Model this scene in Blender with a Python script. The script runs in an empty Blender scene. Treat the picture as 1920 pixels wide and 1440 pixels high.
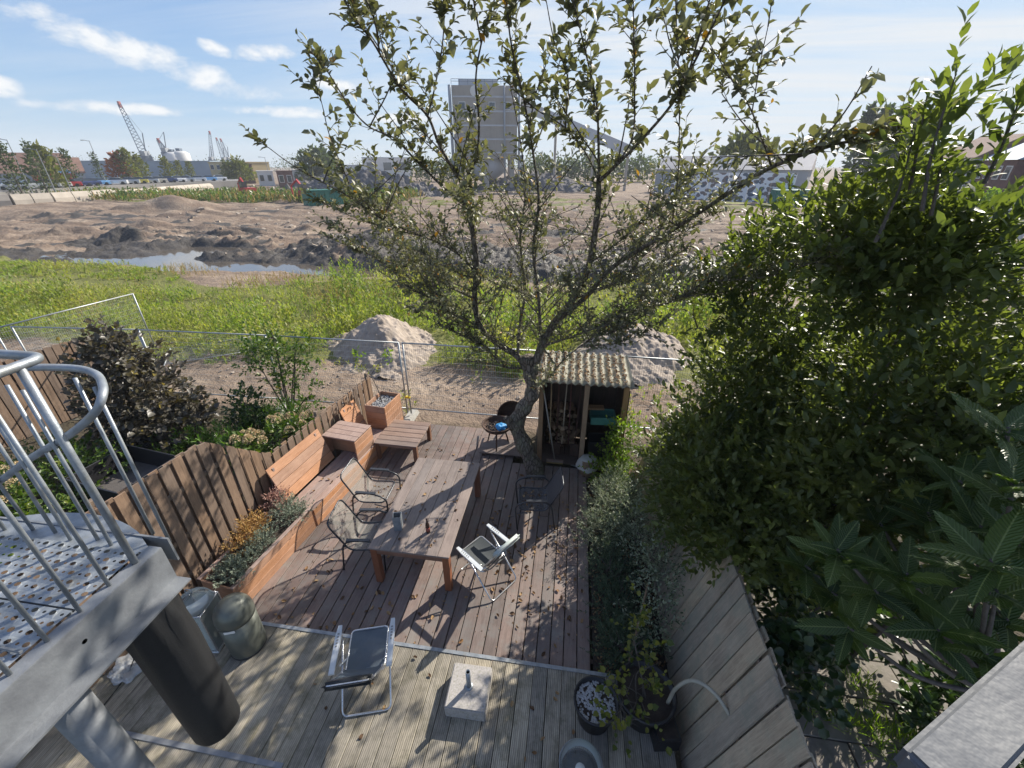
import bpy, bmesh, math, random
import numpy as np
from mathutils import Vector, Matrix, Euler, Quaternion
R = math.radians
rng = np.random.default_rng(7); random.seed(7)
scene = bpy.context.scene
COL = scene.collection

# ------------------------------------------------------------------ camera, sky, sun, exposure
EYE = Vector((0, 0, 5.7)); FPX = 788.0; PITCH = R(27.5); YAW = R(8.2)
cam_d = bpy.data.cameras.new('camera'); cam = bpy.data.objects.new('camera', cam_d); COL.objects.link(cam)
cam.location = EYE; cam.rotation_euler = (math.pi/2 - PITCH, 0, YAW)
scene.cycles.max_bounces = 5; scene.cycles.diffuse_bounces = 3; scene.cycles.glossy_bounces = 2; scene.cycles.transmission_bounces = 3; scene.cycles.transparent_max_bounces = 8
cam_d.sensor_width = 36; cam_d.lens = FPX/1920*36; cam_d.clip_start = 0.05; cam_d.clip_end = 8000
scene.camera = cam
SUN_AZ, SUN_EL = R(36), R(34)
sun_v = Vector((math.sin(SUN_AZ)*math.cos(SUN_EL), math.cos(SUN_AZ)*math.cos(SUN_EL), math.sin(SUN_EL)))
sl = bpy.data.lights.new('sun', 'SUN'); so = bpy.data.objects.new('sun', sl); COL.objects.link(so)
sl.energy = 3.9; sl.angle = R(0.53); sl.color = (1.0, 0.93, 0.82); so.location = (0, 0, 30)
so.rotation_euler = sun_v.to_track_quat('Z', 'Y').to_euler()
scene.view_settings.view_transform = 'Standard'; scene.view_settings.look = 'None'
scene.view_settings.exposure = 1.15; scene.view_settings.gamma = 1.0
scene.view_settings.use_curve_mapping = False

class NT:                                   # tiny node-tree writer
    def __init__(s, tree): s.t = tree; tree.nodes.clear()
    def n(s, typ, **kw):
        nd = s.t.nodes.new(typ)
        ins = kw.pop('ins', {})
        for k, v in kw.items(): setattr(nd, k, v)
        for k, v in ins.items(): s.set(nd.inputs[k], v)
        return nd
    def set(s, sock, v):
        if isinstance(v, bpy.types.NodeSocket): s.t.links.new(v, sock)
        elif isinstance(v, bpy.types.Node): s.t.links.new(v.outputs[0], sock)
        else: sock.default_value = v
    def m(s, op, a, b=None, c=None, clamp=False):
        nd = s.t.nodes.new('ShaderNodeMath'); nd.operation = op; nd.use_clamp = clamp
        s.set(nd.inputs[0], a)
        if b is not None: s.set(nd.inputs[1], b)
        if c is not None: s.set(nd.inputs[2], c)
        return nd.outputs[0]
    def ramp(s, fac, stops, interp='LINEAR'):
        nd = s.t.nodes.new('ShaderNodeValToRGB'); nd.color_ramp.interpolation = interp
        e = nd.color_ramp.elements
        while len(e) < len(stops): e.new(0.5)
        for i, (p, c) in enumerate(stops):
            e[i].position = p; e[i].color = (c, c, c, 1) if isinstance(c, (int, float)) else (*c, 1)
        s.set(nd.inputs[0], fac); return nd.outputs[0]
    def mix(s, fac, a, b, mode='MIX'):
        nd = s.t.nodes.new('ShaderNodeMix'); nd.data_type = 'RGBA'; nd.blend_type = mode
        s.set(nd.inputs[0], fac)
        for sock, v in ((nd.inputs[6], a), (nd.inputs[7], b)):
            s.set(sock, (*v, 1) if isinstance(v, tuple) and len(v) == 3 else v)
        return nd.outputs[2]
    def noise(s, vec, scale, detail=3, rough=0.55, dist=0.0):
        nd = s.n('ShaderNodeTexNoise', ins={'Scale': scale, 'Detail': detail, 'Roughness': rough, 'Distortion': dist})
        if vec is not None: s.set(nd.inputs['Vector'], vec)
        return nd.outputs['Fac']
    def mapping(s, vec, scale=(1, 1, 1), rot=(0, 0, 0), loc=(0, 0, 0)):
        nd = s.n('ShaderNodeMapping'); s.set(nd.inputs[0], vec)
        nd.inputs['Scale'].default_value = scale; nd.inputs['Rotation'].default_value = rot; nd.inputs['Location'].default_value = loc
        return nd.outputs[0]

world = bpy.data.worlds.new('World'); scene.world = world; world.use_nodes = True
def build_world():
    w = NT(world.node_tree)
    sky = w.n('ShaderNodeTexSky', sky_type='NISHITA', sun_disc=False, sun_elevation=SUN_EL, sun_rotation=SUN_AZ,
              altitude=0, air_density=1.0, dust_density=0.08, ozone_density=3.2)
    tc = w.n('ShaderNodeTexCoord'); d = tc.outputs['Generated']
    sx = w.n('ShaderNodeSeparateXYZ'); w.set(sx.inputs[0], d); X, Y, Z = sx.outputs
    az = w.m('ARCTAN2', X, Y); el = w.m('ARCSINE', Z)
    # cloud layer seen on a plane overhead
    zc = w.m('ADD', w.m('MAXIMUM', Z, 0.0), 0.06)
    pl = w.n('ShaderNodeCombineXYZ'); w.set(pl.inputs[0], w.m('DIVIDE', X, zc)); w.set(pl.inputs[1], w.m('DIVIDE', Y, zc))
    P = pl.outputs[0]
    ae = w.n('ShaderNodeCombineXYZ'); w.set(ae.inputs[0], az); w.set(ae.inputs[1], el); AE = ae.outputs[0]
    # wispy cirrus, streaked along one wind direction, thicker on the sun's side of the sky
    wisp = w.noise(w.mapping(P, (0.30, 1.5, 1), (0, 0, R(58))), 1.0, 7, 0.62, 0.9)
    veil = w.noise(w.mapping(P, (0.35, 0.8, 1), (0, 0, R(50)), (3, 1, 0)), 0.7, 4, 0.55, 0.4)
    sd = w.n('ShaderNodeVectorMath', operation='DOT_PRODUCT'); w.set(sd.inputs[0], d); sd.inputs[1].default_value = sun_v
    side = w.ramp(sd.outputs['Value'], [(0.30, 0.0), (0.80, 1.0)])
    c1 = w.m('MULTIPLY', w.ramp(wisp, [(0.35, 0.0), (0.62, 1.0)]), w.m('ADD', w.m('MULTIPLY', side, 0.85), 0.16), clamp=True)
    c2 = w.m('MULTIPLY', w.ramp(veil, [(0.30, 0.0), (0.75, 1.0)]), w.m('ADD', w.m('MULTIPLY', side, 0.65), 0.22), clamp=True)
    cir = w.m('SUBTRACT', 1.0, w.m('MULTIPLY', w.m('SUBTRACT', 1.0, c1), w.m('SUBTRACT', 1.0, c2)))
    # fair-weather cumulus: (azimuth, elevation, half width, half height, tilt) in degrees
    edge = w.noise(w.mapping(AE, (9, 16, 1)), 1.0, 6, 0.62, 0.3)
    edge2 = w.noise(w.mapping(AE, (40, 60, 1)), 1.0, 4, 0.6)
    dens = None
    blobs = CLOUDS
    for (a, e, hw, hh, tl) in blobs:
        da = w.m('SUBTRACT', az, R(a)); de = w.m('SUBTRACT', el, R(e))
        ct, st = math.cos(R(tl)), math.sin(R(tl))
        u = w.m('ADD', w.m('MULTIPLY', da, ct/R(hw)), w.m('MULTIPLY', de, st/R(hw)))
        v = w.m('ADD', w.m('MULTIPLY', da, -st/R(hh)), w.m('MULTIPLY', de, ct/R(hh)))
        q = w.m('SUBTRACT', 1.0, w.m('ADD', w.m('MULTIPLY', u, u), w.m('MULTIPLY', v, v)))
        dens = q if dens is None else w.m('MAXIMUM', dens, q)
    dd = w.m('ADD', w.m('MULTIPLY', dens, 0.42), w.m('ADD', w.m('MULTIPLY', w.m('SUBTRACT', edge, 0.5), 1.5), w.m('MULTIPLY', w.m('SUBTRACT', edge2, 0.5), 0.5)))
    dd = w.m('MULTIPLY', dd, w.m('GREATER_THAN', dens, -1.5))
    cum = w.ramp(dd, [(0.04, 0.0), (0.38, 0.95)])
    base = w.mix(1.0, sky.outputs[0], (SKY_TINT[0], SKY_TINT[1], SKY_TINT[2]), 'MULTIPLY')
    sb = w.n('ShaderNodeSeparateColor'); w.set(sb.inputs[0], base); cb = w.n('ShaderNodeCombineColor')
    for k in range(3): w.set(cb.inputs[k], w.m('DIVIDE', w.m('MULTIPLY', sb.outputs[k], 5.2), w.m('ADD', sb.outputs[k], 4.0)))   # tone curve put on the sky colour, easing bright parts to white
    base = cb.outputs[0]
    c = w.mix(w.m('MULTIPLY', cir, 0.9), base, (3.2, 3.25, 3.3))
    shade = w.ramp(w.m('ADD', dd, w.m('MULTIPLY', edge2, 0.25)), [(0.15, (7.4, 7.7, 8.2)), (0.6, (10.5, 10.4, 10.2))])
    lit = w.m('MULTIPLY', w.m('ADD', dd, 0.2), 1.0)
    cl = w.mix(w.ramp(lit, [(0.2, 0.0), (0.7, 1.0)]), (2.6, 2.85, 3.2), (3.8, 3.8, 3.75))
    c = w.mix(cum, c, cl)
    bg = w.n('ShaderNodeBackground', ins={'Color': c, 'Strength': 0.125})
    out = w.n('ShaderNodeOutputWorld'); w.set(out.inputs[0], bg)
SKY_TINT = (0.33, 0.51, 0.94)
CLOUDS = [(-47, 20.5, 8, 3.2, -8), (-55, 24, 7, 3.0, -14), (-43, 8.5, 10, 1.5, -14), (-56.5, 9.2, 4.5, 1.2, -8), (-33.5, 9.7, 3.2, 0.9, 6),
          (-37.5, 9.7, 1.6, 0.7, -12), (-54, 5.7, 2.2, 0.9, -10), (-28, 7.6, 3, 0.6, -6), (-33, 4.9, 5, 0.6, 0), (-47, 4.5, 6, 0.6, 0), (-20, 4.6, 5, 0.6, 0),
          (38, 20, 6, 2.2, 10), (33, 14.5, 1.6, 0.6, 0), (46, 13, 4, 1.0, 8), (-80, 14, 12, 2.5, 0), (-110, 10, 14, 3, 0), (75, 16, 10, 2.4, 0),
          (110, 12, 14, 2.6, 0), (150, 18, 12, 3, 0), (-150, 14, 14, 3, 0), (180, 9, 10, 2, 0)]
build_world()

# ------------------------------------------------------------------ helpers: pixels of the survey photo -> points of the place
def ray(px, py):
    a = (px-960)/FPX; b = (py-720)/FPX
    f = math.cos(PITCH)-b*math.sin(PITCH); u = -math.sin(PITCH)-b*math.cos(PITCH)
    return Vector((a*math.cos(YAW)-f*math.sin(YAW), a*math.sin(YAW)+f*math.cos(YAW), u))
def atz(px, py, z=0.0): d = ray(px, py); return EYE + d*((z-EYE.z)/d.z)
def aty(px, py, y): d = ray(px, py); return EYE + d*(y/d.y)
def atr(px, py, r):                         # at a horizontal distance r
    d = ray(px, py); return EYE + d*(r/math.hypot(d.x, d.y))
LA = R(7.0); LO = Vector((-4.36, 3.63, 0)); LU = Vector((math.sin(LA), math.cos(LA), 0)); LV = Vector((-math.cos(LA), math.sin(LA), 0))
def G(u, v, z=0.0): p = LO + LU*u + LV*v; return Vector((p.x, p.y, z))    # frame of the left boundary: u away, v outwards

def tag(o, label=None, cat=None, group=None, kind=None):
    if label: o['label'] = label
    if cat: o['category'] = cat
    if group: o['group'] = group
    if kind: o['kind'] = kind
    return o
def empty(name, loc, rz=0.0, label=None, cat=None, group=None):
    o = bpy.data.objects.new(name, None); COL.objects.link(o); o.location = loc; o.rotation_euler = (0, 0, rz)
    o.empty_display_size = 0.1
    return tag(o, label, cat, group)
def link(name, mesh, parent=None, loc=None, rot=None):
    o = bpy.data.objects.new(name, mesh); COL.objects.link(o); o.parent = parent
    if loc is not None: o.location = loc
    if rot is not None:
        o.rotation_euler = rot if not isinstance(rot, Quaternion) else rot.to_euler()
    return o
def copy_tree(o, parent=None):
    c = o.copy(); COL.objects.link(c); c.parent = parent
    for ch in [k for k in o.children]: copy_tree(ch, c)
    return c

class MB:
    def __init__(s): s.v = []; s.f = []
    def add(s, vs, fs):
        b = len(s.v); s.v += [tuple(p) for p in vs]; s.f += [tuple(i+b for i in q) for q in fs]; return s
    def box(s, c, d, rot=None):
        hx, hy, hz = d[0]/2, d[1]/2, d[2]/2
        vs = [Vector((x, y, z)) for z in (-hz, hz) for y in (-hy, hy) for x in (-hx, hx)]
        if rot is not None:
            m = rot.to_matrix() if not isinstance(rot, Matrix) else rot
            vs = [m @ p for p in vs]
        c = Vector(c); vs = [p+c for p in vs]
        return s.add(vs, [(0, 2, 3, 1), (4, 5, 7, 6), (0, 1, 5, 4), (2, 6, 7, 3), (0, 4, 6, 2), (1, 3, 7, 5)])
    def tube(s, pts, rad, n=6, cap=True, closed=False):
        pts = [Vector(p) for p in pts]; k = len(pts)
        if isinstance(rad, (int, float)): rad = [rad]*k
        prev = None; rings = []
        for i, p in enumerate(pts):
            if closed: t = (pts[(i+1) % k]-pts[i-1])
            else: t = (pts[min(i+1, k-1)]-pts[max(i-1, 0)])
            if t.length < 1e-9: t = Vector((0, 0, 1))
            t.normalize()
            if prev is None:
                a = Vector((0, 0, 1)) if abs(t.z) < 0.9 else Vector((1, 0, 0))
                nrm = t.cross(a).normalized()
            else:
                nrm = prev - t*prev.dot(t)
                nrm = nrm.normalized() if nrm.length > 1e-6 else t.orthogonal().normalized()
            prev = nrm; b = t.cross(nrm)
            rings.append([p + (nrm*math.cos(2*math.pi*j/n)+b*math.sin(2*math.pi*j/n))*rad[i] for j in range(n)])
        vs = [q for r in rings for q in r]; fs = []
        for i in range(k if closed else k-1):
            i2 = (i+1) % k
            for j in range(n):
                j2 = (j+1) % n; fs.append((i*n+j, i*n+j2, i2*n+j2, i2*n+j))
        if cap and not closed: fs += [tuple(range(n))[::-1], tuple((k-1)*n+j for j in range(n))]
        return s.add(vs, fs)
    def lathe(s, prof, c=(0, 0, 0), n=20, rot=None):
        vs = []; fs = []; k = len(prof); c = Vector(c)
        for (r, z) in prof:
            for j in range(n):
                p = Vector((r*math.cos(2*math.pi*j/n), r*math.sin(2*math.pi*j/n), z))
                vs.append((rot @ p if rot is not None else p)+c)
        for i in range(k-1):
            for j in range(n):
                j2 = (j+1) % n; fs.append((i*n+j, i*n+j2, (i+1)*n+j2, (i+1)*n+j))
        if prof[0][0] > 1e-4: fs.append(tuple(range(n))[::-1])
        if prof[-1][0] > 1e-4: fs.append(tuple((k-1)*n+j for j in range(n)))
        return s.add(vs, fs)
    def prism(s, poly, z0, z1):
        n = len(poly)
        vs = [(x, y, z0) for x, y in poly]+[(x, y, z1) for x, y in poly]
        return s.add(vs, [tuple(range(n))[::-1], tuple(range(n, 2*n))]+[(i, (i+1) % n, n+(i+1) % n, n+i) for i in range(n)])
    def mesh(s, name, m=None, smooth=False):
        me = bpy.data.meshes.new(name); me.from_pydata(s.v, [], s.f); me.update()
        if m: me.materials.append(m)
        if smooth: me.polygons.foreach_set('use_smooth', [True]*len(me.polygons))
        return me
    def build(s, name, m, parent=None, loc=None, rot=None, smooth=False):
        return link(name, s.mesh(name, m, smooth), parent, loc, rot)
def bez(p, n=8):                            # smooth curve through control points (Catmull-Rom)
    p = [Vector(q) for q in p]; out = []
    q = [p[0]*2-p[1]]+p+[p[-1]*2-p[-2]]
    for i in range(1, len(q)-2):
        for k in range(n):
            t = k/n; a, b, c, d = q[i-1], q[i], q[i+1], q[i+2]
            out.append(0.5*((2*b)+(c-a)*t+(2*a-5*b+4*c-d)*t*t+(3*b-a-3*c+d)*t**3))
    out.append(p[-1]); return out
def fillet(p, r, n=5, closed=False):        # polyline with rounded corners
    p = [Vector(q) for q in p]; out = []; k = len(p)
    for i in range(k):
        if not closed and i in (0, k-1): out.append(p[i]); continue
        a = p[i-1]-p[i]; b = p[(i+1) % k]-p[i]; d = min(r, a.length*0.48, b.length*0.48)
        A = p[i]+a.normalized()*d; B = p[i]+b.normalized()*d
        for j in range(n+1):
            t = j/n; out.append(A*(1-t)**2+p[i]*2*t*(1-t)+B*t*t)
    return out
_cache = {}
def plank_mesh(dims, m, bev=0.004):
    key = (tuple(round(d, 3) for d in dims), m.name, bev)
    if key not in _cache:
        me = bpy.data.meshes.new('plank'); bm = bmesh.new(); bmesh.ops.create_cube(bm, size=1)
        bmesh.ops.scale(bm, vec=dims, verts=bm.verts)
        if bev: bmesh.ops.bevel(bm, geom=bm.edges[:], offset=min(bev, min(dims)*0.3), segments=1, affect='EDGES')
        bm.to_mesh(me); bm.free(); me.materials.append(m); _cache[key] = me
    return _cache[key]
def plank(name, m, c, dims, parent=None, rot=None, bev=0.004):
    return link(name, plank_mesh(dims, m, bev), parent, c, rot)
def jit(a): return random.uniform(-a, a)

# ------------------------------------------------------------------ materials
def new_mat(name):
    m = bpy.data.materials.new(name); m.use_nodes = True; return m, NT(m.node_tree)
def finish(w, bsdf):
    o = w.n('ShaderNodeOutputMaterial'); w.set(o.inputs[0], bsdf)
def bump(w, h, strength, dist=0.01):
    return w.n('ShaderNodeBump', ins={'Height': h, 'Strength': strength, 'Distance': dist}).outputs[0]
def simple(name, c, rough=0.6, metal=0.0, var=0.25, scale=8, bmp=0.2, spec=0.5, c2=None, dirt=None, coat=0):
    m, w = new_mat(name); tc = w.n('ShaderNodeTexCoord').outputs['Object']
    oi = w.n('ShaderNodeObjectInfo').outputs['Random']
    vec = w.n('ShaderNodeVectorMath', operation='ADD'); w.set(vec.inputs[0], tc); w.set(vec.inputs[1], w.m('MULTIPLY', oi, 37.0))
    f = w.noise(vec.outputs[0], scale, 5, 0.6); f2 = w.noise(vec.outputs[0], scale*6, 3, 0.6)
    if c2 is None: c2 = tuple(x*(1-var) for x in c)
    col = w.mix(w.ramp(f, [(0.32, 0.0), (0.68, 1.0)]), c2, c)
    if dirt: col = w.mix(w.ramp(w.noise(vec.outputs[0], scale*0.6, 6, 0.7), [(0.52, 0.0), (0.7, 0.8)]), col, dirt)
    b = w.n('ShaderNodeBsdfPrincipled', ins={'Base Color': col, 'Metallic': metal, 'Specular IOR Level': spec,
            'Roughness': w.m('ADD', w.m('MULTIPLY', w.m('SUBTRACT', f2, 0.5), 0.25), rough, clamp=True), 'Coat Weight': coat})
    if bmp: w.set(b.inputs['Normal'], bump(w, f2, bmp))
    finish(w, b); return m
def wood(name, c, c2, axis='Y', rough=0.7, grain=1.0, moss=None, knots=True, groove=None, tone=0.35):
    m, w = new_mat(name); tc = w.n('ShaderNodeTexCoord').outputs['Object']
    oi = w.n('ShaderNodeObjectInfo').outputs['Random']
    sc = {'X': (0.7, 12, 12), 'Y': (12, 0.7, 12), 'Z': (12, 12, 0.7)}[axis]
    v = w.n('ShaderNodeVectorMath', operation='ADD'); w.set(v.inputs[0], tc); w.set(v.inputs[1], w.m('MULTIPLY', oi, 53.0)); v = v.outputs[0]
    g = w.noise(w.mapping(v, tuple(k*grain for k in sc)), 2.2, 6, 0.65, 0.6)
    fine = w.noise(w.mapping(v, tuple(k*grain*4 for k in sc)), 3.0, 3, 0.6)
    patch = w.noise(v, 1.7, 5, 0.65)
    col = w.mix(w.ramp(g, [(0.3, 0.0), (0.7, 1.0)]), c2, c)
    col = w.mix(w.m('MULTIPLY', w.ramp(fine, [(0.35, 1.0), (0.55, 0.0)]), 0.45), col, tuple(x*0.45 for x in c2))
    col = w.mix(w.ramp(patch, [(0.35, 0.0), (0.7, 0.5)]), col, tuple(min(1, x*1.25+0.02) for x in c))
    if moss: col = w.mix(w.m('MULTIPLY', w.ramp(w.noise(v, 3.1, 7, 0.72), [(0.47, 0.0), (0.66, 1.0)]), 0.75), col, moss)
    if knots:
        kn = w.n('ShaderNodeTexVoronoi', ins={'Scale': 1.0}); w.set(kn.inputs['Vector'], w.mapping(v, tuple(k*0.35 for k in sc)))
        col = w.mix(w.ramp(kn.outputs['Distance'], [(0.03, 0.7), (0.10, 0.0)]), col, tuple(x*0.35 for x in c2))
    hs = w.n('ShaderNodeHueSaturation', ins={'Color': col, 'Saturation': w.m('ADD', 0.85, w.m('MULTIPLY', oi, 0.3)),
             'Value': w.m('ADD', 1.0-tone/2, w.m('MULTIPLY', oi, tone))})
    h = w.m('ADD', w.m('MULTIPLY', g, 0.6), w.m('MULTIPLY', fine, 0.4))
    if groove:
        sx = w.n('ShaderNodeSeparateXYZ'); w.set(sx.inputs[0], tc)
        gw = w.m('ABSOLUTE', w.m('SINE', w.m('MULTIPLY', sx.outputs[0], math.pi/groove)))
        h = w.m('ADD', w.m('MULTIPLY', h, 0.3), w.ramp(gw, [(0.0, 0.0), (0.45, 1.0)]))
        colg = w.mix(w.ramp(gw, [(0.08, 0.75), (0.35, 0.0)]), hs.outputs[0], tuple(x*0.35 for x in c2))
    else: colg = hs.outputs[0]
    b = w.n('ShaderNodeBsdfPrincipled', ins={'Base Color': colg, 'Roughness': w.m('ADD', rough-0.1, w.m('MULTIPLY', g, 0.25)), 'Specular IOR Level': 0.35})
    w.set(b.inputs['Normal'], bump(w, h, 0.5 if not groove else 0.8, 0.006)); finish(w, b); return m
def leafmat(name, c, c2, c3=None, trans=0.4, rough=0.45, spec=0.5, tcol=None, mixrange=(0.0, 1.0), rare=0.06, patch=None):
    m, w = new_mat(name); r = w.n('ShaderNodeNewGeometry').outputs['Random Per Island']
    oi = w.n('ShaderNodeObjectInfo').outputs['Random']
    r = w.m('FRACT', w.m('ADD', r, oi)); r2 = w.m('FRACT', w.m('MULTIPLY', r, 17.31))
    col = w.mix(w.ramp(r, [mixrange[:1]+(0.0,), mixrange[1:]+(1.0,)]), c, c2)
    if c3: col = w.mix(w.m('GREATER_THAN', r2, 1-rare), col, c3)
    tc = w.n('ShaderNodeTexCoord').outputs['Object']
    if patch:
        col = w.mix(w.ramp(w.noise(tc, patch[0], 4, 0.6), [(0.42, 0.0), (0.62, 0.8)]), col, patch[1])
        col = w.mix(w.ramp(w.noise(w.mapping(tc, loc=(31, 7, 0)), patch[0]*1.7, 4, 0.6), [(0.48, 0.0), (0.66, 0.75)]), col, patch[2])
    nz = w.noise(tc, 40, 2, 0.5)
    col = w.mix(w.m('MULTIPLY', nz, 0.35), col, tuple(x*0.55 for x in c))
    b = w.n('ShaderNodeBsdfPrincipled', ins={'Base Color': col, 'Roughness': rough, 'Specular IOR Level': spec})
    if trans:
        tcl = w.mix(1.0, col, tcol or (1.5, 1.7, 0.5), 'MULTIPLY')
        t = w.n('ShaderNodeBsdfTranslucent', ins={'Color': tcl})
        mx = w.n('ShaderNodeMixShader', ins={0: trans}); w.set(mx.inputs[1], b); w.set(mx.inputs[2], t); finish(w, mx)
    else: finish(w, b)
    return m
def glassy(name, c, alpha=0.25, rough=0.05):
    m, w = new_mat(name)
    g = w.n('ShaderNodeBsdfPrincipled', ins={'Base Color': (*c, 1), 'Roughness': rough, 'Specular IOR Level': 0.8})
    t = w.n('ShaderNodeBsdfTransparent', ins={'Color': (0.93, 0.95, 0.95, 1)})
    fr = w.n('ShaderNodeFresnel', ins={'IOR': 1.45})
    mx = w.n('ShaderNodeMixShader', ins={0: w.m('ADD', w.m('MULTIPLY', fr.outputs[0], 0.9), alpha, clamp=True)}); w.set(mx.inputs[1], t); w.set(mx.inputs[2], g); finish(w, mx); return m
def sling(name, c, alpha):                  # open-weave fabric: part of the light goes through the holes
    m, w = new_mat(name); tc = w.n('ShaderNodeTexCoord').outputs['Object']
    b = w.n('ShaderNodeBsdfPrincipled', ins={'Base Color': (*c, 1), 'Roughness': 0.6, 'Specular IOR Level': 0.4})
    t = w.n('ShaderNodeBsdfTransparent')
    n = w.noise(tc, 25, 2)
    mx = w.n('ShaderNodeMixShader', ins={0: w.m('ADD', alpha-0.08, w.m('MULTIPLY', n, 0.16))}); w.set(mx.inputs[1], t); w.set(mx.inputs[2], b); finish(w, mx); return m

M = {}
M['deck'] = wood('brown_deck_wood', (0.225, 0.168, 0.145), (0.125, 0.092, 0.08), 'Y', 0.65, moss=(0.20, 0.19, 0.175), tone=0.4)
M['greydeck'] = wood('grey_deck_wood', (0.41, 0.365, 0.285), (0.17, 0.152, 0.12), 'Y', 0.8, moss=(0.105, 0.098, 0.06), groove=0.022, tone=0.45)
M['bench'] = wood('bench_wood', (0.47, 0.27, 0.17), (0.33, 0.165, 0.09), 'Y', 0.6, tone=0.3)
M['benchtop'] = wood('weathered_bench_wood', (0.34, 0.255, 0.22), (0.24, 0.17, 0.145), 'Y', 0.7, tone=0.2)
M['benchx'] = wood('bench_wood_cross', (0.42, 0.24, 0.15), (0.28, 0.15, 0.09), 'X', 0.6, tone=0.3)
M['table'] = wood('table_wood', (0.25, 0.205, 0.18), (0.165, 0.13, 0.115), 'Y', 0.6, tone=0.2)
M['tableleg'] = wood('table_leg_wood', (0.26, 0.105, 0.055), (0.15, 0.055, 0.03), 'Z', 0.5, tone=0.15)
M['tableap'] = wood('table_apron_wood', (0.26, 0.125, 0.075), (0.16, 0.07, 0.04), 'X', 0.5, tone=0.15)
M['lowtable'] = wood('low_table_wood', (0.27, 0.20, 0.165), (0.18, 0.125, 0.10), 'X', 0.6, tone=0.2)
M['lowleg'] = wood('low_table_leg_wood', (0.22, 0.12, 0.075), (0.14, 0.07, 0.045), 'Z', 0.6, tone=0.2)
M['fence'] = wood('brown_fence_wood', (0.26, 0.18, 0.125), (0.15, 0.10, 0.07), 'Z', 0.75, tone=0.35)
M['rail'] = wood('fence_rail_wood', (0.27, 0.20, 0.14), (0.16, 0.11, 0.08), 'Y', 0.75, tone=0.3)
M['oldfence'] = wood('grey_fence_wood', (0.44, 0.36, 0.265), (0.26, 0.21, 0.155), 'Z', 0.8, moss=(0.25, 0.26, 0.20), tone=0.3)
M['post'] = wood('post_wood', (0.36, 0.23, 0.13), (0.24, 0.14, 0.075), 'Z', 0.7, tone=0.2)
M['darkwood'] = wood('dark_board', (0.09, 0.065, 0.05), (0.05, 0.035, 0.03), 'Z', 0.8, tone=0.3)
M['galv'] = simple('galvanised_steel', (0.33, 0.36, 0.39), 0.5, 0.5, 0.22, 14, 0.12, c2=(0.21, 0.235, 0.26), dirt=(0.25, 0.25, 0.23))
M['galvflat'] = simple('painted_steel_grey', (0.25, 0.265, 0.28), 0.55, 0.3, 0.2, 9, 0.15, c2=(0.17, 0.18, 0.195))
M['fencesteel'] = simple('fence_steel', (0.42, 0.44, 0.45), 0.5, 0.6, 0.2, 10, 0.1)
M['alu'] = simple('bright_aluminium', (0.66, 0.67, 0.68), 0.3, 0.85, 0.1, 20, 0.05)
M['blackmetal'] = simple('dark_painted_tube', (0.045, 0.05, 0.06), 0.32, 0.2, 0.2, 20, 0.05)
M['railpaint'] = simple('weathered_rail_paint', (0.10, 0.108, 0.12), 0.62, 0.1, 0.2, 5, 0.3, c2=(0.065, 0.07, 0.082), dirt=(0.13, 0.135, 0.14))
M['rust'] = simple('rusty_iron', (0.11, 0.06, 0.04), 0.75, 0.3, 0.5, 25, 0.4, c2=(0.05, 0.035, 0.03))
M['blackfabric'] = simple('black_canvas', (0.012, 0.013, 0.015), 0.62, 0, 0.3, 30, 0.25)
M['blackplastic'] = simple('black_plastic', (0.02, 0.02, 0.023), 0.4, 0, 0.2, 12, 0.1)
M['granite'] = simple('granite_concrete', (0.46, 0.43, 0.40), 0.8, 0, 0.45, 60, 0.3, c2=(0.30, 0.28, 0.26), dirt=(0.20, 0.20, 0.12))
M['concrete'] = simple('concrete', (0.40, 0.39, 0.36), 0.85, 0, 0.3, 12, 0.3)
M['soil'] = simple('dark_soil', (0.055, 0.04, 0.03), 0.95, 0, 0.5, 14, 0.9)
M['bin'] = simple('bin_enamel', (0.13, 0.14, 0.12), 0.36, 0.35, 0.2, 5, 0.05)
M['white'] = simple('white_plastic', (0.75, 0.75, 0.73), 0.5, 0, 0.1, 6, 0.05)
M['glass'] = glassy('clear_glass', (0.55, 0.6, 0.6), 0.10)
M['bottle'] = simple('dark_bottle_glass', (0.035, 0.012, 0.008), 0.08, 0, 0.1, 8, 0, spec=0.8)
M['mesh'] = sling('open_mesh_fabric', (0.30, 0.29, 0.26), 0.42)
M['darkmesh'] = sling('dark_mesh_fabric', (0.06, 0.065, 0.075), 0.75)
M['sling'] = simple('sling_fabric', (0.05, 0.06, 0.065), 0.55, 0, 0.3, 60, 0.15)
M['slinglight'] = sling('blue_grey_sling', (0.11, 0.14, 0.17), 0.82)
M['armgrey'] = simple('grey_arm_plastic', (0.55, 0.58, 0.60), 0.4, 0, 0.1, 9, 0.05)
M['padpale'] = simple('pale_pad', (0.42, 0.47, 0.45), 0.6, 0, 0.2, 15, 0.2)
M['padblack'] = simple('black_pad', (0.02, 0.024, 0.028), 0.3, 0, 0.2, 15, 0.1)
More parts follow.
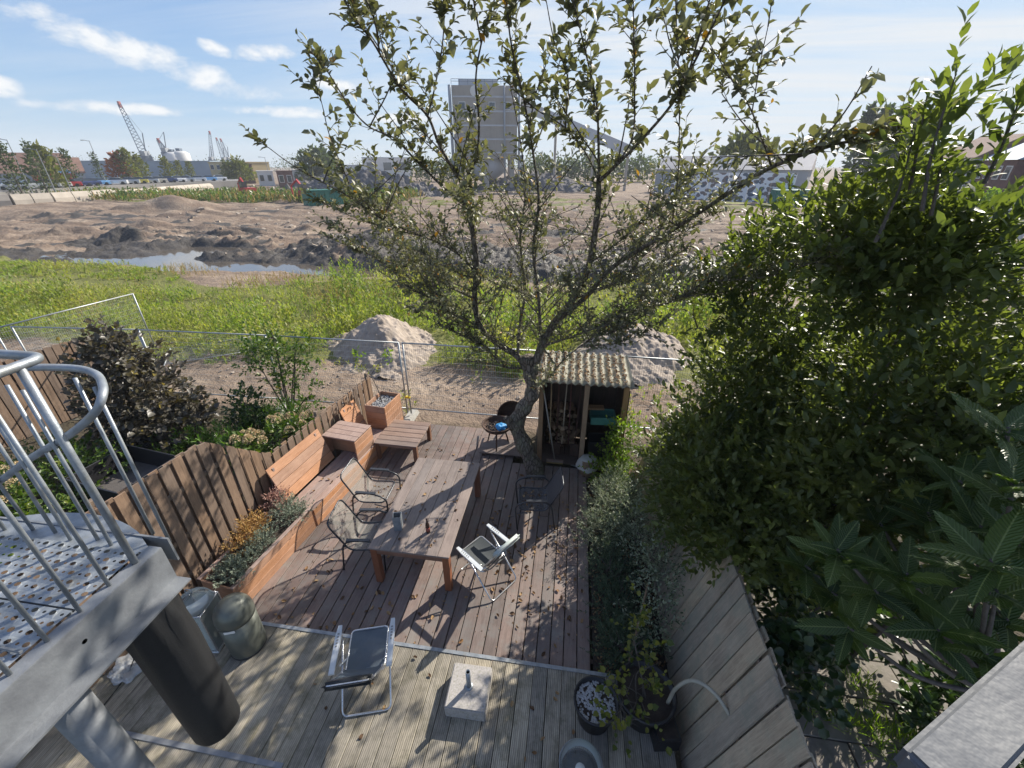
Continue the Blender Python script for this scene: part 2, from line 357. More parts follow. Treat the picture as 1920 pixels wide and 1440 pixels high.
def bark_mat():
    m, w = new_mat('apple_bark'); tc = w.n('ShaderNodeTexCoord').outputs['Object']
    a = w.noise(w.mapping(tc, (1, 1, 0.28)), 26, 6, 0.7, 0.8); b_ = w.noise(tc, 5, 5, 0.65)
    v = w.n('ShaderNodeTexVoronoi', feature='DISTANCE_TO_EDGE', ins={'Scale': 17.0}); w.set(v.inputs['Vector'], w.mapping(tc, (1, 1, 0.4)))
    h = w.m('ADD', w.m('MULTIPLY', a, 0.7), w.ramp(v.outputs['Distance'], [(0.0, 0.0), (0.2, 0.6)]))
    col = w.mix(w.ramp(h, [(0.3, 0.0), (0.85, 1.0)]), (0.055, 0.045, 0.038), (0.21, 0.18, 0.15)); col = w.mix(w.ramp(b_, [(0.5, 0.0), (0.68, 0.7)]), col, (0.20, 0.205, 0.13))
    b = w.n('ShaderNodeBsdfPrincipled', ins={'Base Color': col, 'Roughness': 0.9, 'Specular IOR Level': 0.2}); w.set(b.inputs['Normal'], bump(w, h, 1.0, 0.03)); finish(w, b); return m
M['bark'] = bark_mat()
M['twig'] = simple('twig_bark', (0.12, 0.10, 0.085), 0.85, 0, 0.4, 30, 0.4)
M['log'] = simple('split_log', (0.30, 0.20, 0.12), 0.85, 0, 0.5, 18, 0.6)
M['logend'] = simple('log_end', (0.50, 0.36, 0.22), 0.85, 0, 0.35, 25, 0.3)
M['eternit'] = simple('corrugated_cement', (0.36, 0.345, 0.28), 0.9, 0, 0.35, 9, 0.4, c2=(0.20, 0.195, 0.155), dirt=(0.20, 0.20, 0.11))
M['sack'] = simple('pale_cloth', (0.50, 0.49, 0.44), 0.85, 0, 0.2, 10, 0.3)
M['blue'] = simple('blue_plastic', (0.03, 0.30, 0.65), 0.35, 0, 0.2, 30, 0.6)
M['greencrate'] = simple('green_plastic', (0.06, 0.22, 0.19), 0.45, 0, 0.2, 10, 0.1)
M['yellow'] = simple('yellow_clip', (0.70, 0.55, 0.04), 0.5, 0, 0.1, 10, 0.05)
M['pebble'] = simple('white_pebbles', (0.46, 0.46, 0.45), 0.7, 0, 0.5, 40, 0.2, c2=(0.24, 0.24, 0.25))
M['paver'] = simple('paving_slab', (0.24, 0.21, 0.18), 0.85, 0, 0.35, 6, 0.35, c2=(0.15, 0.135, 0.115), dirt=(0.10, 0.11, 0.05))
M['dryleaf'] = leafmat('dry_fallen_leaf', (0.24, 0.13, 0.06), (0.42, 0.29, 0.15), (0.10, 0.06, 0.035), 0.15, 0.7, 0.3, (1.2, 1.0, 0.7), rare=0.3)
M['apple'] = leafmat('apple_leaf', (0.145, 0.15, 0.08), (0.235, 0.23, 0.13), (0.50, 0.25, 0.03), 0.28, 0.5, 0.5, (1.3, 1.35, 0.7), rare=0.012)
M['laurel'] = leafmat('glossy_evergreen_leaf', (0.075, 0.10, 0.03), (0.145, 0.175, 0.055), (0.23, 0.26, 0.08), 0.46, 0.42, 0.5, (1.5, 1.65, 0.6), rare=0.12, patch=(1.1, (0.17, 0.19, 0.06), (0.05, 0.075, 0.026)))
def loquat_mat():
    m, w = new_mat('ribbed_loquat_leaf'); tc = w.n('ShaderNodeTexCoord').outputs['Object']; oi = w.n('ShaderNodeObjectInfo').outputs['Random']
    sx = w.n('ShaderNodeSeparateXYZ'); w.set(sx.inputs[0], tc); ax = w.m('ABSOLUTE', sx.outputs[0])
    v = w.m('SINE', w.m('MULTIPLY', w.m('SUBTRACT', sx.outputs[1], w.m('MULTIPLY', ax, 1.1)), 95.0))
    col = w.mix(oi, (0.038, 0.07, 0.02), (0.09, 0.13, 0.032)); col = w.mix(w.ramp(v, [(0.6, 0.0), (0.95, 0.25)]), col, (0.13, 0.19, 0.07))
    col = w.mix(w.ramp(ax, [(0.006, 1.0), (0.014, 0.0)]), col, (0.20, 0.24, 0.11))
    b = w.n('ShaderNodeBsdfPrincipled', ins={'Base Color': col, 'Roughness': 0.42, 'Specular IOR Level': 0.45}); w.set(b.inputs['Normal'], bump(w, v, 0.5, 0.012))
    t = w.n('ShaderNodeBsdfTranslucent', ins={'Color': w.mix(1.0, col, (1.6, 1.9, 0.5), 'MULTIPLY')}); mx = w.n('ShaderNodeMixShader', ins={0: 0.35}); w.set(mx.inputs[1], b); w.set(mx.inputs[2], t); finish(w, mx); return m
M['loquat'] = loquat_mat()
M['ivy'] = leafmat('ivy_leaf', (0.022, 0.045, 0.015), (0.05, 0.085, 0.025), None, 0.25, 0.35, 0.5)
M['vine'] = leafmat('yellow_green_vine_leaf', (0.14, 0.16, 0.03), (0.24, 0.23, 0.045), (0.08, 0.11, 0.025), 0.4, 0.5, 0.4, rare=0.3)
M['lime'] = leafmat('lime_leaf', (0.16, 0.24, 0.03), (0.26, 0.34, 0.05), (0.09, 0.15, 0.03), 0.45, 0.45, 0.4, rare=0.3)
M['silver'] = leafmat('silver_leaf', (0.20, 0.24, 0.18), (0.33, 0.37, 0.29), (0.10, 0.13, 0.09), 0.25, 0.7, 0.3, (1, 1.05, 0.8), rare=0.3)
M['greygreen'] = leafmat('grey_green_leaf', (0.22, 0.26, 0.17), (0.40, 0.43, 0.31), (0.09, 0.12, 0.06), 0.3, 0.5, 0.4, (1.1, 1.2, 0.7), rare=0.3)
M['darkgreen'] = leafmat('dark_needle_leaf', (0.05, 0.08, 0.048), (0.10, 0.14, 0.085), None, 0.2, 0.6, 0.3)
M['orange'] = leafmat('straw_orange_leaf', (0.42, 0.25, 0.08), (0.58, 0.40, 0.16), (0.25, 0.12, 0.05), 0.3, 0.7, 0.3, (1.2, 1.1, 0.7), rare=0.3)
M['pinkish'] = leafmat('sedum_flower', (0.36, 0.19, 0.16), (0.45, 0.30, 0.24), None, 0.2, 0.7, 0.3, (1.1, 1, 0.9))
M['copper'] = leafmat('copper_hazel_leaf', (0.065, 0.055, 0.045), (0.15, 0.14, 0.11), (0.30, 0.24, 0.06), 0.3, 0.40, 0.5, (1.3, 1.2, 0.7), rare=0.04)
M['shrub'] = leafmat('mid_green_leaf', (0.06, 0.11, 0.02), (0.11, 0.17, 0.035), (0.20, 0.24, 0.05), 0.35, 0.4, 0.5, rare=0.12)
M['deepshrub'] = leafmat('deep_green_leaf', (0.03, 0.06, 0.02), (0.06, 0.10, 0.03), None, 0.3, 0.35, 0.5)
M['fern'] = leafmat('bright_herb_leaf', (0.08, 0.16, 0.025), (0.14, 0.24, 0.045), None, 0.4, 0.5, 0.4)
M['hyd'] = leafmat('cream_flower', (0.62, 0.48, 0.28), (0.75, 0.66, 0.46), (0.45, 0.28, 0.16), 0.25, 0.7, 0.2, (1.1, 1.05, 0.9), rare=0.15)
M['weed'] = leafmat('weed_leaf', (0.17, 0.24, 0.06), (0.30, 0.37, 0.11), (0.42, 0.37, 0.10), 0.45, 0.55, 0.35, rare=0.14, patch=(0.28, (0.40, 0.33, 0.12), (0.085, 0.15, 0.04)))
M['grassb'] = leafmat('grass_blade', (0.18, 0.26, 0.04), (0.32, 0.37, 0.08), (0.48, 0.42, 0.18), 0.4, 0.6, 0.3, rare=0.12, patch=(0.3, (0.42, 0.38, 0.13), (0.16, 0.26, 0.05)))
M['dryweed'] = leafmat('dry_weed', (0.38, 0.27, 0.11), (0.46, 0.36, 0.17), (0.22, 0.22, 0.06), 0.3, 0.7, 0.2, (1.1, 1.0, 0.7), rare=0.25)

# ------------------------------------------------------------------ foliage and terrain helpers
def unit(a): return a/np.maximum(np.linalg.norm(a, axis=-1, keepdims=True), 1e-9)
def np_mesh(name, V, F, m, smooth=False):
    me = bpy.data.meshes.new(name); k = F.shape[1]
    me.vertices.add(len(V)); me.vertices.foreach_set('co', V.astype(np.float32).ravel())
    me.loops.add(F.size); me.loops.foreach_set('vertex_index', F.astype(np.int32).ravel())
    me.polygons.add(len(F)); me.polygons.foreach_set('loop_start', np.arange(0, F.size, k, dtype=np.int32))
    me.polygons.foreach_set('loop_total', np.full(len(F), k, dtype=np.int32))
    if smooth: me.polygons.foreach_set('use_smooth', np.ones(len(F), dtype=bool))
    me.update(calc_edges=True)
    if m: me.materials.append(m)
    return me
def leaf_mesh(name, P, D, N, L, W, m, fold=0.18, droop=0.12, quad=False):
    n = len(P); L = np.broadcast_to(np.asarray(L, float), (n,))[:, None]; W = np.broadcast_to(np.asarray(W, float), (n,))[:, None]
    D = unit(D); S = unit(np.cross(D, N)); N = np.cross(S, D)
    tip = P+D*L-N*L*droop
    lft = P+D*L*0.48+S*W/2+N*W*fold; rgt = P+D*L*0.48-S*W/2+N*W*fold
    if quad:
        V = np.stack([P, lft, tip, rgt], 1).reshape(-1, 3); b = np.arange(n)[:, None]*4
        return np_mesh(name, V, b+np.array([[0, 1, 2, 3]]), m)
    m1, m2 = P+D*L*0.27, P+D*L*0.66-N*L*droop*0.35                  # rounded outline folded along the midrib
    V = np.stack([P, m1+S*W*0.42+N*W*fold, m2+S*W*0.40+N*W*fold, tip, m2-S*W*0.40+N*W*fold, m1-S*W*0.42+N*W*fold, P+D*L*0.5-N*L*droop*0.15], 1).reshape(-1, 3)
    b = (np.arange(n)*7)[:, None, None]
    F = (b+np.array([[[0, 6, 1], [1, 6, 2], [2, 6, 3], [3, 6, 4], [4, 6, 5], [5, 6, 0]]])).reshape(-1, 3)
    return np_mesh(name, V, F, m)
def rdir(n): return unit(rng.normal(size=(n, 3)))
def shoots(B, Dr, Ln, per, L, W, spread=0.9, start=0.15, up=0.25, szvar=0.42):
    """leaves set spirally along straight shoots: bases, directions, lengths -> leaf arrays"""
    n = len(B); Dr = unit(Dr); Ln = np.broadcast_to(np.asarray(Ln, float), (n,))
    t = np.linspace(start, 1, per)[None, :]+rng.uniform(-0.4, 0.4, (n, per))/per; t = np.clip(t, 0, 1)
    a = np.where(np.abs(Dr[:, 2:3]) < 0.9, [[0, 0, 1.0]], [[1.0, 0, 0]])
    e1 = unit(np.cross(Dr, a)); e2 = np.cross(Dr, e1)
    ph = np.arange(per)[None, :]*2.4+rng.uniform(0, 6.28, (n, 1))+rng.normal(0, 0.3, (n, per))
    rad = e1[:, None]*np.cos(ph)[..., None]+e2[:, None]*np.sin(ph)[..., None]
    sp = spread*(1.15-0.6*t)[..., None]
    D = unit(Dr[:, None]*0.75+rad*sp+np.array([0, 0, up])+rng.normal(0, 0.15, (n, per, 3)))
    P = B[:, None]+Dr[:, None]*(Ln[:, None]*t)[..., None]
    N = unit(np.array([0, 0, 1.0])+rng.normal(0, 0.35, (n, per, 3))+Dr[:, None]*0.3)
    sz = rng.uniform(1-szvar, 1+szvar, (n, per))
    return P.reshape(-1, 3), D.reshape(-1, 3), N.reshape(-1, 3), (L*sz).ravel(), (W*sz).ravel()
def blob_shoots(blobs, n, inner=0.55, upw=0.35):
    """shoot bases and directions spread through the outer part of a union of ellipsoids"""
    vol = np.array([(b[3]*b[4]*b[5])**(2/3)*(b[6] if len(b) > 6 else 1) for b in blobs]); pick = rng.choice(len(blobs), n, p=vol/vol.sum())
    C = np.array([b[:3] for b in blobs])[pick]; Rr = np.array([b[3:6] for b in blobs])[pick]
    d = rdir(n); r = rng.uniform(inner, 1.0, (n, 1))
    lump = 1+0.16*np.sin(d[:, 0:1]*5+C[:, 0:1]*3)*np.cos(d[:, 1:2]*6+1.3)+rng.normal(0, 0.07, (n, 1))
    return C+d*Rr*r*lump, unit(d*0.8+np.array([0, 0, upw])+rng.normal(0, 0.35, (n, 3)))
def shrub(name, label, cat, loc, blobs, nshoot, per, L, W, mat, slen=0.25, group=None, stems=5, stemr=0.02, inner=0.4, upw=0.35, spread=0.9, fold=0.18, quad=False, foliage='foliage', stemmat='twig', seed=None):
    """a plant: stems running from its base into the crown, leaves on shoots; blobs relative to loc"""
    root = empty(name, loc, 0, label, cat, group)
    B, Dr = blob_shoots(blobs, nshoot, inner, upw)
    keep = B[:, 2] > 0.02; B, Dr = B[keep], Dr[keep]
    P, D, N, l, w_ = shoots(B, Dr, rng.uniform(0.6, 1.3, len(B))*slen, per, L, W, spread)
    k = P[:, 2] > 0.01; P, D, N, l, w_ = P[k], D[k], N[k], l[k], w_[k]
    f = link(foliage, leaf_mesh(foliage, P, D, N, l, w_, M[mat], fold, 0.12, quad), root); f['kind'] = 'stuff'
    mb = MB()
    for i in range(stems):
        b = blobs[i % len(blobs)]
        tgt = Vector((b[0]+jit(b[3]*0.5), b[1]+jit(b[4]*0.5), b[2]+jit(b[5]*0.4)+b[5]*0.3))
        s = Vector((jit(0.08), jit(0.08), -0.03))
        mid = s.lerp(tgt, 0.5)+Vector((jit(0.1), jit(0.1), 0.08))
        mb.tube(bez([s, mid, tgt], 5), [stemr*(1-0.75*q/10) for q in range(11)], 5)
        for q in range(4):
            a = mid.lerp(tgt, random.random()); e = a+Vector((jit(b[3]), jit(b[4]), random.uniform(0, b[5])))*0.5
            mb.tube([a, e], [stemr*0.45, stemr*0.15], 4)
    if stems: mb.build('stem', M[stemmat], root)
    return root
def hash2(i, j, s): v = np.sin(i*127.1+j*311.7+s*74.7)*43758.5453; return v-np.floor(v)
def vnoise(x, y, s=0):
    i, j = np.floor(x), np.floor(y); fx, fy = x-i, y-j; fx = fx*fx*(3-2*fx); fy = fy*fy*(3-2*fy)
    a, b, c, d = hash2(i, j, s), hash2(i+1, j, s), hash2(i, j+1, s), hash2(i+1, j+1, s)
    return (a*(1-fx)+b*fx)*(1-fy)+(c*(1-fx)+d*fx)*fy-0.5
def fbm(x, y, o=5, s=0, g=0.5):
    r = 0; a = 1.0
    for k in range(o): r = r+a*vnoise(x*2**k+k*17.3, y*2**k-k*9.1, s+k); a *= g
    return r
def smooth(a, b, x): t = np.clip((x-a)/(b-a), 0, 1); return t*t*(3-2*t)

# ------------------------------------------------------------------ terrain
def pile(x, y, cx, cy, rx, ry, h, rot=0.0, pw=1.0):
    c, s = math.cos(rot), math.sin(rot); u = ((x-cx)*c+(y-cy)*s)/rx; v = (-(x-cx)*s+(y-cy)*c)/ry
    return h*np.clip(1-np.sqrt(u*u+v*v)**pw, 0, None)
def puddle_mask(x, y):
    w = fbm(x*0.12, y*0.25, 4, 3)
    main = smooth(1.0, 0.55, np.sqrt(((x+22)/15)**2+((y-26.9-(x+22)*-0.02)/3.0)**2)+w*0.9)
    arm = smooth(1.0, 0.5, np.sqrt(((x+29)/5.0)**2+((y-31)/4.2)**2)+w*0.8)
    right = smooth(1.0, 0.5, np.sqrt(((x-3)/7)**2+((y-24.7)/1.7)**2)+w*0.6)
    mid = smooth(1.0, 0.5, np.sqrt(((x+10)/6)**2+((y-24.9)/1.2)**2)+w*0.7)
    return np.maximum.reduce([main, arm, right, mid])
def green_edge(x): return 22.6+1.6*np.sin(x*0.16+1.2)+1.2*np.sin(x*0.41)+np.where(x < -18, (x+18)*-0.06, 0)-2.4*smooth(-6.0, 0.0, x)
def height(x, y):
    field = smooth(8.7, 10.0, y)
    n = fbm(x*0.35, y*0.35, 5, 1); big = fbm(x*0.06, y*0.06, 3, 2)
    h = -0.12+field*(0.08*n+0.07*fbm(x*2.2, y*2.2, 4, 4, 0.6))
    mud = smooth(23.0, 25.0, y)*smooth(150, 85, y)
    rut = fbm(x*0.10, y*0.55, 4, 6)
    h = h+mud*(0.28*n*smooth(23.5, 30, y)+0.55*big+0.38*rut+0.30*np.abs(fbm(x*1.1, y*1.6, 4, 14, 0.6))*smooth(0.0, 0.3, fbm(x*0.09, y*0.14, 3, 15)+0.1))*smooth(160, 60, y)
    # churned clods along the ditch
    cl = smooth(24.0, 26, y)*smooth(42, 33, y); h = h+cl*0.55*np.abs(fbm(x*1.5, y*1.5, 5, 8, 0.65))
    for (cx, cy, rx, ry, hh, ro, pw) in HEAPS: h = h+pile(x+0.9*fbm(x*0.5, y*0.5, 3, 9), y+0.9*fbm(x*0.5, y*0.5, 3, 10), cx, cy, rx, ry, hh, ro, pw)
    for (a0, a1, a2, ga) in TRACKS:                                  # wheel ruts across the site
        yc = a0+a1*x+a2*np.sin(x*0.06+a0); d = np.abs(np.abs(y-yc)-0.95); h = h+mud*(-0.16*smooth(0.5, 0.15, d)+0.07*smooth(0.35, 0.0, np.abs(d-0.65)))
    pm = puddle_mask(x, y); h = h*(1-pm)+(-0.62+0.16*fbm(x*0.9, y*0.9, 4, 5))*pm
    return h
HEAPS = [(-17.5, 32.5, 6.5, 3.6, 1.1, 0.1, 1.2), (-14, 31, 3.5, 2.6, 0.7, 0.4, 1.0), (-11, 26.8, 6.5, 1.6, 0.9, 0.02, 1.0), (-22, 36.5, 2.0, 1.6, 0.6, 0, 1),
         (-58, 58, 9, 4, 1.9, 0.3, 1.0), (-50, 53, 5, 3, 0.9, 0.3, 1.0), (-66, 47, 7, 3, 0.8, 0.2, 1.0), (-46, 42, 6, 2.2, 0.8, 0, 1.0), (-34, 40, 4, 2, 0.6, 0, 1.0),
         (-27, 42, 1.8, 1.5, 0.6, 0, 1.0), (2, 27, 9, 1.8, 0.8, 0, 1.0), (14, 28, 7, 2.0, 0.8, 0, 1.0), (-40, 34.5, 5, 2, 0.7, 0, 1), (-48, 36, 4, 2, 0.7, 0, 1)]
TRACKS = [(36, -0.06, 1.5, 0), (44, 0.05, 2.0, 0), (53, -0.02, 2.5, 0), (62, 0.03, 3.0, 0)]
def build_ground():
    th = np.linspace(R(-100), R(100), 640)-YAW; rr = np.concatenate([np.linspace(1.2, 8.0, 25)[:-1], 8.0*(150/8.0)**np.linspace(0, 1, 560)[:-1], 150*(1600/150)**np.linspace(0, 1, 50)])
    T, Rr = np.meshgrid(th, rr); x = Rr*np.sin(T); y = -1.0+Rr*np.cos(T)
    z = height(x, y)
    V = np.stack([x, y, z], -1).reshape(-1, 3); nr, nt = x.shape
    i = (np.arange(nr-1)[:, None]*nt+np.arange(nt-1)[None, :]).ravel()
    F = np.stack([i, i+1, i+nt+1, i+nt], 1)
    m, w = new_mat('field_earth'); tc = w.n('ShaderNodeTexCoord').outputs['Object']
    at = w.n('ShaderNodeVertexColor', layer_name='cover'); sc = w.n('ShaderNodeSeparateColor'); w.set(sc.inputs[0], at.outputs[0])
    wet, green, garden = sc.outputs
    n1 = w.noise(tc, 0.35, 8, 0.62); n2 = w.noise(tc, 3.0, 6, 0.65); n3 = w.noise(w.mapping(tc, (0.05, 0.5, 1)), 1.0, 6, 0.65, 0.5)
    sand = w.mix(w.ramp(n1, [(0.35, 0.0), (0.65, 1.0)]), (0.20, 0.14, 0.10), (0.36, 0.285, 0.215))
    sand = w.mix(w.ramp(n3, [(0.42, 0.0), (0.60, 0.9)]), sand, (0.15, 0.11, 0.085))
    sand = w.mix(w.ramp(n2, [(0.3, 0.6), (0.55, 0.0)]), sand, (0.17, 0.13, 0.10))
    c = w.mix(w.ramp(w.m('ADD', wet, w.m('MULTIPLY', w.m('SUBTRACT', n2, 0.5), 0.6)), [(0.35, 0.0), (0.65, 1.0)]), sand, (0.065, 0.058, 0.052))
    gr = w.mix(n2, (0.10, 0.12, 0.03), (0.20, 0.19, 0.06))
    c = w.mix(w.ramp(w.m('ADD', green, w.m('MULTIPLY', w.m('SUBTRACT', n2, 0.5), 0.5)), [(0.4, 0.0), (0.6, 1.0)]), c, gr)
    c = w.mix(garden, c, w.mix(n2, (0.05, 0.04, 0.028), (0.10, 0.085, 0.055)))
    b = w.n('ShaderNodeBsdfPrincipled', ins={'Base Color': c, 'Specular IOR Level': 0.3, 'Roughness': w.m('SUBTRACT', 0.95, w.m('MULTIPLY', wet, 0.35))})
    w.set(b.inputs['Normal'], bump(w, w.m('ADD', n2, w.m('MULTIPLY', w.noise(tc, 14, 4, 0.6), 0.4)), 1.0, 0.12)); finish(w, b)
    me = np_mesh('ground', V, F, m, True)
    X, Yc = x.ravel(), y.ravel()
    nz = fbm(X*0.25, Yc*0.4, 4, 11)
    wetv = np.maximum(smooth(0.02, 0.6, puddle_mask(X, Yc)+0.0), smooth(23.6, 24.6, Yc)*smooth(0.15, 0.5, smooth(23.8, 25, Yc)*smooth(38, 29, Yc)*0.75+nz*0.9-0.1*np.abs(X+10)/20))
    wetv = np.maximum(wetv, 0.85*smooth(0.05, 0.35, nz+0.5*fbm(X*0.9, Yc*1.3, 3, 31))*smooth(28, 33, Yc)*smooth(62, 48, Yc)*smooth(5, -30, X))
    ge = green_edge(X)
    gv = smooth(10.9, 12.2, Yc+nz*2)*smooth(0.6, -0.6, Yc-ge)
    track = smooth(2.2, 1.0, np.abs(Yc-10.0-nz*1.2))            # bare strip along the site fence
    gv = np.maximum(gv*(1-0.9*track), smooth(0.05, 0.25, nz)*smooth(62, 75, Yc)*smooth(95, 85, Yc)*0.8)
    gdn = smooth(8.9, 8.3, Yc)*(np.abs(X) < 30)
    a = me.color_attributes.new('cover', 'FLOAT_COLOR', 'POINT')
    a.data.foreach_set('color', np.stack([wetv, gv, gdn, np.ones_like(gv)], 1).astype(np.float32).ravel())
    tag(link('ground', me), kind='structure')
    m, w = new_mat('muddy_water'); tc = w.n('ShaderNodeTexCoord').outputs['Object']
    b = w.n('ShaderNodeBsdfPrincipled', ins={'Base Color': (0.10, 0.085, 0.07, 1), 'Roughness': 0.05, 'Specular IOR Level': 0.9})
    w.set(b.inputs['Normal'], bump(w, w.noise(tc, 3, 3), 0.06, 0.05)); finish(w, b)
    mb = MB(); mb.add([(-44, 21.5, -0.50), (14, 21.5, -0.50), (14, 34.5, -0.50), (-44, 34.5, -0.50)], [(0, 1, 2, 3)])
    tag(mb.build('puddle_water', m), kind='structure')
build_ground()

def heap(name, label, cx, cy, rx, ry, h, mat, n=150, seed=0, pw=1.0):
    a = np.linspace(-1.25, 1.25, n); X, Y = np.meshgrid(a*rx, a*ry); s = seed
    q = np.sqrt((X/rx)**2+(Y/ry)**2); q = q*(1+0.18*np.sin(np.arctan2(Y, X)*2+s))+0.26*fbm(X*0.8+s*7, Y*0.8, 3, s)
    z = h*(1-np.clip(q, 0, 3)**pw)*1.06; z = np.where(z > h*0.93, h*0.93+(z-h*0.93)*0.35, z)
    z = z+0.10*h*fbm(X*2.2, Y*2.2, 3, s+3, 0.6)+0.10*fbm(X*6, Y*6, 4, s+5, 0.65)-0.05
    z = np.maximum(z, -0.5)
    V = np.stack([X, Y, z], -1).reshape(-1, 3); i = (np.arange(n-1)[:, None]*n+np.arange(n-1)[None, :]).ravel()
    F = np.stack([i, i+1, i+n+1, i+n], 1); F = F[(V[F][:, :, 2] > -0.3).any(1)]
    g = float(height(np.array([float(cx)]), np.array([float(cy)]))[0])
    o = link(name, np_mesh(name, V, F, mat, True), None, (cx, cy, g)); return tag(o, label, 'heap')
M['spoil'] = simple('grey_spoil', (0.40, 0.335, 0.275), 0.95, 0, 0.4, 3.5, 1.0, c2=(0.25, 0.205, 0.165))
M['darkspoil'] = simple('dark_spoil', (0.17, 0.16, 0.155), 0.95, 0, 0.4, 1.2, 1.0, c2=(0.11, 0.10, 0.10))

# ------------------------------------------------------------------ decks
def build_decks():
    root = tag(empty('lower_deck', (0, 0, 0)), kind='structure')
    pitch = 0.176; x = 0.555
    i = 0
    while x > -4.75:
        cx = x-pitch/2; y0, y1 = 2.95, 8.42
        if cx > -1.0: y1 = 7.2
        segs = [(y0, y1)]
        if abs(cx+0.55) < 0.2: segs = [(y0, 6.72)]
        elif i % 3 == 1: c = random.uniform(4.6, 6.4); segs = [(y0, c-0.003), (c+0.003, y1)]
        for a, b in segs:
            plank('plank', M['deck'], (cx, (a+b)/2, -0.014+jit(0.002)), (pitch-0.012, b-a, 0.028), root, (0, jit(0.004), jit(0.0008)))
        x -= pitch; i += 1
    for y in (3.3, 4.6, 5.9, 7.1): plank('joist', M['darkwood'], (-2.0, y, -0.075), (5.4, 0.06, 0.09), root)
    root = tag(empty('upper_deck', (0, 0, 0)), kind='structure')
    x = 1.42; i = 0
    while x > -6.3:
        cx = x-pitch/2
        cuts = [-1.6, 3.09]; c = [-0.9, 0.2, -0.4][i % 3]
        for a, b in ((cuts[0], c-0.003), (c+0.003, cuts[1])):
            plank('plank', M['greydeck'], (cx, (a+b)/2, 0.086+jit(0.0015)), (pitch-0.008, b-a, 0.028), root, (0, jit(0.004), jit(0.0008)))
        x -= pitch; i += 1
    for y in (2.95, 1.9, 0.9, -0.2): plank('joist', M['darkwood'], (-2.4, y, 0.0), (7.6, 0.06, 0.14), root)
    o = MB().box((0, 0, 0), (5.6, 0.012, 0.05)).box((0, -0.018, 0.028), (5.6, 0.045, 0.004)).build('edge_strip', M['galv'], None, (-1.55, 3.103, 0.079))
    tag(o, 'thin metal nosing strip along the step between brown and grey decking', 'strip')
    a, b = atz(230, 1375, 0.1), atz(530, 1437, 0.1); d = b-a
    o = MB().box((0, 0, 0), (d.length, 0.05, 0.006)).build('joint_strip', M['galvflat'], None, (a+b)/2+Vector((0, 0, 0.006)), (0, 0, math.atan2(d.y, d.x)))
    tag(o, 'flat metal strip lying across the grey deck below the stair', 'strip')
build_decks()

# ------------------------------------------------------------------ left boundary: fence, planter, benches (local x = towards garden, y = away)
def slant_board(w, t, z0, za, zb):           # vertical board, top cut from za (near side) to zb
    m = MB(); h = w/2; q = t/2
    return m.add([(-q, -h, z0), (q, -h, z0), (q, h, z0), (-q, h, z0), (-q, -h, za), (q, -h, za), (q, h, zb), (-q, h, zb)],
                 [(0, 3, 2, 1), (4, 5, 6, 7), (0, 1, 5, 4), (1, 2, 6, 5), (2, 3, 7, 6), (3, 0, 4, 7)])
def build_left_fence():
    root = empty('garden_fence', G(0, 0.88), -LA, 'tall brown board fence dropping to a low run behind the wooden benches', 'fence')
    def top(u): return 2.14 if u < 0.6 else max(1.2, 2.14-(u-0.6)*0.95)
    p = 0.186; u = -2.6; k = 0
    while u < 4.7:
        for (off, x, w_) in ((0, 0.0, 0.135), (p/2, -0.075, 0.12)):
            a, b = u+off-w_/2, u+off+w_/2; j = jit(0.01)
            slant_board(w_, 0.019, -0.05, top(a)+j-(0.02 if x < 0 else 0), top(b)+j-(0.02 if x < 0 else 0)).build('board', M['fence'], root, (x+jit(0.003), u+off, 0), (jit(0.006), 0, jit(0.01)))
        u += p
    for z, y0, y1 in ((0.35, -2.6, 4.7), (0.95, -2.6, 4.7), (1.65, -2.6, 0.95)):
        plank('rail', M['rail'], (-0.0375, (y0+y1)/2, z), (0.052, y1-y0, 0.07), root)
    for y in (-2.65, -0.75, 1.12, 2.95, 4.78):
        h = top(y)+0.06 if y < 1 else 1.26
        plank('post', M['rail'], (-0.13, y, h/2-0.1), (0.07, 0.07, h+0.2), root)
build_left_fence()

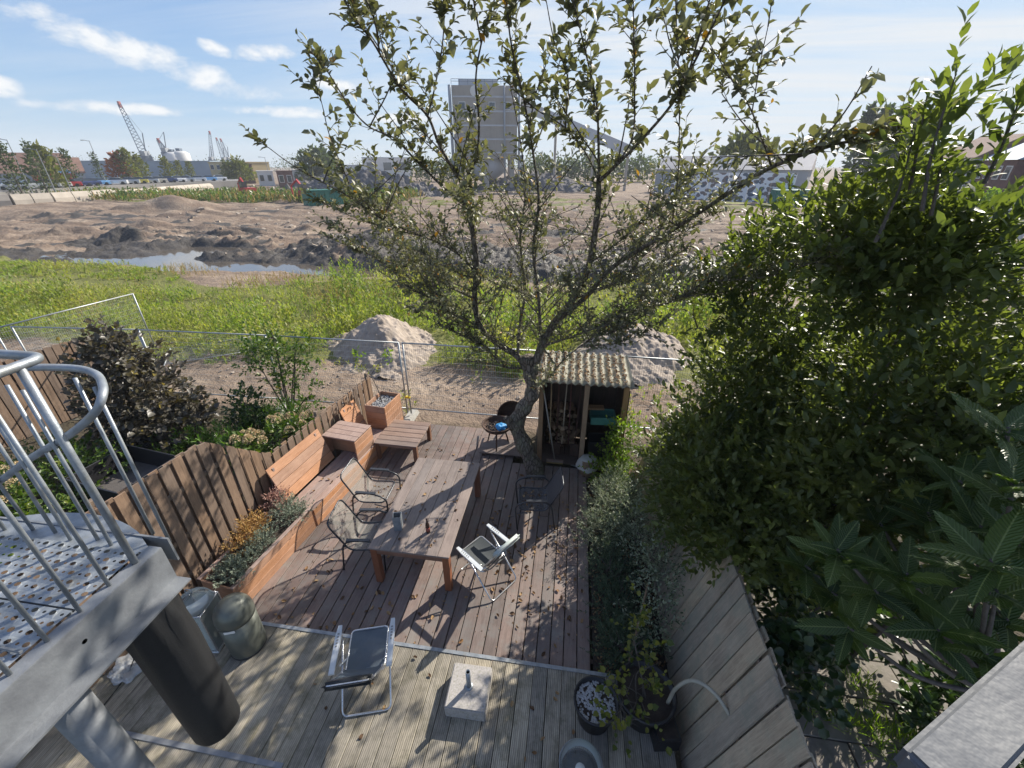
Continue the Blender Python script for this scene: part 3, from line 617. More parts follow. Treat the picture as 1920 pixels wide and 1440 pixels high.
def build_planter_bench():
    root = empty('raised_planter', G(0, 0), -LA, 'raised plank planter bed of orange-brown wood filled with silvery herbs', 'planter')
    for k in range(3): plank('front_plank', M['bench'], (-0.014, 0.45, 0.075+k*0.15), (0.028, 1.62, 0.146), root)
    for k in range(3):
        plank('end_plank', M['benchx'], (-0.30, -0.345, 0.075+k*0.15), (0.54, 0.028, 0.146), root)
        plank('back_plank', M['bench'], (-0.60, 0.45, 0.075+k*0.15), (0.028, 1.56, 0.146), root)
    plank('rim', M['benchtop'], (-0.02, 0.45, 0.462), (0.06, 1.62, 0.022), root); plank('rim', M['benchtop'], (-0.60, 0.45, 0.462), (0.06, 1.62, 0.022), root)
    MB().box((-0.30, 0.45, 0.20), (0.54, 1.54, 0.40)).build('soil', M['soil'], root)
    root = empty('corner_bench', G(0, 0), -LA, 'long orange-brown plank bench with two slanted backrests along the low fence', 'bench')
    z = 0.38
    for k in range(3): plank('front_plank', M['bench'], (-0.016, 2.56, 0.06+k*0.123), (0.028, 2.5, 0.120), root)
    plank('end_plank', M['benchx'], (-0.27, 1.30, 0.18), (0.50, 0.028, 0.36), root)
    for k in range(4): plank('seat_plank', M['benchtop'], (-0.065-k*0.128, 2.56, z), (0.124, 2.54, 0.028), root)
    tl = math.atan2(0.25, 0.66)
    for (y0, y1) in ((1.30, 2.64), (3.34, 3.86)):
        for k in range(4):
            t = (k+0.5)/4; wv = 0.70/4
            plank('back_plank', M['bench'], (-0.53-0.25*t, (y0+y1)/2, 0.42+0.66*t), (0.026, y1-y0, wv-0.006), root, (0, -tl, 0))
        for y in (y0+0.12, y1-0.12): plank('back_strut', M['benchtop'], (-0.70, y, 0.55), (0.045, 0.045, 1.0), root, (0, -0.12, 0))
    root = empty('box_table', G(0, 0), -LA, 'boxy plank side table with open front standing between the two bench seats', 'table')
    y0, y1, zt = 2.70, 3.30, 0.86
    for k in range(4): plank('top_plank', M['benchtop'], (-0.40, y0+(k+0.5)*0.15, zt), (0.76, 0.146, 0.028), root)
    for k in range(3):
        plank('front_plank', M['bench'], (-0.035, (y0+y1)/2, 0.47+k*0.142), (0.028, y1-y0, 0.139), root)
        plank('side_plank', M['benchx'], (-0.41, y1-0.02, 0.47+k*0.142), (0.70, 0.028, 0.139), root)
    plank('side_plank', M['benchx'], (-0.41, y0+0.22, 0.62), (0.70, 0.024, 0.42), root)
    plank('back_plank', M['bench'], (-0.755, (y0+y1)/2, 0.6), (0.028, y1-y0, 0.46), root)
    root = empty('pebble_planter', G(0, 0), -LA, 'tall narrow plank planter topped with white pebbles at the bench end', 'planter')
    y0, y1, zt = 3.90, 4.60, 0.94
    for k in range(6):
        zc = 0.078+k*0.157
        plank('front_plank', M['bench'], (-0.06, (y0+y1)/2, zc), (0.028, y1-y0, 0.153), root); plank('back_plank', M['bench'], (-0.54, (y0+y1)/2, zc), (0.028, y1-y0, 0.153), root)
        for y in (y0+0.014, y1-0.014): plank('end_plank', M['benchx'], (-0.30, y, zc), (0.45, 0.028, 0.153), root)
    MB().box((-0.30, (y0+y1)/2, 0.42), (0.448, 0.64, 0.84)).build('soil', M['soil'], root)
    mb = MB()
    for k in range(420):
        r = random.uniform(0.010, 0.022); c = Vector((-0.30+jit(0.20), (y0+y1)/2+jit(0.30), 0.845+random.uniform(0, 0.02)))
        mb.lathe([(0.0, -r*0.6), (r, -r*0.1), (r*0.7, r*0.5), (0.0, r*0.65)], c, 5)
    mb.build('pebbles', M['pebble'], root)['kind'] = 'stuff'
build_planter_bench()

# ------------------------------------------------------------------ tables
def build_tables():
    root = empty('dining_table', (-2.09, 5.07, 0), 0, 'long weathered plank dining table with square reddish legs', 'table')
    n = 7; w_ = 1.22/n
    for k in range(n): plank('top_plank', M['table'], (-0.61+w_*(k+0.5), 0, 0.735+jit(0.0015)), (w_-0.006, 2.17, 0.03), root)
    for sx in (-1, 1):
        plank('side_apron', M['table'], (sx*0.55, 0, 0.67), (0.028, 1.95, 0.098), root)
        for sy in (-1, 1): plank('leg', M['tableleg'], (sx*0.545, sy*1.02, 0.36), (0.10, 0.10, 0.718), root)
    for sy in (-1, 1): plank('end_apron', M['tableap'], (0, sy*1.05, 0.67), (0.99, 0.028, 0.098), root)
    root = empty('low_table', (-3.50, 7.36, 0), R(-1), 'small square slatted low table beside the box table and bench', 'table')
    for k in range(6): plank('top_slat', M['lowtable'], (0, -0.405+k*0.162, 0.425), (0.95, 0.154, 0.028), root)
    for sx in (-1, 1):
        plank('apron', M['lowtable'], (0, sx*0.42, 0.37), (0.82, 0.03, 0.08), root)
        plank('side_apron', M['deck'], (sx*0.425, 0, 0.37), (0.03, 0.78, 0.08), root)
        for sy in (-1, 1): plank('leg', M['lowleg'], (sx*0.425, sy*0.42, 0.205), (0.085, 0.085, 0.41), root)
build_tables()

# ------------------------------------------------------------------ seats
def mesh_chair(loc, rz, label, mesh='mesh'):
    r = empty('mesh_armchair', loc, rz, label, 'chair', 'mesh armchairs round the dining table')
    hw = 0.285; tr = 0.0135
    loop = fillet([(-hw, 0.27, 0.425), (-hw, -0.20, 0.395), (-hw, -0.47, 0.94), (hw, -0.47, 0.94), (hw, -0.20, 0.395), (hw, 0.27, 0.425)], 0.11, 6, True)
    MB().tube(loop, tr, 8, closed=True).build('seat_frame', M['blackmetal'], r, smooth=True)
    for s in (-1, 1):
        x = s*(hw+0.035)
        arm = fillet([(x, -0.36, 0.0), (x, -0.27, 0.62), (x, 0.10, 0.645), (x, 0.34, 0.55), (x, 0.30, 0.0)], 0.16, 7)
        MB().tube(arm, 0.0145, 8).build('arm_and_legs', M['blackmetal'], r, smooth=True)
        MB().box((0, 0, 0), (0.05, 0.36, 0.018)).build('arm_pad', M['blackmetal'], r, (x, -0.03, 0.655))
        MB().tube([(s*(hw-0.01), 0.1, 0.413), (x, 0.1, 0.40), (x, 0.31, 0.36)], 0.009, 6).tube([(s*(hw-0.01), -0.27, 0.50), (x, -0.27, 0.50)], 0.009, 6).build('bracket', M['blackmetal'], r)
    prof = bez([(0, 0.27, 0.425), (0, 0.04, 0.405), (0, -0.18, 0.405), (0, -0.27, 0.53), (0, -0.37, 0.74), (0, -0.47, 0.94)], 4)
    mb = MB(); n = len(prof); nx = 7
    for i, p in enumerate(prof):
        for j in range(nx):
            t = j/(nx-1)*2-1; mb.v.append((t*(hw-0.012), p.y, p.z-0.03*(1-t*t)*(1 if p.z < 0.5 else 0.2)))
    mb.f = [(i*nx+j, i*nx+j+1, (i+1)*nx+j+1, (i+1)*nx+j) for i in range(n-1) for j in range(nx-1)]
    mb.build('sling', M[mesh], r, smooth=True); return r
mesh_chair((-3.30, 5.50, 0), R(-88), 'open mesh armchair with dark tube frame facing the table beside the bench')
mesh_chair((-2.98, 4.50, 0), R(-82), 'open mesh armchair tucked under the table near the silvery planter')
mesh_chair((-0.42, 5.72, 0), R(97), 'dark mesh armchair littered with dry leaves near the tree trunk', 'darkmesh')

def folding_chair(loc, rz, label, pad, sl, lean=0.46):
    r = empty('folding_chair', loc, rz, label, 'chair', 'folding aluminium garden chairs')
    hw = 0.27
    for s in (-1, 1):
        x = s*0.31
        pts = [(x-0.03, -0.26, 0.60), (x+0.03, -0.26, 0.60), (x+0.034, 0.16, 0.63), (x+0.022, 0.28, 0.632), (x-0.022, 0.28, 0.632), (x-0.034, 0.16, 0.63)]
        up = [(a, b, c+0.025) for a, b, c in pts]
        m = MB().add(pts+up, [(5, 4, 3, 2, 1, 0), (6, 7, 8, 9, 10, 11)]+[(i, (i+1) % 6, 6+(i+1) % 6, 6+i) for i in range(6)])
        o = m.build('armrest', M['armgrey'], r)
        q = MB()
        for k in range(5): q.box((x, 0.03+k*0.035, 0.6535+0.0022*k), (0.022, 0.008, 0.003))
        q.build('slot_shade_bars', M['blackplastic'], o)  # black bars laid on the armrest paint the dark of its slots
        MB().tube([(x-s*0.03, 0.18, 0.61), (x-s*0.04, 0.02, 0.40)], 0.010, 6).build('arm_strut', M['alu'], r)
    rear = fillet([(-hw, 0.14, 0.58), (-hw, -0.40, 0.0+0.012), (hw, -0.40, 0.012), (hw, 0.14, 0.58)], 0.07, 6)
    MB().tube(rear, 0.0125, 8).build('rear_leg', M['alu'], r, smooth=True)
    fr = fillet([(-hw+0.028, -0.16, 0.58), (-hw+0.028, 0.36, 0.012), (hw-0.028, 0.36, 0.012), (hw-0.028, -0.16, 0.58)], 0.07, 6)
    MB().tube(fr, 0.0125, 8).build('front_leg', M['alu'], r, smooth=True)
    st = fillet([(-hw+0.05, 0.34, 0.43), (-hw+0.05, -0.16, 0.395), (hw-0.05, -0.16, 0.395), (hw-0.05, 0.34, 0.43)], 0.05, 5, True)
    MB().tube(st, 0.011, 8, closed=True).build('seat_frame', M['alu'], r, smooth=True)
    yb, zb, yt, zt = -0.12, 0.42, -0.12-lean, 1.04
    bk = fillet([(-hw+0.045, yb, zb), (-hw+0.045, yt, zt), (hw-0.045, yt, zt), (hw-0.045, yb, zb)], 0.08, 6)
    MB().tube(bk, 0.0125, 8).tube(fillet([(-hw+0.045, yb-0.08, zb+0.13), (-hw+0.09, yb-0.13, zb+0.06), (hw-0.09, yb-0.13, zb+0.06), (hw-0.045, yb-0.08, zb+0.13)], 0.05), 0.010, 8).build('back_frame', M['alu'], r, smooth=True)
    def sheet(a, b, w0, sag, t=0.006):
        m = MB(); nx, ny = 7, 8
        for q in (0, -t):
            for i in range(ny):
                v = i/(ny-1); p = Vector(a).lerp(Vector(b), v)
                for j in range(nx):
                    u = j/(nx-1)*2-1; k = sag*(1-u*u)
                    m.v.append((u*w0, p.y-k*0.3, p.z+q-k))
        for L in (0, nx*ny):
            for i in range(ny-1):
                for j in range(nx-1):
                    f = (L+i*nx+j, L+i*nx+j+1, L+(i+1)*nx+j+1, L+(i+1)*nx+j); m.f.append(f if L == 0 else f[::-1])
        return m
    sheet((0, 0.34, 0.438), (0, -0.12, 0.402), hw-0.055, 0.02).build('seat_sling', M[sl], r, smooth=True)
    sheet((0, yb, zb+0.01), (0, yt+0.02, zt-0.02), hw-0.05, 0.025).build('back_sling', M[sl], r, smooth=True)
    bm = bmesh.new(); bmesh.ops.create_cube(bm, size=1); bmesh.ops.scale(bm, vec=(0.50, 0.075, 0.18), verts=bm.verts)
    bmesh.ops.bevel(bm, geom=bm.edges[:], offset=0.033, segments=3, affect='EDGES')
    me = bpy.data.meshes.new('head_pad'); bm.to_mesh(me); bm.free(); me.materials.append(M[pad]); me.polygons.foreach_set('use_smooth', [True]*len(me.polygons))
    link('head_pad', me, r, (0, yt+0.045, zt-0.06), (math.atan2(lean, zt-zb)*1.0, 0, 0))
    return r
folding_chair((-1.03, 4.36, 0), R(55), 'folding aluminium chair with pale armrests and pale head pad beside the dining table', 'padpale', 'sling', 0.36)
folding_chair((-2.13, 2.66, 0.1), R(17), 'folding aluminium recliner with black head pad standing alone on the grey deck', 'padblack', 'slinglight', 0.50)

# ------------------------------------------------------------------ small things
def build_small():
    p = atz(860, 995, 0.75)
    r = empty('beer_bottle', atz(803, 998, 0.75), 0, 'dark brown glass bottle standing on the dining table', 'bottle')
    MB().lathe([(0.0, 0.0), (0.031, 0.0), (0.033, 0.01), (0.033, 0.14), (0.029, 0.165), (0.016, 0.20), (0.0135, 0.255), (0.0155, 0.258), (0.0155, 0.272), (0.0, 0.272)], n=16).build('glass', M['bottle'], r, smooth=True)
    MB().lathe([(0.0335, 0.045), (0.0335, 0.11)], n=16).build('paper_label', simple('faded_red_label', (0.28, 0.07, 0.05), 0.7), r, smooth=True)
    r = empty('metal_vase', atz(748, 990, 0.75), R(12), 'tall square grey metal vase standing on the dining table', 'vase')
    mb = MB(); h = 0.27; a, b = 0.055, 0.062; t = 0.006
    vs = []
    for (q, z) in ((a, 0), (b, h), (b-t, h), (a-t, 0.02)): vs += [(-q, -q, z), (q, -q, z), (q, q, z), (-q, q, z)]
    fs = [(3, 2, 1, 0), (12, 13, 14, 15)]
    for k in range(3):
        for j in range(4): fs.append((k*4+j, k*4+(j+1) % 4, k*4+4+(j+1) % 4, k*4+4+j))
    mb.add(vs, fs).build('body', M['galv'], r)
    # parasol foot
    r = empty('parasol_foot', (-0.885, 2.625, 0.1), R(1), 'square speckled concrete parasol foot with steel tube on the grey deck', 'parasol foot')
    bm = bmesh.new(); bmesh.ops.create_cube(bm, size=1); bmesh.ops.scale(bm, vec=(0.47, 0.49, 0.2), verts=bm.verts); bmesh.ops.bevel(bm, geom=bm.edges[:], offset=0.012, segments=2, affect='EDGES')
    me = bpy.data.meshes.new('block'); bm.to_mesh(me); bm.free(); me.materials.append(M['granite']); link('block', me, r, (0, 0, 0.101))
    MB().lathe([(0.028, 0.2), (0.028, 0.50), (0.023, 0.50), (0.023, 0.22)], n=16).lathe([(0.05, 0.2), (0.05, 0.212), (0.028, 0.214)], n=16).build('tube', M['galv'], r, smooth=True)
    MB().lathe([(0.0, 0.47), (0.0232, 0.47)], n=16).build('bore_shade_disc', M['blackplastic'], r)  # black disc set in the open tube paints its inner shade
    # bin with domed lid
    r = empty('domed_bin', (-3.90, 2.80, 0.1), R(20), 'large dark green-grey metal bin with domed lid on the grey deck', 'bin')
    MB().lathe([(0.0, 0.01), (0.20, 0.01), (0.208, 0.03), (0.215, 0.62)], n=32).build('body', M['bin'], r, smooth=True)
    MB().lathe([(0.20, 0.0), (0.21, 0.0), (0.21, 0.03), (0.20, 0.03)], n=32).build('base_ring', M['blackplastic'], r, smooth=True)
    MB().lathe([(0.219, 0.60), (0.221, 0.66)]+[(0.217*math.cos(a), 0.68+0.215*math.sin(a)) for a in np.linspace(0, math.pi/2, 10)], n=32).build('domed_lid', M['bin'], r, smooth=True)
    MB().box((0, -0.217, 0.585), (0.12, 0.006, 0.036)).build('maker_plate', M['white'], r)
    # lantern
    r = empty('glass_lantern', (-4.42, 2.80, 0.1), R(8), 'tall framed glass lantern with domed metal top beside the bin', 'lantern')
    for sx in (-1, 1):
        for sy in (-1, 1): plank('corner_post', M['alu'], (sx*0.17, sy*0.17, 0.36), (0.022, 0.022, 0.70), r)
        MB().box((sx*0.17, 0, 0.36), (0.004, 0.31, 0.66)).build('pane', M['glass'], r); MB().box((0, sx*0.17, 0.36), (0.31, 0.004, 0.66)).build('pane', M['glass'], r)
        plank('top_rail', M['alu'], (sx*0.17, 0, 0.715), (0.024, 0.36, 0.02), r); plank('top_rail', M['alu'], (0, sx*0.17, 0.715), (0.31, 0.024, 0.02), r)
    plank('base', M['alu'], (0, 0, 0.012), (0.38, 0.38, 0.024), r)
    MB().lathe([(0.20, 0.726), (0.205, 0.74)]+[(0.195*math.cos(a), 0.74+0.16*math.sin(a)) for a in np.linspace(0, 1.45, 8)]+[(0.02, 0.92), (0.0, 0.925)], n=24).build('domed_top', M['glass'], r, smooth=True)
    MB().tube([(0.045*math.cos(a), 0, 0.955+0.04*math.sin(a)) for a in np.linspace(0, 2*math.pi, 13)[:-1]], 0.006, 6, closed=True).build('ring', M['galv'], r, smooth=True)
    MB().lathe([(0.0, 0.025), (0.06, 0.025), (0.06, 0.2), (0.0, 0.2)], n=16).build('candle', M['white'], r, smooth=True)
    # fire bowl on a low step
    r = empty('low_step', (-1.31, 7.72, 0), 0, 'low wooden platform of two wide boards under the fire bowl', 'platform')
    for k in range(4): plank('board', M['deck'], (0, -0.28+k*0.19, 0.072), (0.95, 0.184, 0.026), r)
    for k in (-1, 1): plank('bearer', M['darkwood'], (k*0.38, 0, 0.029), (0.07, 0.74, 0.056), r)
    def bowl(nm, loc, lab, rot=None):
        r = empty(nm, loc, 0, lab, 'fire bowl')
        if rot: r.rotation_euler = rot
        pr = [(0.33*math.sin(a), 0.55-0.19*math.cos(a)-0.0) for a in np.linspace(0, math.pi/2, 9)]; inn = [(x*0.965, z+0.012) for x, z in pr[::-1]]
        MB().lathe(pr+[(0.345, 0.552), (0.345, 0.56)]+inn[0:1]+inn[1:], n=28).build('bowl', M['rust'], r, smooth=True)
        for k in range(3):
            a = 0.6+k*2.094; MB().tube([(0.17*math.cos(a), 0.17*math.sin(a), 0.40), (0.27*math.cos(a), 0.27*math.sin(a), 0.0)], 0.018, 6).build('leg', M['rust'], r)
        return r
    r = bowl('fire_bowl', (-1.44, 7.70, 0.085), 'rusty round fire bowl on legs holding ash and a blue plastic bag')
    mb = MB()
    for k in range(140):
        a, q = random.uniform(0, 6.28), 0.24*math.sqrt(random.random()); s = random.uniform(0.008, 0.025)
        mb.box((q*math.cos(a), q*math.sin(a), 0.43+0.12*q*q/0.06*0.25+random.uniform(0, 0.02)), (s*2, s, s), Euler((jit(1), jit(1), jit(3))))
    mb.build('ash', simple('ash_and_charcoal', (0.25, 0.21, 0.18), 0.95, c2=(0.04, 0.035, 0.03), scale=30), r)['kind'] = 'stuff'
    bm = bmesh.new(); bmesh.ops.create_icosphere(bm, subdivisions=4, radius=0.11)
    for v in bm.verts:
        n = 0.35*math.sin(v.co.x*60+v.co.y*40)+0.3*math.sin(v.co.y*75-v.co.z*60)+0.25*math.sin(v.co.z*90+v.co.x*35)
        v.co *= 1+n*0.22; v.co.z *= 0.6; v.co.x *= 1.1
    me = bpy.data.meshes.new('plastic_bag'); bm.to_mesh(me); bm.free(); me.materials.append(M['blue'])
    tag(link('plastic_bag', me, None, (-1.34, 7.62, 0.62)), 'crumpled bright blue plastic bag lying in the fire bowl', 'bag')
    bowl('fire_bowl', (-1.35, 8.62, 0.33), 'spare rusty fire bowl tipped on its side with grass growing in it', (R(62), 0, R(20)))
    # broom leaning on the shed
    b = atz(1040, 868, 0.02); t = aty(1020, 735, 7.12)
    r = empty('yard_broom', b, 0, 'yard broom with pale wooden handle leaning against the shed front', 'broom')
    MB().tube([(0, 0, 0.06), t-b], 0.013, 8).build('handle', wood('broom_handle_wood', (0.42, 0.38, 0.33), (0.3, 0.27, 0.23), 'Z'), r, smooth=True)
    MB().box((0, 0, 0.055), (0.36, 0.06, 0.035)).build('head', M['lowtable'], r); MB().box((0, 0, 0.018), (0.35, 0.05, 0.04)).build('bristles', M['dryweed'], r)
build_small()

# ------------------------------------------------------------------ shed
def build_shed():
    r = empty('wood_shed', (0.36, 7.75, 0), 0, 'open-fronted wooden garden shed with corrugated cement roof beside the tree', 'shed')
    for x in (-0.82, 0.06, 0.80): plank('front_post', M['post'], (x, -0.46, 0.98), (0.095, 0.095, 1.96), r)
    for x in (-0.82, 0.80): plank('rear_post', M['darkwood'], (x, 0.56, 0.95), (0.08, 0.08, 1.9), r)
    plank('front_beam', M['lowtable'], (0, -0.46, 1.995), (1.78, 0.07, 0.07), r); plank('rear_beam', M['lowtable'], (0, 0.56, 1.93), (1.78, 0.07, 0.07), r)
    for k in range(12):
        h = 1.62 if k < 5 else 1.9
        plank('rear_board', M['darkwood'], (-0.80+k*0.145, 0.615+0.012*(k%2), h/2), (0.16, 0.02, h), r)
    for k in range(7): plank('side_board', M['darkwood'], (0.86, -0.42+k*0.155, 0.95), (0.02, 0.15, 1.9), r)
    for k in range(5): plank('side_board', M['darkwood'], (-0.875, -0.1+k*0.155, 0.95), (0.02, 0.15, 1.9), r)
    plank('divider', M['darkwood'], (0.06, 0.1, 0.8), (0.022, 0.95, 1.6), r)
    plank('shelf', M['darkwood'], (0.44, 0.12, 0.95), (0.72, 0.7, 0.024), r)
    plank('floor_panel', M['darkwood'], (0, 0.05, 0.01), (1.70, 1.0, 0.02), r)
    mb = MB(); nx, ny = 150, 6; t = 0.008
    for q in (0, t):
        for j in range(ny):
            v = j/(ny-1)
            for i in range(nx):
                x = -0.90+1.80*i/(nx-1); y = -0.66+1.40*v
                mb.v.append((x, y, 2.055+0.026*math.sin(x*2*math.pi/0.146)+q+(0.05)*v-0.012*math.sin(v*3)))
    L = nx*ny
    for j in range(ny-1):
        for i in range(nx-1):
            a = j*nx+i; mb.f += [(a, a+nx, a+nx+1, a+1), (L+a, L+a+1, L+a+nx+1, L+a+nx)]
    for i in range(nx-1): mb.f.append((i, i+1, L+i+1, L+i))
    mb.build('corrugated_roof', M['eternit'], r, smooth=True)
    # litter lying in the troughs
    n = 1500; k = rng.integers(0, 12, n); x = (-0.90+0.146*(k+0.38)+rng.normal(0, 0.018, n)); x = np.clip(x, -0.88, 0.88); y = rng.uniform(-0.6, 0.7, n)
    v = (y+0.66)/1.4; z = 2.066+0.026*np.sin(x*2*np.pi/0.146)+0.05*v-0.012*np.sin(v*3)+rng.uniform(0.002, 0.016, n)
    a = rng.uniform(0, 6.28, n); D = np.stack([np.cos(a), np.sin(a), rng.normal(0, 0.3, n)], 1); N = unit(np.array([0, 0, 1.0])+rng.normal(0, 0.5, (n, 3)))
    f = link('roof_litter', leaf_mesh('roof_litter', np.stack([x, y, z], 1), D, N, rng.uniform(0.03, 0.06, n), rng.uniform(0.02, 0.035, n), M['dryleaf']), r); f['kind'] = 'stuff'
    # firewood
    lm = {}
    for q in range(4):
        m = MB().lathe([(0.0, -0.17), (0.05, -0.17), (0.055, 0.0), (0.05, 0.17)], n=9)
        for i, vv in enumerate(m.v): m.v[i] = (vv[0]*(1+0.12*math.sin(i*3+q)), vv[1]*(1+0.12*math.cos(i*2.3+q)), vv[2])
        me = m.mesh('log', M['log']); e = MB().lathe([(0.0, 0.1705), (0.046, 0.1705)], n=9).mesh('sawn_end', M['logend']); lm[q] = (me, e)
    spots = []
    for row in range(9):
        for c in range(5): spots.append((-0.68+c*0.125+(row % 2)*0.06, 0.36, 0.08+row*0.105, R(90), 0, jit(0.1)))
    spots += [(-0.32, -0.05, 0.30, R(25), R(10), 0.2), (-0.34, -0.1, 0.56, R(30), R(-12), 0.1), (-0.20, 0.0, 0.22, R(70), R(20), 0.9), (-0.10, 0.1, 0.40, R(20), R(30), 0.2), (-0.55, 0.0, 0.62, R(80), 0, 0.4)]
    for i, (x, y, z, rx, ry, rz) in enumerate(spots):
        me, e = lm[i % 4]
        o = link('firewood_log', me, None, (0.36+x+jit(0.012), 7.75+y, z+0.02), (rx, ry, rz)); link('sawn_end', e, o)
        hi = i >= 45
        tag(o, 'split firewood log thrown loose in front of the stacked logs in the shed' if hi else 'round firewood log stacked in the left bay of the open shed', 'log', 'loose firewood in the shed' if hi else 'firewood stacked in the shed')
    # long tools on the rear wall
    for i, (x0, x1, cl) in enumerate(((-0.62, -0.66, (0.50, 0.36, 0.20)), (-0.47, -0.50, (0.12, 0.05, 0.035)), (-0.36, -0.33, (0.55, 0.45, 0.32)), (-0.22, -0.24, (0.14, 0.05, 0.04)), (-0.08, -0.03, (0.10, 0.045, 0.035)))):
        nm = ['garden_rake', 'garden_spade', 'garden_hoe', 'garden_fork', 'shovel'][i]
        tr = empty(nm, (0.36+x0, 7.60, 0.02), 0, ['garden rake with honey-coloured handle', 'garden spade with dark red-brown shaft', 'garden hoe with pale wooden handle', 'garden fork with dark red shaft', 'shovel with dark stained shaft'][i]+' standing upright inside the shed', 'tool')
        MB().tube([(0, 0, 0.3), (x1-x0, 0.34, 1.72)], 0.014, 6).build('handle', simple(nm+'_handle', cl, 0.6), tr, smooth=True)
        hd = MB()
        if nm in ('garden_spade', 'shovel'): hd.box((0, -0.01, 0.16), (0.17, 0.012, 0.30), Euler((-0.12, 0, 0)))
        else:
            hd.box((0, 0, 0.28), (0.22, 0.02, 0.02))
            for q in range(5): hd.tube([(-0.10+q*0.05, 0, 0.28), (-0.10+q*0.05, -0.04, 0.05)], 0.005, 4)
        hd.build('head', M['rust'], tr)
    # things on and under the shelf
    def tray(nm, lab, c, d, m, cat, rim=0.02):
        t = empty(nm, c, R(4), lab, cat); x, y, z = d; th = 0.008
        MB().box((0, 0, th/2), (x, y, th)).box((0, y/2, z/2), (x, th, z)).box((0, -y/2, z/2), (x, th, z)).box((x/2, 0, z/2), (th, y, z)).box((-x/2, 0, z/2), (th, y, z)).build('shell', M[m], t)
        MB().tube(fillet([(-x/2, -y/2, z), (x/2, -y/2, z), (x/2, y/2, z), (-x/2, y/2, z)], 0.04, 4, True), 0.012, 6, closed=True).build('rim', M[m], t); return t
    tray('plastic_crate', 'green plastic crate on the shed shelf', (0.80, 7.62, 0.98), (0.50, 0.36, 0.16), 'greencrate', 'crate')
    tray('storage_tub', 'black plastic tub on the shed floor under the shelf', (0.78, 7.62, 0.03), (0.46, 0.36, 0.5), 'blackplastic', 'tub')
    t = empty('folded_board', (0.62, 7.80, 1.17), R(5), 'honey-coloured offcut of board lying on the green crate', 'board'); plank('slab', M['post'], (0, 0, 0), (0.42, 0.16, 0.04), t)
    # log stump with cloth
    t = empty('chopping_block', (0.56, 7.12, -0.1), 0, 'short wooden chopping block in front of the shed draped with a pale sack', 'block')
    MB().lathe([(0.0, 0.0), (0.17, 0.0), (0.16, 0.2), (0.165, 0.44), (0.0, 0.44)], n=16).build('stump', M['log'], t, smooth=True)
    mb = MB(); n = 16
    for j, (rr, z) in enumerate(((0.0, 0.475), (0.08, 0.47), (0.165, 0.462), (0.20, 0.43), (0.215, 0.36), (0.23, 0.27), (0.25, 0.22))):
        for i in range(n):
            a = 2*math.pi*i/n; w_ = 1+0.10*math.sin(a*3+j)+0.06*math.sin(a*7)*(j > 3)
            mb.v.append((rr*w_*math.cos(a)*0.95, rr*w_*math.sin(a)*0.72, z+0.015*math.sin(a*5+j)*(j > 2)))
    for j in range(6):
        for i in range(n): mb.f.append((j*n+i, j*n+(i+1) % n, (j+1)*n+(i+1) % n, (j+1)*n+i))
    tag(mb.build('pale_sack', M['sack'], None, (0.56, 7.12, -0.1), smooth=True), 'pale grey cloth sack draped over the chopping block', 'sack')
    for (px, py, s) in ((1093, 878, 0.16), (1132, 868, 0.13), (1078, 872, 0.11)):
        p = atz(px, py, -0.08); mb = MB().box((0, 0, s*0.35), (s*1.5, s, s*0.7), Euler((jit(0.1), jit(0.1), jit(1))))
        tag(mb.build('stone_block', M['concrete'], None, p), 'pale broken stone block lying on the soil by the chopping block', 'stone', 'stones by the shed')
build_shed()

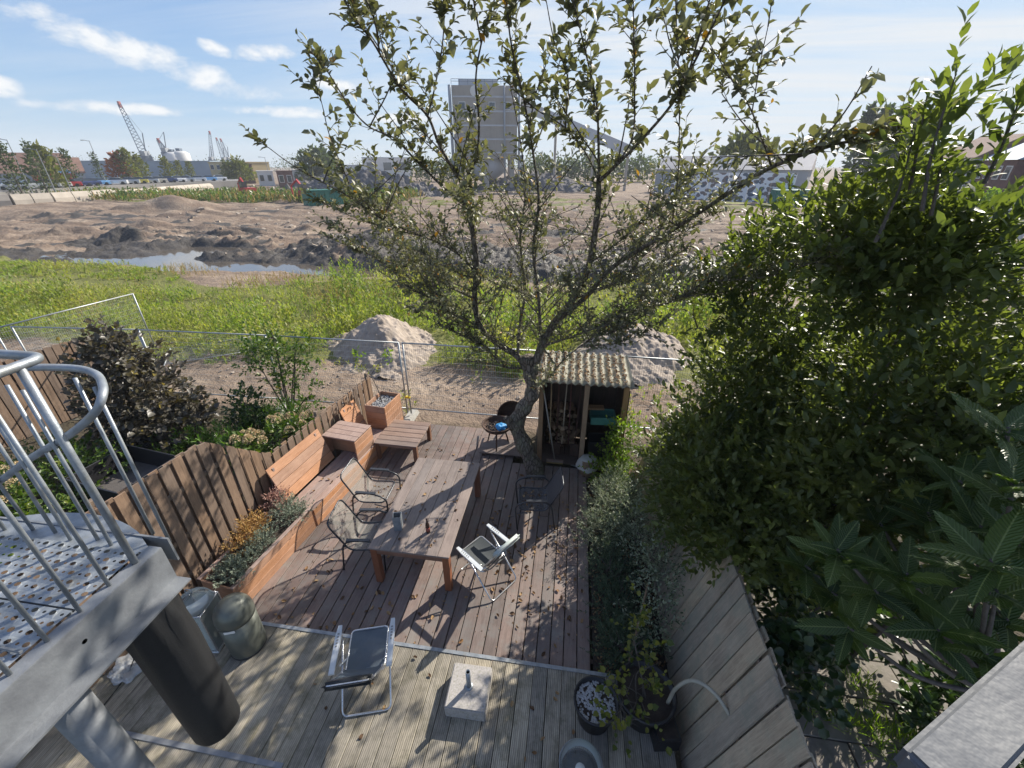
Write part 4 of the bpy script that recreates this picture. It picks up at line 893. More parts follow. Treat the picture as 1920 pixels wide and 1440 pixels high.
# ------------------------------------------------------------------ steel stair landing on the left
def build_stair():
    r = empty('steel_stair', (-1.93, 0.72, 0.1), 0, 'galvanised steel stair landing with perforated treads and tube railing', 'stair')
    off = Vector((1.93, -0.72, -0.1))
    def W(x, y, z): return Vector((x, y, z))+off
    zl = 4.07
    MB().tube([W(-2.06, 0.70, 0.1), W(-2.06, 0.70, 3.88)], 0.07, 20).build('column', M['galvflat'], r, smooth=True)
    MB().lathe([(0.16, 0), (0.16, 0.012), (0.0, 0.012)], W(-2.06, 0.70, 0.1), 20).build('column_foot', M['galvflat'], r)
    # channel beam along the edge
    MB().box(W(-1.886, 0.1, 3.955), (0.010, 2.16, 0.21)).box(W(-1.846, 0.1, 3.853), (0.085, 2.16, 0.010)).box(W(-1.916, 0.1, 4.058), (0.066, 2.16, 0.010)).build('channel_beam', M['galvflat'], r)
    MB().lathe([(0.0, 0), (0.010, 0)], W(-1.8805, 0.78, 3.97), 10, Matrix.Rotation(R(90), 3, 'Y')).build('hole_shade_disc', M['blackplastic'], r)  # flat black disc on the web paints the dark of a bolt hole
    MB().box(W(-2.5, 1.235, 3.985), (1.20, 0.010, 0.15)).build('end_beam', M['galvflat'], r)
    # perforated treads: every hole is cut, each plate of its own
    s = 0.043
    def plate(x0, x1, y0, y1):
        mb = MB(); nx, ny = int(round((x1-x0)/s)), int(round((y1-y0)/s)); a, b = (x1-x0)/nx, (y1-y0)/ny
        for i in range(nx):
            for j in range(ny):
                cx, cy = x0+(i+0.5)*a, y0+(j+0.5)*b; big = (i+j) % 2 == 0; hr = 0.0135 if big else 0.0075
                zz = 0.004 if big else 0.0
                o = [(cx+a/2*u, cy+b/2*v, zl) for u, v in ((-1, -1), (0, -1), (1, -1), (1, 0), (1, 1), (0, 1), (-1, 1), (-1, 0))]
                q = [(cx+hr*math.cos(R(225+45*k)), cy+hr*0.8*math.sin(R(225+45*k)), zl+zz) for k in range(8)]
                vs = [Vector(p)+off for p in o+q]; mb.add(vs, [(k, (k+1) % 8, 8+(k+1) % 8, 8+k) for k in range(8)])
        o = mb.build('tread_plate', M['galv'], r)
        MB().box(W((x0+x1)/2, y1-0.004, zl-0.022), (x1-x0, 0.006, 0.04)).box(W((x0+x1)/2, y0+0.004, zl-0.022), (x1-x0, 0.006, 0.04)).build('tread_flange', M['galv'], o)
    ys = [-0.66, -0.36, -0.06, 0.24, 0.54, 0.84, 1.14]
    for a, b in zip(ys[:-1], ys[1:]): plate(-3.15, -1.955, a+0.004, b-0.004)
    mb = MB(); n = 12                        # rounded nose at the far edge
    for k in range(n+1):
        t = k/n; x = -2.95+1.03*t; y = 1.16+0.17*math.sin(math.pi*min(1, t*1.05))**0.6
        mb.v += [W(x, 1.144, zl-0.012), W(x, y, zl-0.018), W(x, y, zl-0.075)]
    for k in range(n): mb.f += [(k*3, k*3+3, k*3+4, k*3+1), (k*3+1, k*3+4, k*3+5, k*3+2)]
    mb.build('rounded_nosing', M['galv'], r)
    # railings
    zr = 5.07
    MB().tube(fillet([W(-1.92, -1.2, zr), W(-1.92, 1.165, zr), W(-3.4, 1.165, zr)], 0.05, 6), 0.0175, 12).build('handrail', M['galv'], r, smooth=True)
    lo = [W(-2.50, 1.17, 4.945), W(-2.36, 1.30, 4.93), W(-2.18, 1.385, 4.905), W(-2.02, 1.36, 4.90), W(-1.885, 1.275, 4.895), W(-1.835, 1.215, 4.87), W(-1.875, 1.19, 4.81), W(-2.06, 1.19, 4.69), W(-2.38, 1.20, 4.52), W(-2.65, 1.21, 4.36), W(-3.2, 1.22, 4.05)]
    MB().tube(bez(lo, 6), 0.0158, 12).build('curved_handrail', M['galv'], r, smooth=True)
    for k in range(13):
        y = 1.085-k*0.122; rad = 0.0145 if k == 0 else 0.0082
        MB().tube([W(-1.925, y, zl-0.01), W(-1.92, y, zr-0.01)], rad, 10).build('post' if k == 0 else 'baluster', M['galv'], r, smooth=True)
    for (x, y, zt) in ((-1.93, 1.255, 4.885), (-2.06, 1.29, 4.90), (-2.14, 1.16, 4.905), (-2.24, 1.18, 4.91), (-2.37, 1.16, 4.92), (-2.50, 1.19, 4.93), (-2.63, 1.19, 5.06), (-2.77, 1.17, 5.06), (-2.90, 1.17, 5.06)):
        MB().tube([W(x, y, zl-0.06), W(x, y+(0.02 if zt < 5 else -0.01), zt)], 0.008, 10).build('baluster', M['galv'], r, smooth=True)
    for dy in (0.24, 0.66): MB().tube([W(-1.95, dy, zl+0.014), W(-2.6, dy+0.02, zl+0.014)], 0.006, 6).build('tread_pin', M['galvflat'], r)
    # cover of cut-off treads below
    rb = empty('punching_bag', (-2.17, 1.16, 2.36), 0, 'heavy black punching bag hanging under the steel landing', 'punching bag')
    prof = [(0.0, 0.0), (0.115, 0.0), (0.135, 0.02), (0.140, 0.3), (0.142, 0.9), (0.142, 1.12), (0.13, 1.26), (0.12, 1.35), (0.07, 1.41), (0.0, 1.43)]
    mb = MB().lathe(prof, n=40)
    for i, v in enumerate(mb.v):
        a = math.atan2(v[1], v[0]); k = smooth(0.75, 1.25, np.array(v[2]))*0.9+0.16; f = 1+float(k)*(0.07*math.sin(a*9+v[2]*6)+0.07*math.sin(a*5-v[2]*11))
        mb.v[i] = (v[0]*f, v[1]*f, v[2])
    mb.build('bag', M['blackfabric'], rb, smooth=True)
    for k in range(4):
        a = k*math.pi/2+0.5; MB().tube([(0.10*math.cos(a), 0.10*math.sin(a), 1.36), (0.02*math.cos(a), 0.02*math.sin(a), 1.52)], 0.010, 6).build('strap', M['blackfabric'], rb)
    MB().tube([(0, 0, 1.50), (0, 0, 1.66)], 0.012, 6).build('hook', M['galvflat'], rb)
    a, b = Vector((-1.94, 1.10, 4.10)), atz(245, 1252, 0.16); c = atz(188, 1330, 0.10)
    mb = MB().tube(bez([a, a.lerp(b, 0.5)+Vector((0, 0, -0.12)), b], 8), 0.006, 5); mb.tube(bez([b, b.lerp(c, 0.5)+Vector((0, 0.02, -0.02)), c], 4), 0.006, 5)
    tag(mb.build('cord', M['blackfabric']), 'thin dark cord tied from the steel landing down to the grey deck', 'cord')
    bm = bmesh.new(); bmesh.ops.create_icosphere(bm, subdivisions=4, radius=0.17)
    for v in bm.verts: v.co *= 1+0.25*math.sin(v.co.x*45+2)*math.sin(v.co.y*38)+0.15*math.sin(v.co.z*70+v.co.x*30); v.co.z *= 0.45
    me = bpy.data.meshes.new('plastic_sheet'); bm.to_mesh(me); bm.free(); me.materials.append(glassy('crinkled_clear_plastic', (0.7, 0.72, 0.74), 0.35, 0.2))
    tag(link('plastic_sheet', me, None, b+Vector((-0.03, 0, 0.0))), 'crinkled clear plastic bundle on the deck at the end of the cord', 'plastic')
    # handrail of the balcony on the right
    p0, p1 = atz(1932, 1287, 5.0), atz(1772, 1444, 5.0); d = (p1-p0).normalized()
    rr = empty('balcony_rail', (p0.x, p0.y, 4.97), math.atan2(d.y, d.x), 'wide grey painted steel rail of the balcony', 'railing')
    bm = bmesh.new(); bmesh.ops.create_cube(bm, size=1); bmesh.ops.scale(bm, vec=(1.2, 0.074, 0.05), verts=bm.verts); bmesh.ops.bevel(bm, geom=bm.edges[:], offset=0.008, segments=3, affect='EDGES')
    me = bpy.data.meshes.new('top_bar'); bm.to_mesh(me); bm.free(); me.materials.append(M['railpaint']); link('top_bar', me, rr, (-0.34, 0, 0))
    MB().box((0.20, -0.01, -0.30), (0.07, 0.02, 0.55)).build('bracket', M['railpaint'], rr)
    MB().box((-0.3, 0.02, -0.8), (0.03, 0.03, 1.6)).build('upright', M['railpaint'], rr)
build_stair()

# ------------------------------------------------------------------ right boundary: leaning board fence, border, pots, paving next door
def build_right():
    lean = math.atan2(0.48, 1.8); L = 1.86
    r = empty('leaning_fence', (1.52, 0, -0.05), 0, 'weathered grey-brown board fence leaning outwards along the planted border', 'fence')
    y = -0.3; k = 0; pitch = 0.20
    while y < 7.3:
        for off, dx, w_ in ((0, 0, 0.182), (pitch/2, 0.045, 0.13)):
            h = L-0.25*max(0, (y-4.5)/3)-0.03*(dx > 0)+jit(0.02)
            o = slant_board(w_, 0.02, 0, h, h+jit(0.01)).build('board', M['oldfence'], r, (dx+jit(0.006), y+off, 0), (jit(0.008), lean+jit(0.01), 0))
        y += pitch; k += 1
    for z in (0.35, 1.0, 1.6): plank('rail', M['rail'], (0.022+z*math.tan(lean), 3.4, z), (0.028, 7.4, 0.07), r)
    for y in (-0.2, 1.7, 3.6, 5.5): plank('post', M['oldfence'], (0.10+0.9*math.tan(lean), y, 0.85), (0.07, 0.07, 1.8), r, (0, lean, 0))
    o = MB().box((1.08, 5.15, -0.06), (0.98, 4.2, 0.12)).build('border_soil', M['soil']); tag(o, kind='structure')
    # paving beyond
    root = tag(empty('neighbour_paving', (0, 0, 0)), kind='structure'); s = 0.50
    for i in range(8):
        for j in range(10):
            cx, cy = 2.15+i*s+(0.25 if j % 2 else 0), 0.6+j*s
            plank('paving_slab', M['paver'], (cx, cy, -0.085+jit(0.008)), (s-0.014, s-0.014, 0.05), root, (jit(0.012), jit(0.012), jit(0.01)), 0.006)
    # pots
    def pot(nm, lab, c, rt, h, mat, fill, cat='pot'):
        t = empty(nm, c, 0, lab, cat)
        MB().lathe([(0, 0), (rt*0.72, 0), (rt*0.95, h*0.9), (rt, h*0.9), (rt, h), (rt*0.92, h), (rt*0.88, h*0.82)], n=28).build('shell', M[mat], t, smooth=True)
        MB().lathe([(0, h*0.86), (rt*0.5, h*0.87), (rt*0.89, h*0.84)], n=20).build('soil', M['soil'], t)
        if fill:
            mb = MB()
            for k in range(230):
                a, q = random.uniform(0, 6.28), rt*0.85*math.sqrt(random.random()); s2 = random.uniform(0.010, 0.022)
                mb.lathe([(0, -s2*0.5), (s2, 0), (0, s2*0.6)], (q*math.cos(a), q*math.sin(a), h*0.88), 5)
            mb.build('pebbles', M['pebble'], t)['kind'] = 'stuff'
        return t
    c1 = atz(1118, 1312, 0.46); c2 = atz(1205, 1312, 0.50); c3 = atz(1240, 1365, 0.32)
    pot('flower_pot', 'black plastic pot topped with white pebbles at the deck edge', (c1.x, c1.y, 0.1), 0.25, 0.36, 'blackplastic', True)
    pot('flower_pot', 'wide black tub holding the yellow-leaved vine', (c2.x+0.05, c2.y+0.1, 0.1), 0.33, 0.40, 'blackplastic', False)
    tb = empty('trough', (c3.x+0.05, c3.y, 0.1), R(10), 'small dark square pot wedged against the leaning fence', 'pot')
    MB().box((0, 0, 0.11), (0.26, 0.22, 0.22)).build('shell', M['blackplastic'], tb); MB().box((0, 0, 0.222), (0.22, 0.18, 0.006)).build('soil', M['soil'], tb)
    c4 = atz(1090, 1428, 0.42); t = empty('glass_cloche', (c4.x, c4.y, 0.1), 0, 'clear glass dome lantern with metal rim on the grey deck', 'lantern')
    MB().lathe([(0.20, 0.05), (0.205, 0.25)]+[(0.205*math.cos(a), 0.27+0.16*math.sin(a)) for a in np.linspace(0, 1.5, 9)], n=28).build('dome', M['glass'], t, smooth=True)
    MB().lathe([(0.0, 0.0), (0.22, 0.0), (0.22, 0.045), (0.20, 0.05), (0.0, 0.05)], n=28).build('base', M['rust'], t, smooth=True)
    MB().tube([(0.215*math.cos(a), 0.215*math.sin(a), 0.255) for a in np.linspace(0, 2*math.pi, 25)[:-1]], 0.008, 6, closed=True).build('rim', M['galv'], t, smooth=True)
    MB().lathe([(0.05, 0.05), (0.05, 0.17), (0.0, 0.17)], n=14).build('candle', M['white'], t, smooth=True)
    path = [atz(1252, 1318, 0.45), atz(1268, 1290, 0.75), atz(1300, 1276, 0.98), atz(1340, 1300, 1.02), atz(1375, 1355, 0.92), atz(1392, 1410, 0.72), atz(1405, 1470, 0.45)]
    tag(MB().tube(bez(path, 6), 0.020, 8).build('bent_hose', simple('pale_hose', (0.42, 0.39, 0.31), 0.6), smooth=True), 'pale bent hose arching from the pots along the leaning fence', 'hose')
build_right()

# ------------------------------------------------------------------ site fence panels
def build_site_fence():
    def make():
        r = empty('site_fence_panel', (0, 0, 0)); w_ = 3.42
        for x in (0.0, w_): MB().tube([(x, 0, 0.06), (x, 0, 2.0)], 0.021, 8).build('upright', M['fencesteel'], r, smooth=True)
        for z in (1.985, 0.20): MB().tube([(0, 0, z), (w_, 0, z)], 0.0185, 8).build('cross_tube', M['fencesteel'], r, smooth=True)
        mb = MB()
        for k in range(1, 68): mb.tube([(k*w_/68, 0.004, 0.2), (k*w_/68, 0.004, 1.985)], 0.0026, 3, False)
        for k in range(1, 12): mb.tube([(0, 0.006, 0.2+k*1.785/12), (w_, 0.006, 0.2+k*1.785/12)], 0.0026, 3, False)
        mb.build('wire_mesh', M['fencesteel'], r)['kind'] = 'stuff'
        return r
    P = [(-14.3, 8.35), (-10.85, 8.62), (-7.42, 8.72), (-3.90, 8.72), (-0.42, 8.70), (3.02, 8.62), (6.5, 8.6)]
    labs = ['site fence panel of wire mesh at the far end beyond the copper shrub', 'site fence panel of wire mesh behind the copper-leaved shrub', 'site fence panel of wire mesh behind the hydrangea and low board fence', 'site fence panel of wire mesh behind the fire bowl and tree', 'site fence panel of wire mesh behind the garden shed', 'site fence panel of wire mesh behind the evergreen hedge']
    r0 = make()
    for i in range(6):
        r = r0 if i == 0 else copy_tree(r0)
        a, b = Vector((*P[i], 0)), Vector((*P[i+1], 0)); d = (b-a).normalized()
        r.location = a+d*0.045+Vector((0, 0, 0.02)); r.rotation_euler = (0, 0, math.atan2(d.y, d.x))
        tag(r, labs[i], 'fence panel', 'wire mesh site fence panels')
    for i, (x, y) in enumerate(P[1:6]):
        f = MB(); hx, hy, h = 0.12, 0.36, 0.14
        f.add([(-hx, -hy, 0), (hx, -hy, 0), (hx, hy, 0), (-hx, hy, 0), (-hx*0.7, -hy*0.85, h), (hx*0.7, -hy*0.85, h), (hx*0.7, hy*0.85, h), (-hx*0.7, hy*0.85, h)], [(3, 2, 1, 0), (4, 5, 6, 7), (0, 1, 5, 4), (1, 2, 6, 5), (2, 3, 7, 6), (3, 0, 4, 7)])
        o = f.build('ballast_block', M['concrete'], None, (x, y, -0.11)); tag(o, ['concrete fence foot by the copper-leaved shrub', 'concrete fence foot behind the hydrangea', 'concrete fence foot beside the low table and deck end', 'concrete fence foot behind the tree trunk', 'concrete fence foot under the evergreen hedge'][i], 'concrete block', 'concrete feet of the site fence')
        o = MB().box((0, 0, 0.55), (0.13, 0.05, 0.05)).build('fence_clamp', M['yellow'], None, (x, y, 0)); tag(o, ['yellow clamp joining fence panels by the copper-leaved shrub', 'yellow clamp joining fence panels behind the hydrangea', 'yellow clamp joining fence panels by the low table', 'yellow clamp joining fence panels behind the tree', 'yellow clamp joining fence panels behind the hedge'][i], 'clamp', 'yellow clamps of the site fence')
    r = copy_tree(r0); a, b = atz(0, 616, 1.95), atz(182, 570, 1.95); d = b-a
    r.location = (a.x-d.x*0.05, a.y-d.y*0.05, 0.0); r.rotation_euler = (0, 0, math.atan2(d.y, d.x)); tag(r, 'single site fence panel standing across the weeds past the brown neighbour fence', 'fence panel', 'wire mesh site fence panels')
    r = copy_tree(r0); p = atz(345, 690, 0.0); q = atz(418, 678, 0.0); d = q-p
    r.location = (p.x-0.6, p.y-0.1, 0.06); r.rotation_euler = (R(-86), 0, math.atan2(d.y, d.x)); r.scale = (0.75, 0.7, 0.7); tag(r, 'site fence panel lying flat on the bare sand', 'fence panel', 'wire mesh site fence panels')
build_site_fence()
heap('spoil_heap', 'pale grey spoil heap behind the site fence above the benches', -6.5, 13.1, 2.45, 1.8, 1.25, M['spoil'], seed=1)
heap('spoil_heap', 'grey spoil heap behind the shed roof', 2.15, 13.7, 2.45, 1.9, 1.15, M['spoil'], seed=2)

# ------------------------------------------------------------------ neighbour on the left
def build_neighbour():
    r = empty('neighbour_fence', (-12.6, 7.2, 0), R(-10), 'dark brown board fence of the neighbouring garden beyond the railing', 'fence')
    for k in range(34):
        y = -4.4+k*0.176; slant_board(0.15, 0.02, -0.1, 1.78+0.1*math.sin(k*0.7)*0.2, 1.78).build('board', M['fence'], r, (jit(0.004), y, 0), (jit(0.008), 0, 0))
        if k < 33: slant_board(0.12, 0.02, -0.1, 1.74, 1.74).build('board', M['darkwood'], r, (-0.05, y+0.088, 0))
    for z in (0.4, 1.2): plank('rail', M['rail'], (-0.025, -1.5, z), (0.03, 5.9, 0.07), r)
    r = empty('black_planter', (-8.25, 5.25, -0.1), R(-8), 'large open black box planter in the neighbouring garden', 'planter')
    for (c, d) in (((0, 0.55, 0.35), (1.35, 0.03, 0.7)), ((0, -0.55, 0.35), (1.35, 0.03, 0.7)), ((0.66, 0, 0.35), (0.03, 1.07, 0.7)), ((-0.66, 0, 0.35), (0.03, 1.07, 0.7))):
        plank('side_panel', M['blackplastic'], c, d, r)
    MB().box((0, 0, 0.15), (1.29, 1.07, 0.3)).build('soil', simple('grey_compost', (0.10, 0.09, 0.085), 0.95, bmp=0.8), r)
    shrub('copper_hazel', 'dark copper-leaved round shrub in the neighbouring garden', 'shrub', (-9.5, 6.95, -0.1), [(0, 0, 1.0, 1.1, 0.95, 0.95), (-0.55, 0.2, 1.75, 0.75, 0.7, 0.65), (0.35, 0, 0.5, 1.1, 0.9, 0.5), (-0.45, 0.25, 2.25, 0.35, 0.35, 0.45)], 900, 6, 0.12, 0.10, 'copper', 0.3, stems=9, stemr=0.03, upw=0.1)
    shrub('dark_shrub', 'upright deep green leafy shrub behind the hydrangea', 'shrub', (-7.35, 7.5, -0.1), [(0, 0, 0.75, 0.38, 0.38, 0.55), (0.05, 0.0, 0.35, 0.5, 0.5, 0.4)], 260, 7, 0.075, 0.05, 'deepshrub', 0.16, stems=4)
    shrub('ground_herb', 'low bright green feathery herb beside the board fence', 'plant', (-7.9, 6.55, -0.1), [(0, 0, 0.25, 0.85, 0.6, 0.35), (0.6, 0.3, 0.2, 0.7, 0.5, 0.3), (-0.7, 0.1, 0.2, 0.5, 0.5, 0.25)], 500, 7, 0.10, 0.022, 'fern', 0.2, stems=0)
    shrub('ground_herb', 'low bright green herb under the small multi-stemmed tree', 'plant', (-6.75, 7.85, -0.1), [(0, 0, 0.25, 0.55, 0.5, 0.35), (-0.5, -0.25, 0.3, 0.35, 0.3, 0.4)], 260, 7, 0.14, 0.02, 'fern', 0.2, stems=0, upw=0.9)
    def hydrangea(nm, lab, c, blobs, nf, n=240):
        t = shrub(nm, lab, 'shrub', c, blobs, n, 6, 0.10, 0.065, 'shrub', 0.14, stems=5)
        for k in range(nf):
            b = random.choice(blobs); a = random.uniform(0, 6.28); q = random.uniform(0.2, 0.95)
            p = Vector((b[0]+b[3]*q*math.cos(a), b[1]+b[4]*q*math.sin(a), b[2]+b[5]*math.sqrt(max(0.05, 1-q*q*0.8))+0.07))
            d = rdir(130); d[:, 2] = np.abs(d[:, 2])*1.5-0.3; P = np.array(p)+d*np.array([0.085, 0.085, 0.075])
            link('flower_head', leaf_mesh('flower_head', P, unit(d+rdir(130)*0.7), rdir(130), 0.028, 0.026, M['hyd'], quad=True), t)['kind'] = 'stuff'
        return t
    hydrangea('hydrangea', 'hydrangea with cream flower heads beside the low board fence', (-6.15, 6.75, -0.1), [(0, 0, 0.45, 0.55, 0.55, 0.42), (0.35, 0.45, 0.4, 0.45, 0.4, 0.4), (-0.35, -0.45, 0.4, 0.4, 0.4, 0.35)], 19)
    hydrangea('hydrangea', 'hydrangea with cream flower heads behind the stair railing', (-9.3, 3.7, -0.1), [(0, 0, 0.5, 0.8, 0.7, 0.45), (-0.6, 0.6, 0.5, 0.7, 0.6, 0.45), (0.5, -0.5, 0.4, 0.6, 0.5, 0.4)], 15, 420)
    shrub('lawn_herb', 'dense mid green planting beside the black box planter', 'plant', (-9.9, 5.4, -0.1), [(0, 0, 0.4, 1.3, 0.7, 0.45), (1.2, -1.2, 0.25, 0.7, 0.8, 0.3)], 520, 6, 0.09, 0.05, 'shrub', 0.2, stems=0)
    # small multi-stemmed tree
    shrub('small_tree', 'small open multi-stemmed tree growing by the site fence', 'tree', (-6.95, 8.35, -0.1), [(0, 0, 2.05, 0.65, 0.6, 0.65), (0.55, 0.1, 1.75, 0.5, 0.5, 0.45), (-0.5, 0, 1.7, 0.45, 0.5, 0.5), (0.15, 0, 1.2, 0.55, 0.5, 0.5), (0.75, -0.2, 0.75, 0.4, 0.4, 0.4)], 330, 6, 0.075, 0.055, 'shrub', 0.2, stems=7, stemr=0.028, inner=0.1, foliage='crown')
    # planting in the raised bed
    def bed(nm, lab, u, v, z, blobs, n, per, L, W_, mat, slen, upw=0.5, cat='plant', stems=0):
        p = G(u, v, z); return shrub(nm, lab, cat, p, blobs, n, per, L, W_, mat, slen, stems=stems, upw=upw, inner=0.2)
    bed('santolina', 'bushy silver-grey herb spilling over the far end of the raised planter', 1.05, 0.28, 0.40, [(0, 0, 0.12, 0.30, 0.30, 0.24), (0.12, 0.05, 0.05, 0.28, 0.25, 0.2)], 420, 9, 0.028, 0.010, 'silver', 0.10)
    bed('silver_herb', 'silver-grey cushion herb in the middle of the raised planter', 0.45, 0.25, 0.40, [(0, 0, 0.08, 0.22, 0.33, 0.15), (-0.03, -0.25, 0.05, 0.2, 0.2, 0.12)], 400, 9, 0.026, 0.010, 'silver', 0.09)
    bed('woolly_herb', 'pale woolly herb at the near end of the raised planter', -0.12, 0.24, 0.40, [(0, 0, 0.08, 0.22, 0.26, 0.16), (0.17, -0.10, 0.0, 0.12, 0.14, 0.12)], 330, 8, 0.034, 0.014, 'silver', 0.09)
    bed('straw_grass', 'straw-orange dried plant at the back of the raised planter', 0.55, 0.50, 0.40, [(0, 0, 0.16, 0.16, 0.26, 0.2), (0.02, -0.3, 0.1, 0.12, 0.18, 0.16)], 300, 7, 0.035, 0.016, 'orange', 0.13, 0.9)
    bed('sedum', 'dusty pink flowering sedum beside the bench end', 1.15, 0.58, 0.40, [(0, 0, 0.16, 0.14, 0.25, 0.16)], 170, 7, 0.030, 0.020, 'pinkish', 0.12, 0.9)
    # sapling in the pebble planter
    p = G(4.25, 0.32, 0.86); r = empty('sapling', p, 0, 'thin forked sapling with a few yellow-green leaves in the pebble planter', 'tree')
    mb = MB(); A = Vector((0, 0, -0.05)); B = Vector((-0.22, 0.10, 0.62)); 
    mb.tube(bez([A, Vector((-0.05, 0.0, 0.3)), B], 5), [0.011-0.0004*k for k in range(11)], 6)
    tips = []
    for e in (Vector((0.12, 0.35, 1.05)), Vector((-0.55, 0.25, 1.0)), Vector((0.30, -0.1, 0.30))):
        s = B if e.z > 0.5 else Vector((0.02, 0, 0.1)); mb.tube(bez([s, s.lerp(e, 0.5)+Vector((0, 0, 0.04)), e], 4), [0.007-0.0006*k for k in range(9)], 5); tips.append(e)
    mb.build('trunk', M['twig'], r, smooth=True)
    Bs = np.array([t[:] for t in tips[:2]]*9)+rng.normal(0, 0.06, (18, 3)); Pl, D, N, l, w_ = shoots(Bs, rdir(18)+[0, 0, 0.5], 0.08, 3, 0.075, 0.05)
    link('crown', leaf_mesh('crown', Pl, D, N, l, w_, M['lime']), r)['kind'] = 'stuff'
build_neighbour()

# ------------------------------------------------------------------ plants of the right border
def build_border():
    shrub('lavender_bush', 'rounded grey-green bush with fine leaves at the deck edge', 'shrub', (0.95, 5.72, -0.05), [(0, 0, 0.42, 0.48, 0.52, 0.42), (-0.15, -0.5, 0.32, 0.45, 0.4, 0.32), (0.15, 0.45, 0.45, 0.4, 0.4, 0.4)], 1300, 11, 0.042, 0.010, 'greygreen', 0.17, upw=0.5, inner=0.3)
    shrub('dark_heather', 'dark green fine-needled bush sprawling over the deck edge', 'shrub', (0.88, 4.55, -0.05), [(0, 0, 0.26, 0.34, 0.55, 0.30), (0.05, -0.65, 0.22, 0.36, 0.5, 0.27)], 900, 11, 0.035, 0.010, 'darkgreen', 0.15, inner=0.2)
    shrub('dark_heather', 'dark green fine-needled bush beside the black tub', 'shrub', (1.0, 3.4, -0.05), [(0, 0, 0.25, 0.42, 0.40, 0.30)], 520, 11, 0.035, 0.010, 'darkgreen', 0.15, inner=0.2)
    shrub('twiggy_bush', 'dull grey twiggy bush against the leaning fence', 'shrub', (1.36, 4.75, -0.05), [(0, 0, 0.6, 0.34, 0.6, 0.5), (0.08, -0.6, 0.9, 0.28, 0.45, 0.35), (0.0, -1.05, 0.55, 0.3, 0.4, 0.4), (-0.1, 0.6, 0.7, 0.3, 0.5, 0.45)], 620, 7, 0.04, 0.02, 'greygreen', 0.25, stems=14, stemr=0.012, inner=0.1)
    shrub('lime_shrub', 'lime green small-leaved shrub beside the shed', 'shrub', (1.12, 6.92, -0.05), [(0, 0, 0.55, 0.42, 0.42, 0.5), (0.1, 0.15, 1.15, 0.34, 0.34, 0.4), (-0.15, -0.15, 0.35, 0.4, 0.35, 0.3)], 420, 6, 0.055, 0.034, 'lime', 0.18, stems=6, stemr=0.014, inner=0.1)
    c = atz(1205, 1300, 0.5)
    shrub('potted_vine', 'straggling yellow-leaved vine growing from the black tub', 'vine', (c.x, c.y, 0.45), [(-0.1, -0.05, 0.25, 0.42, 0.42, 0.28), (-0.25, -0.3, 0.1, 0.25, 0.3, 0.2), (-0.1, 0.35, 0.55, 0.22, 0.3, 0.3)], 60, 5, 0.058, 0.052, 'vine', 0.24, stems=8, stemr=0.009, inner=0.2)
    a = atz(1215, 1095, 0.75); b = atz(1180, 1240, 0.35)
    tag(MB().tube([b, a], [0.016, 0.012], 6).build('bare_branch', M['log']), 'bare pale cut branch leaning in the dark border plants', 'branch')
build_border()

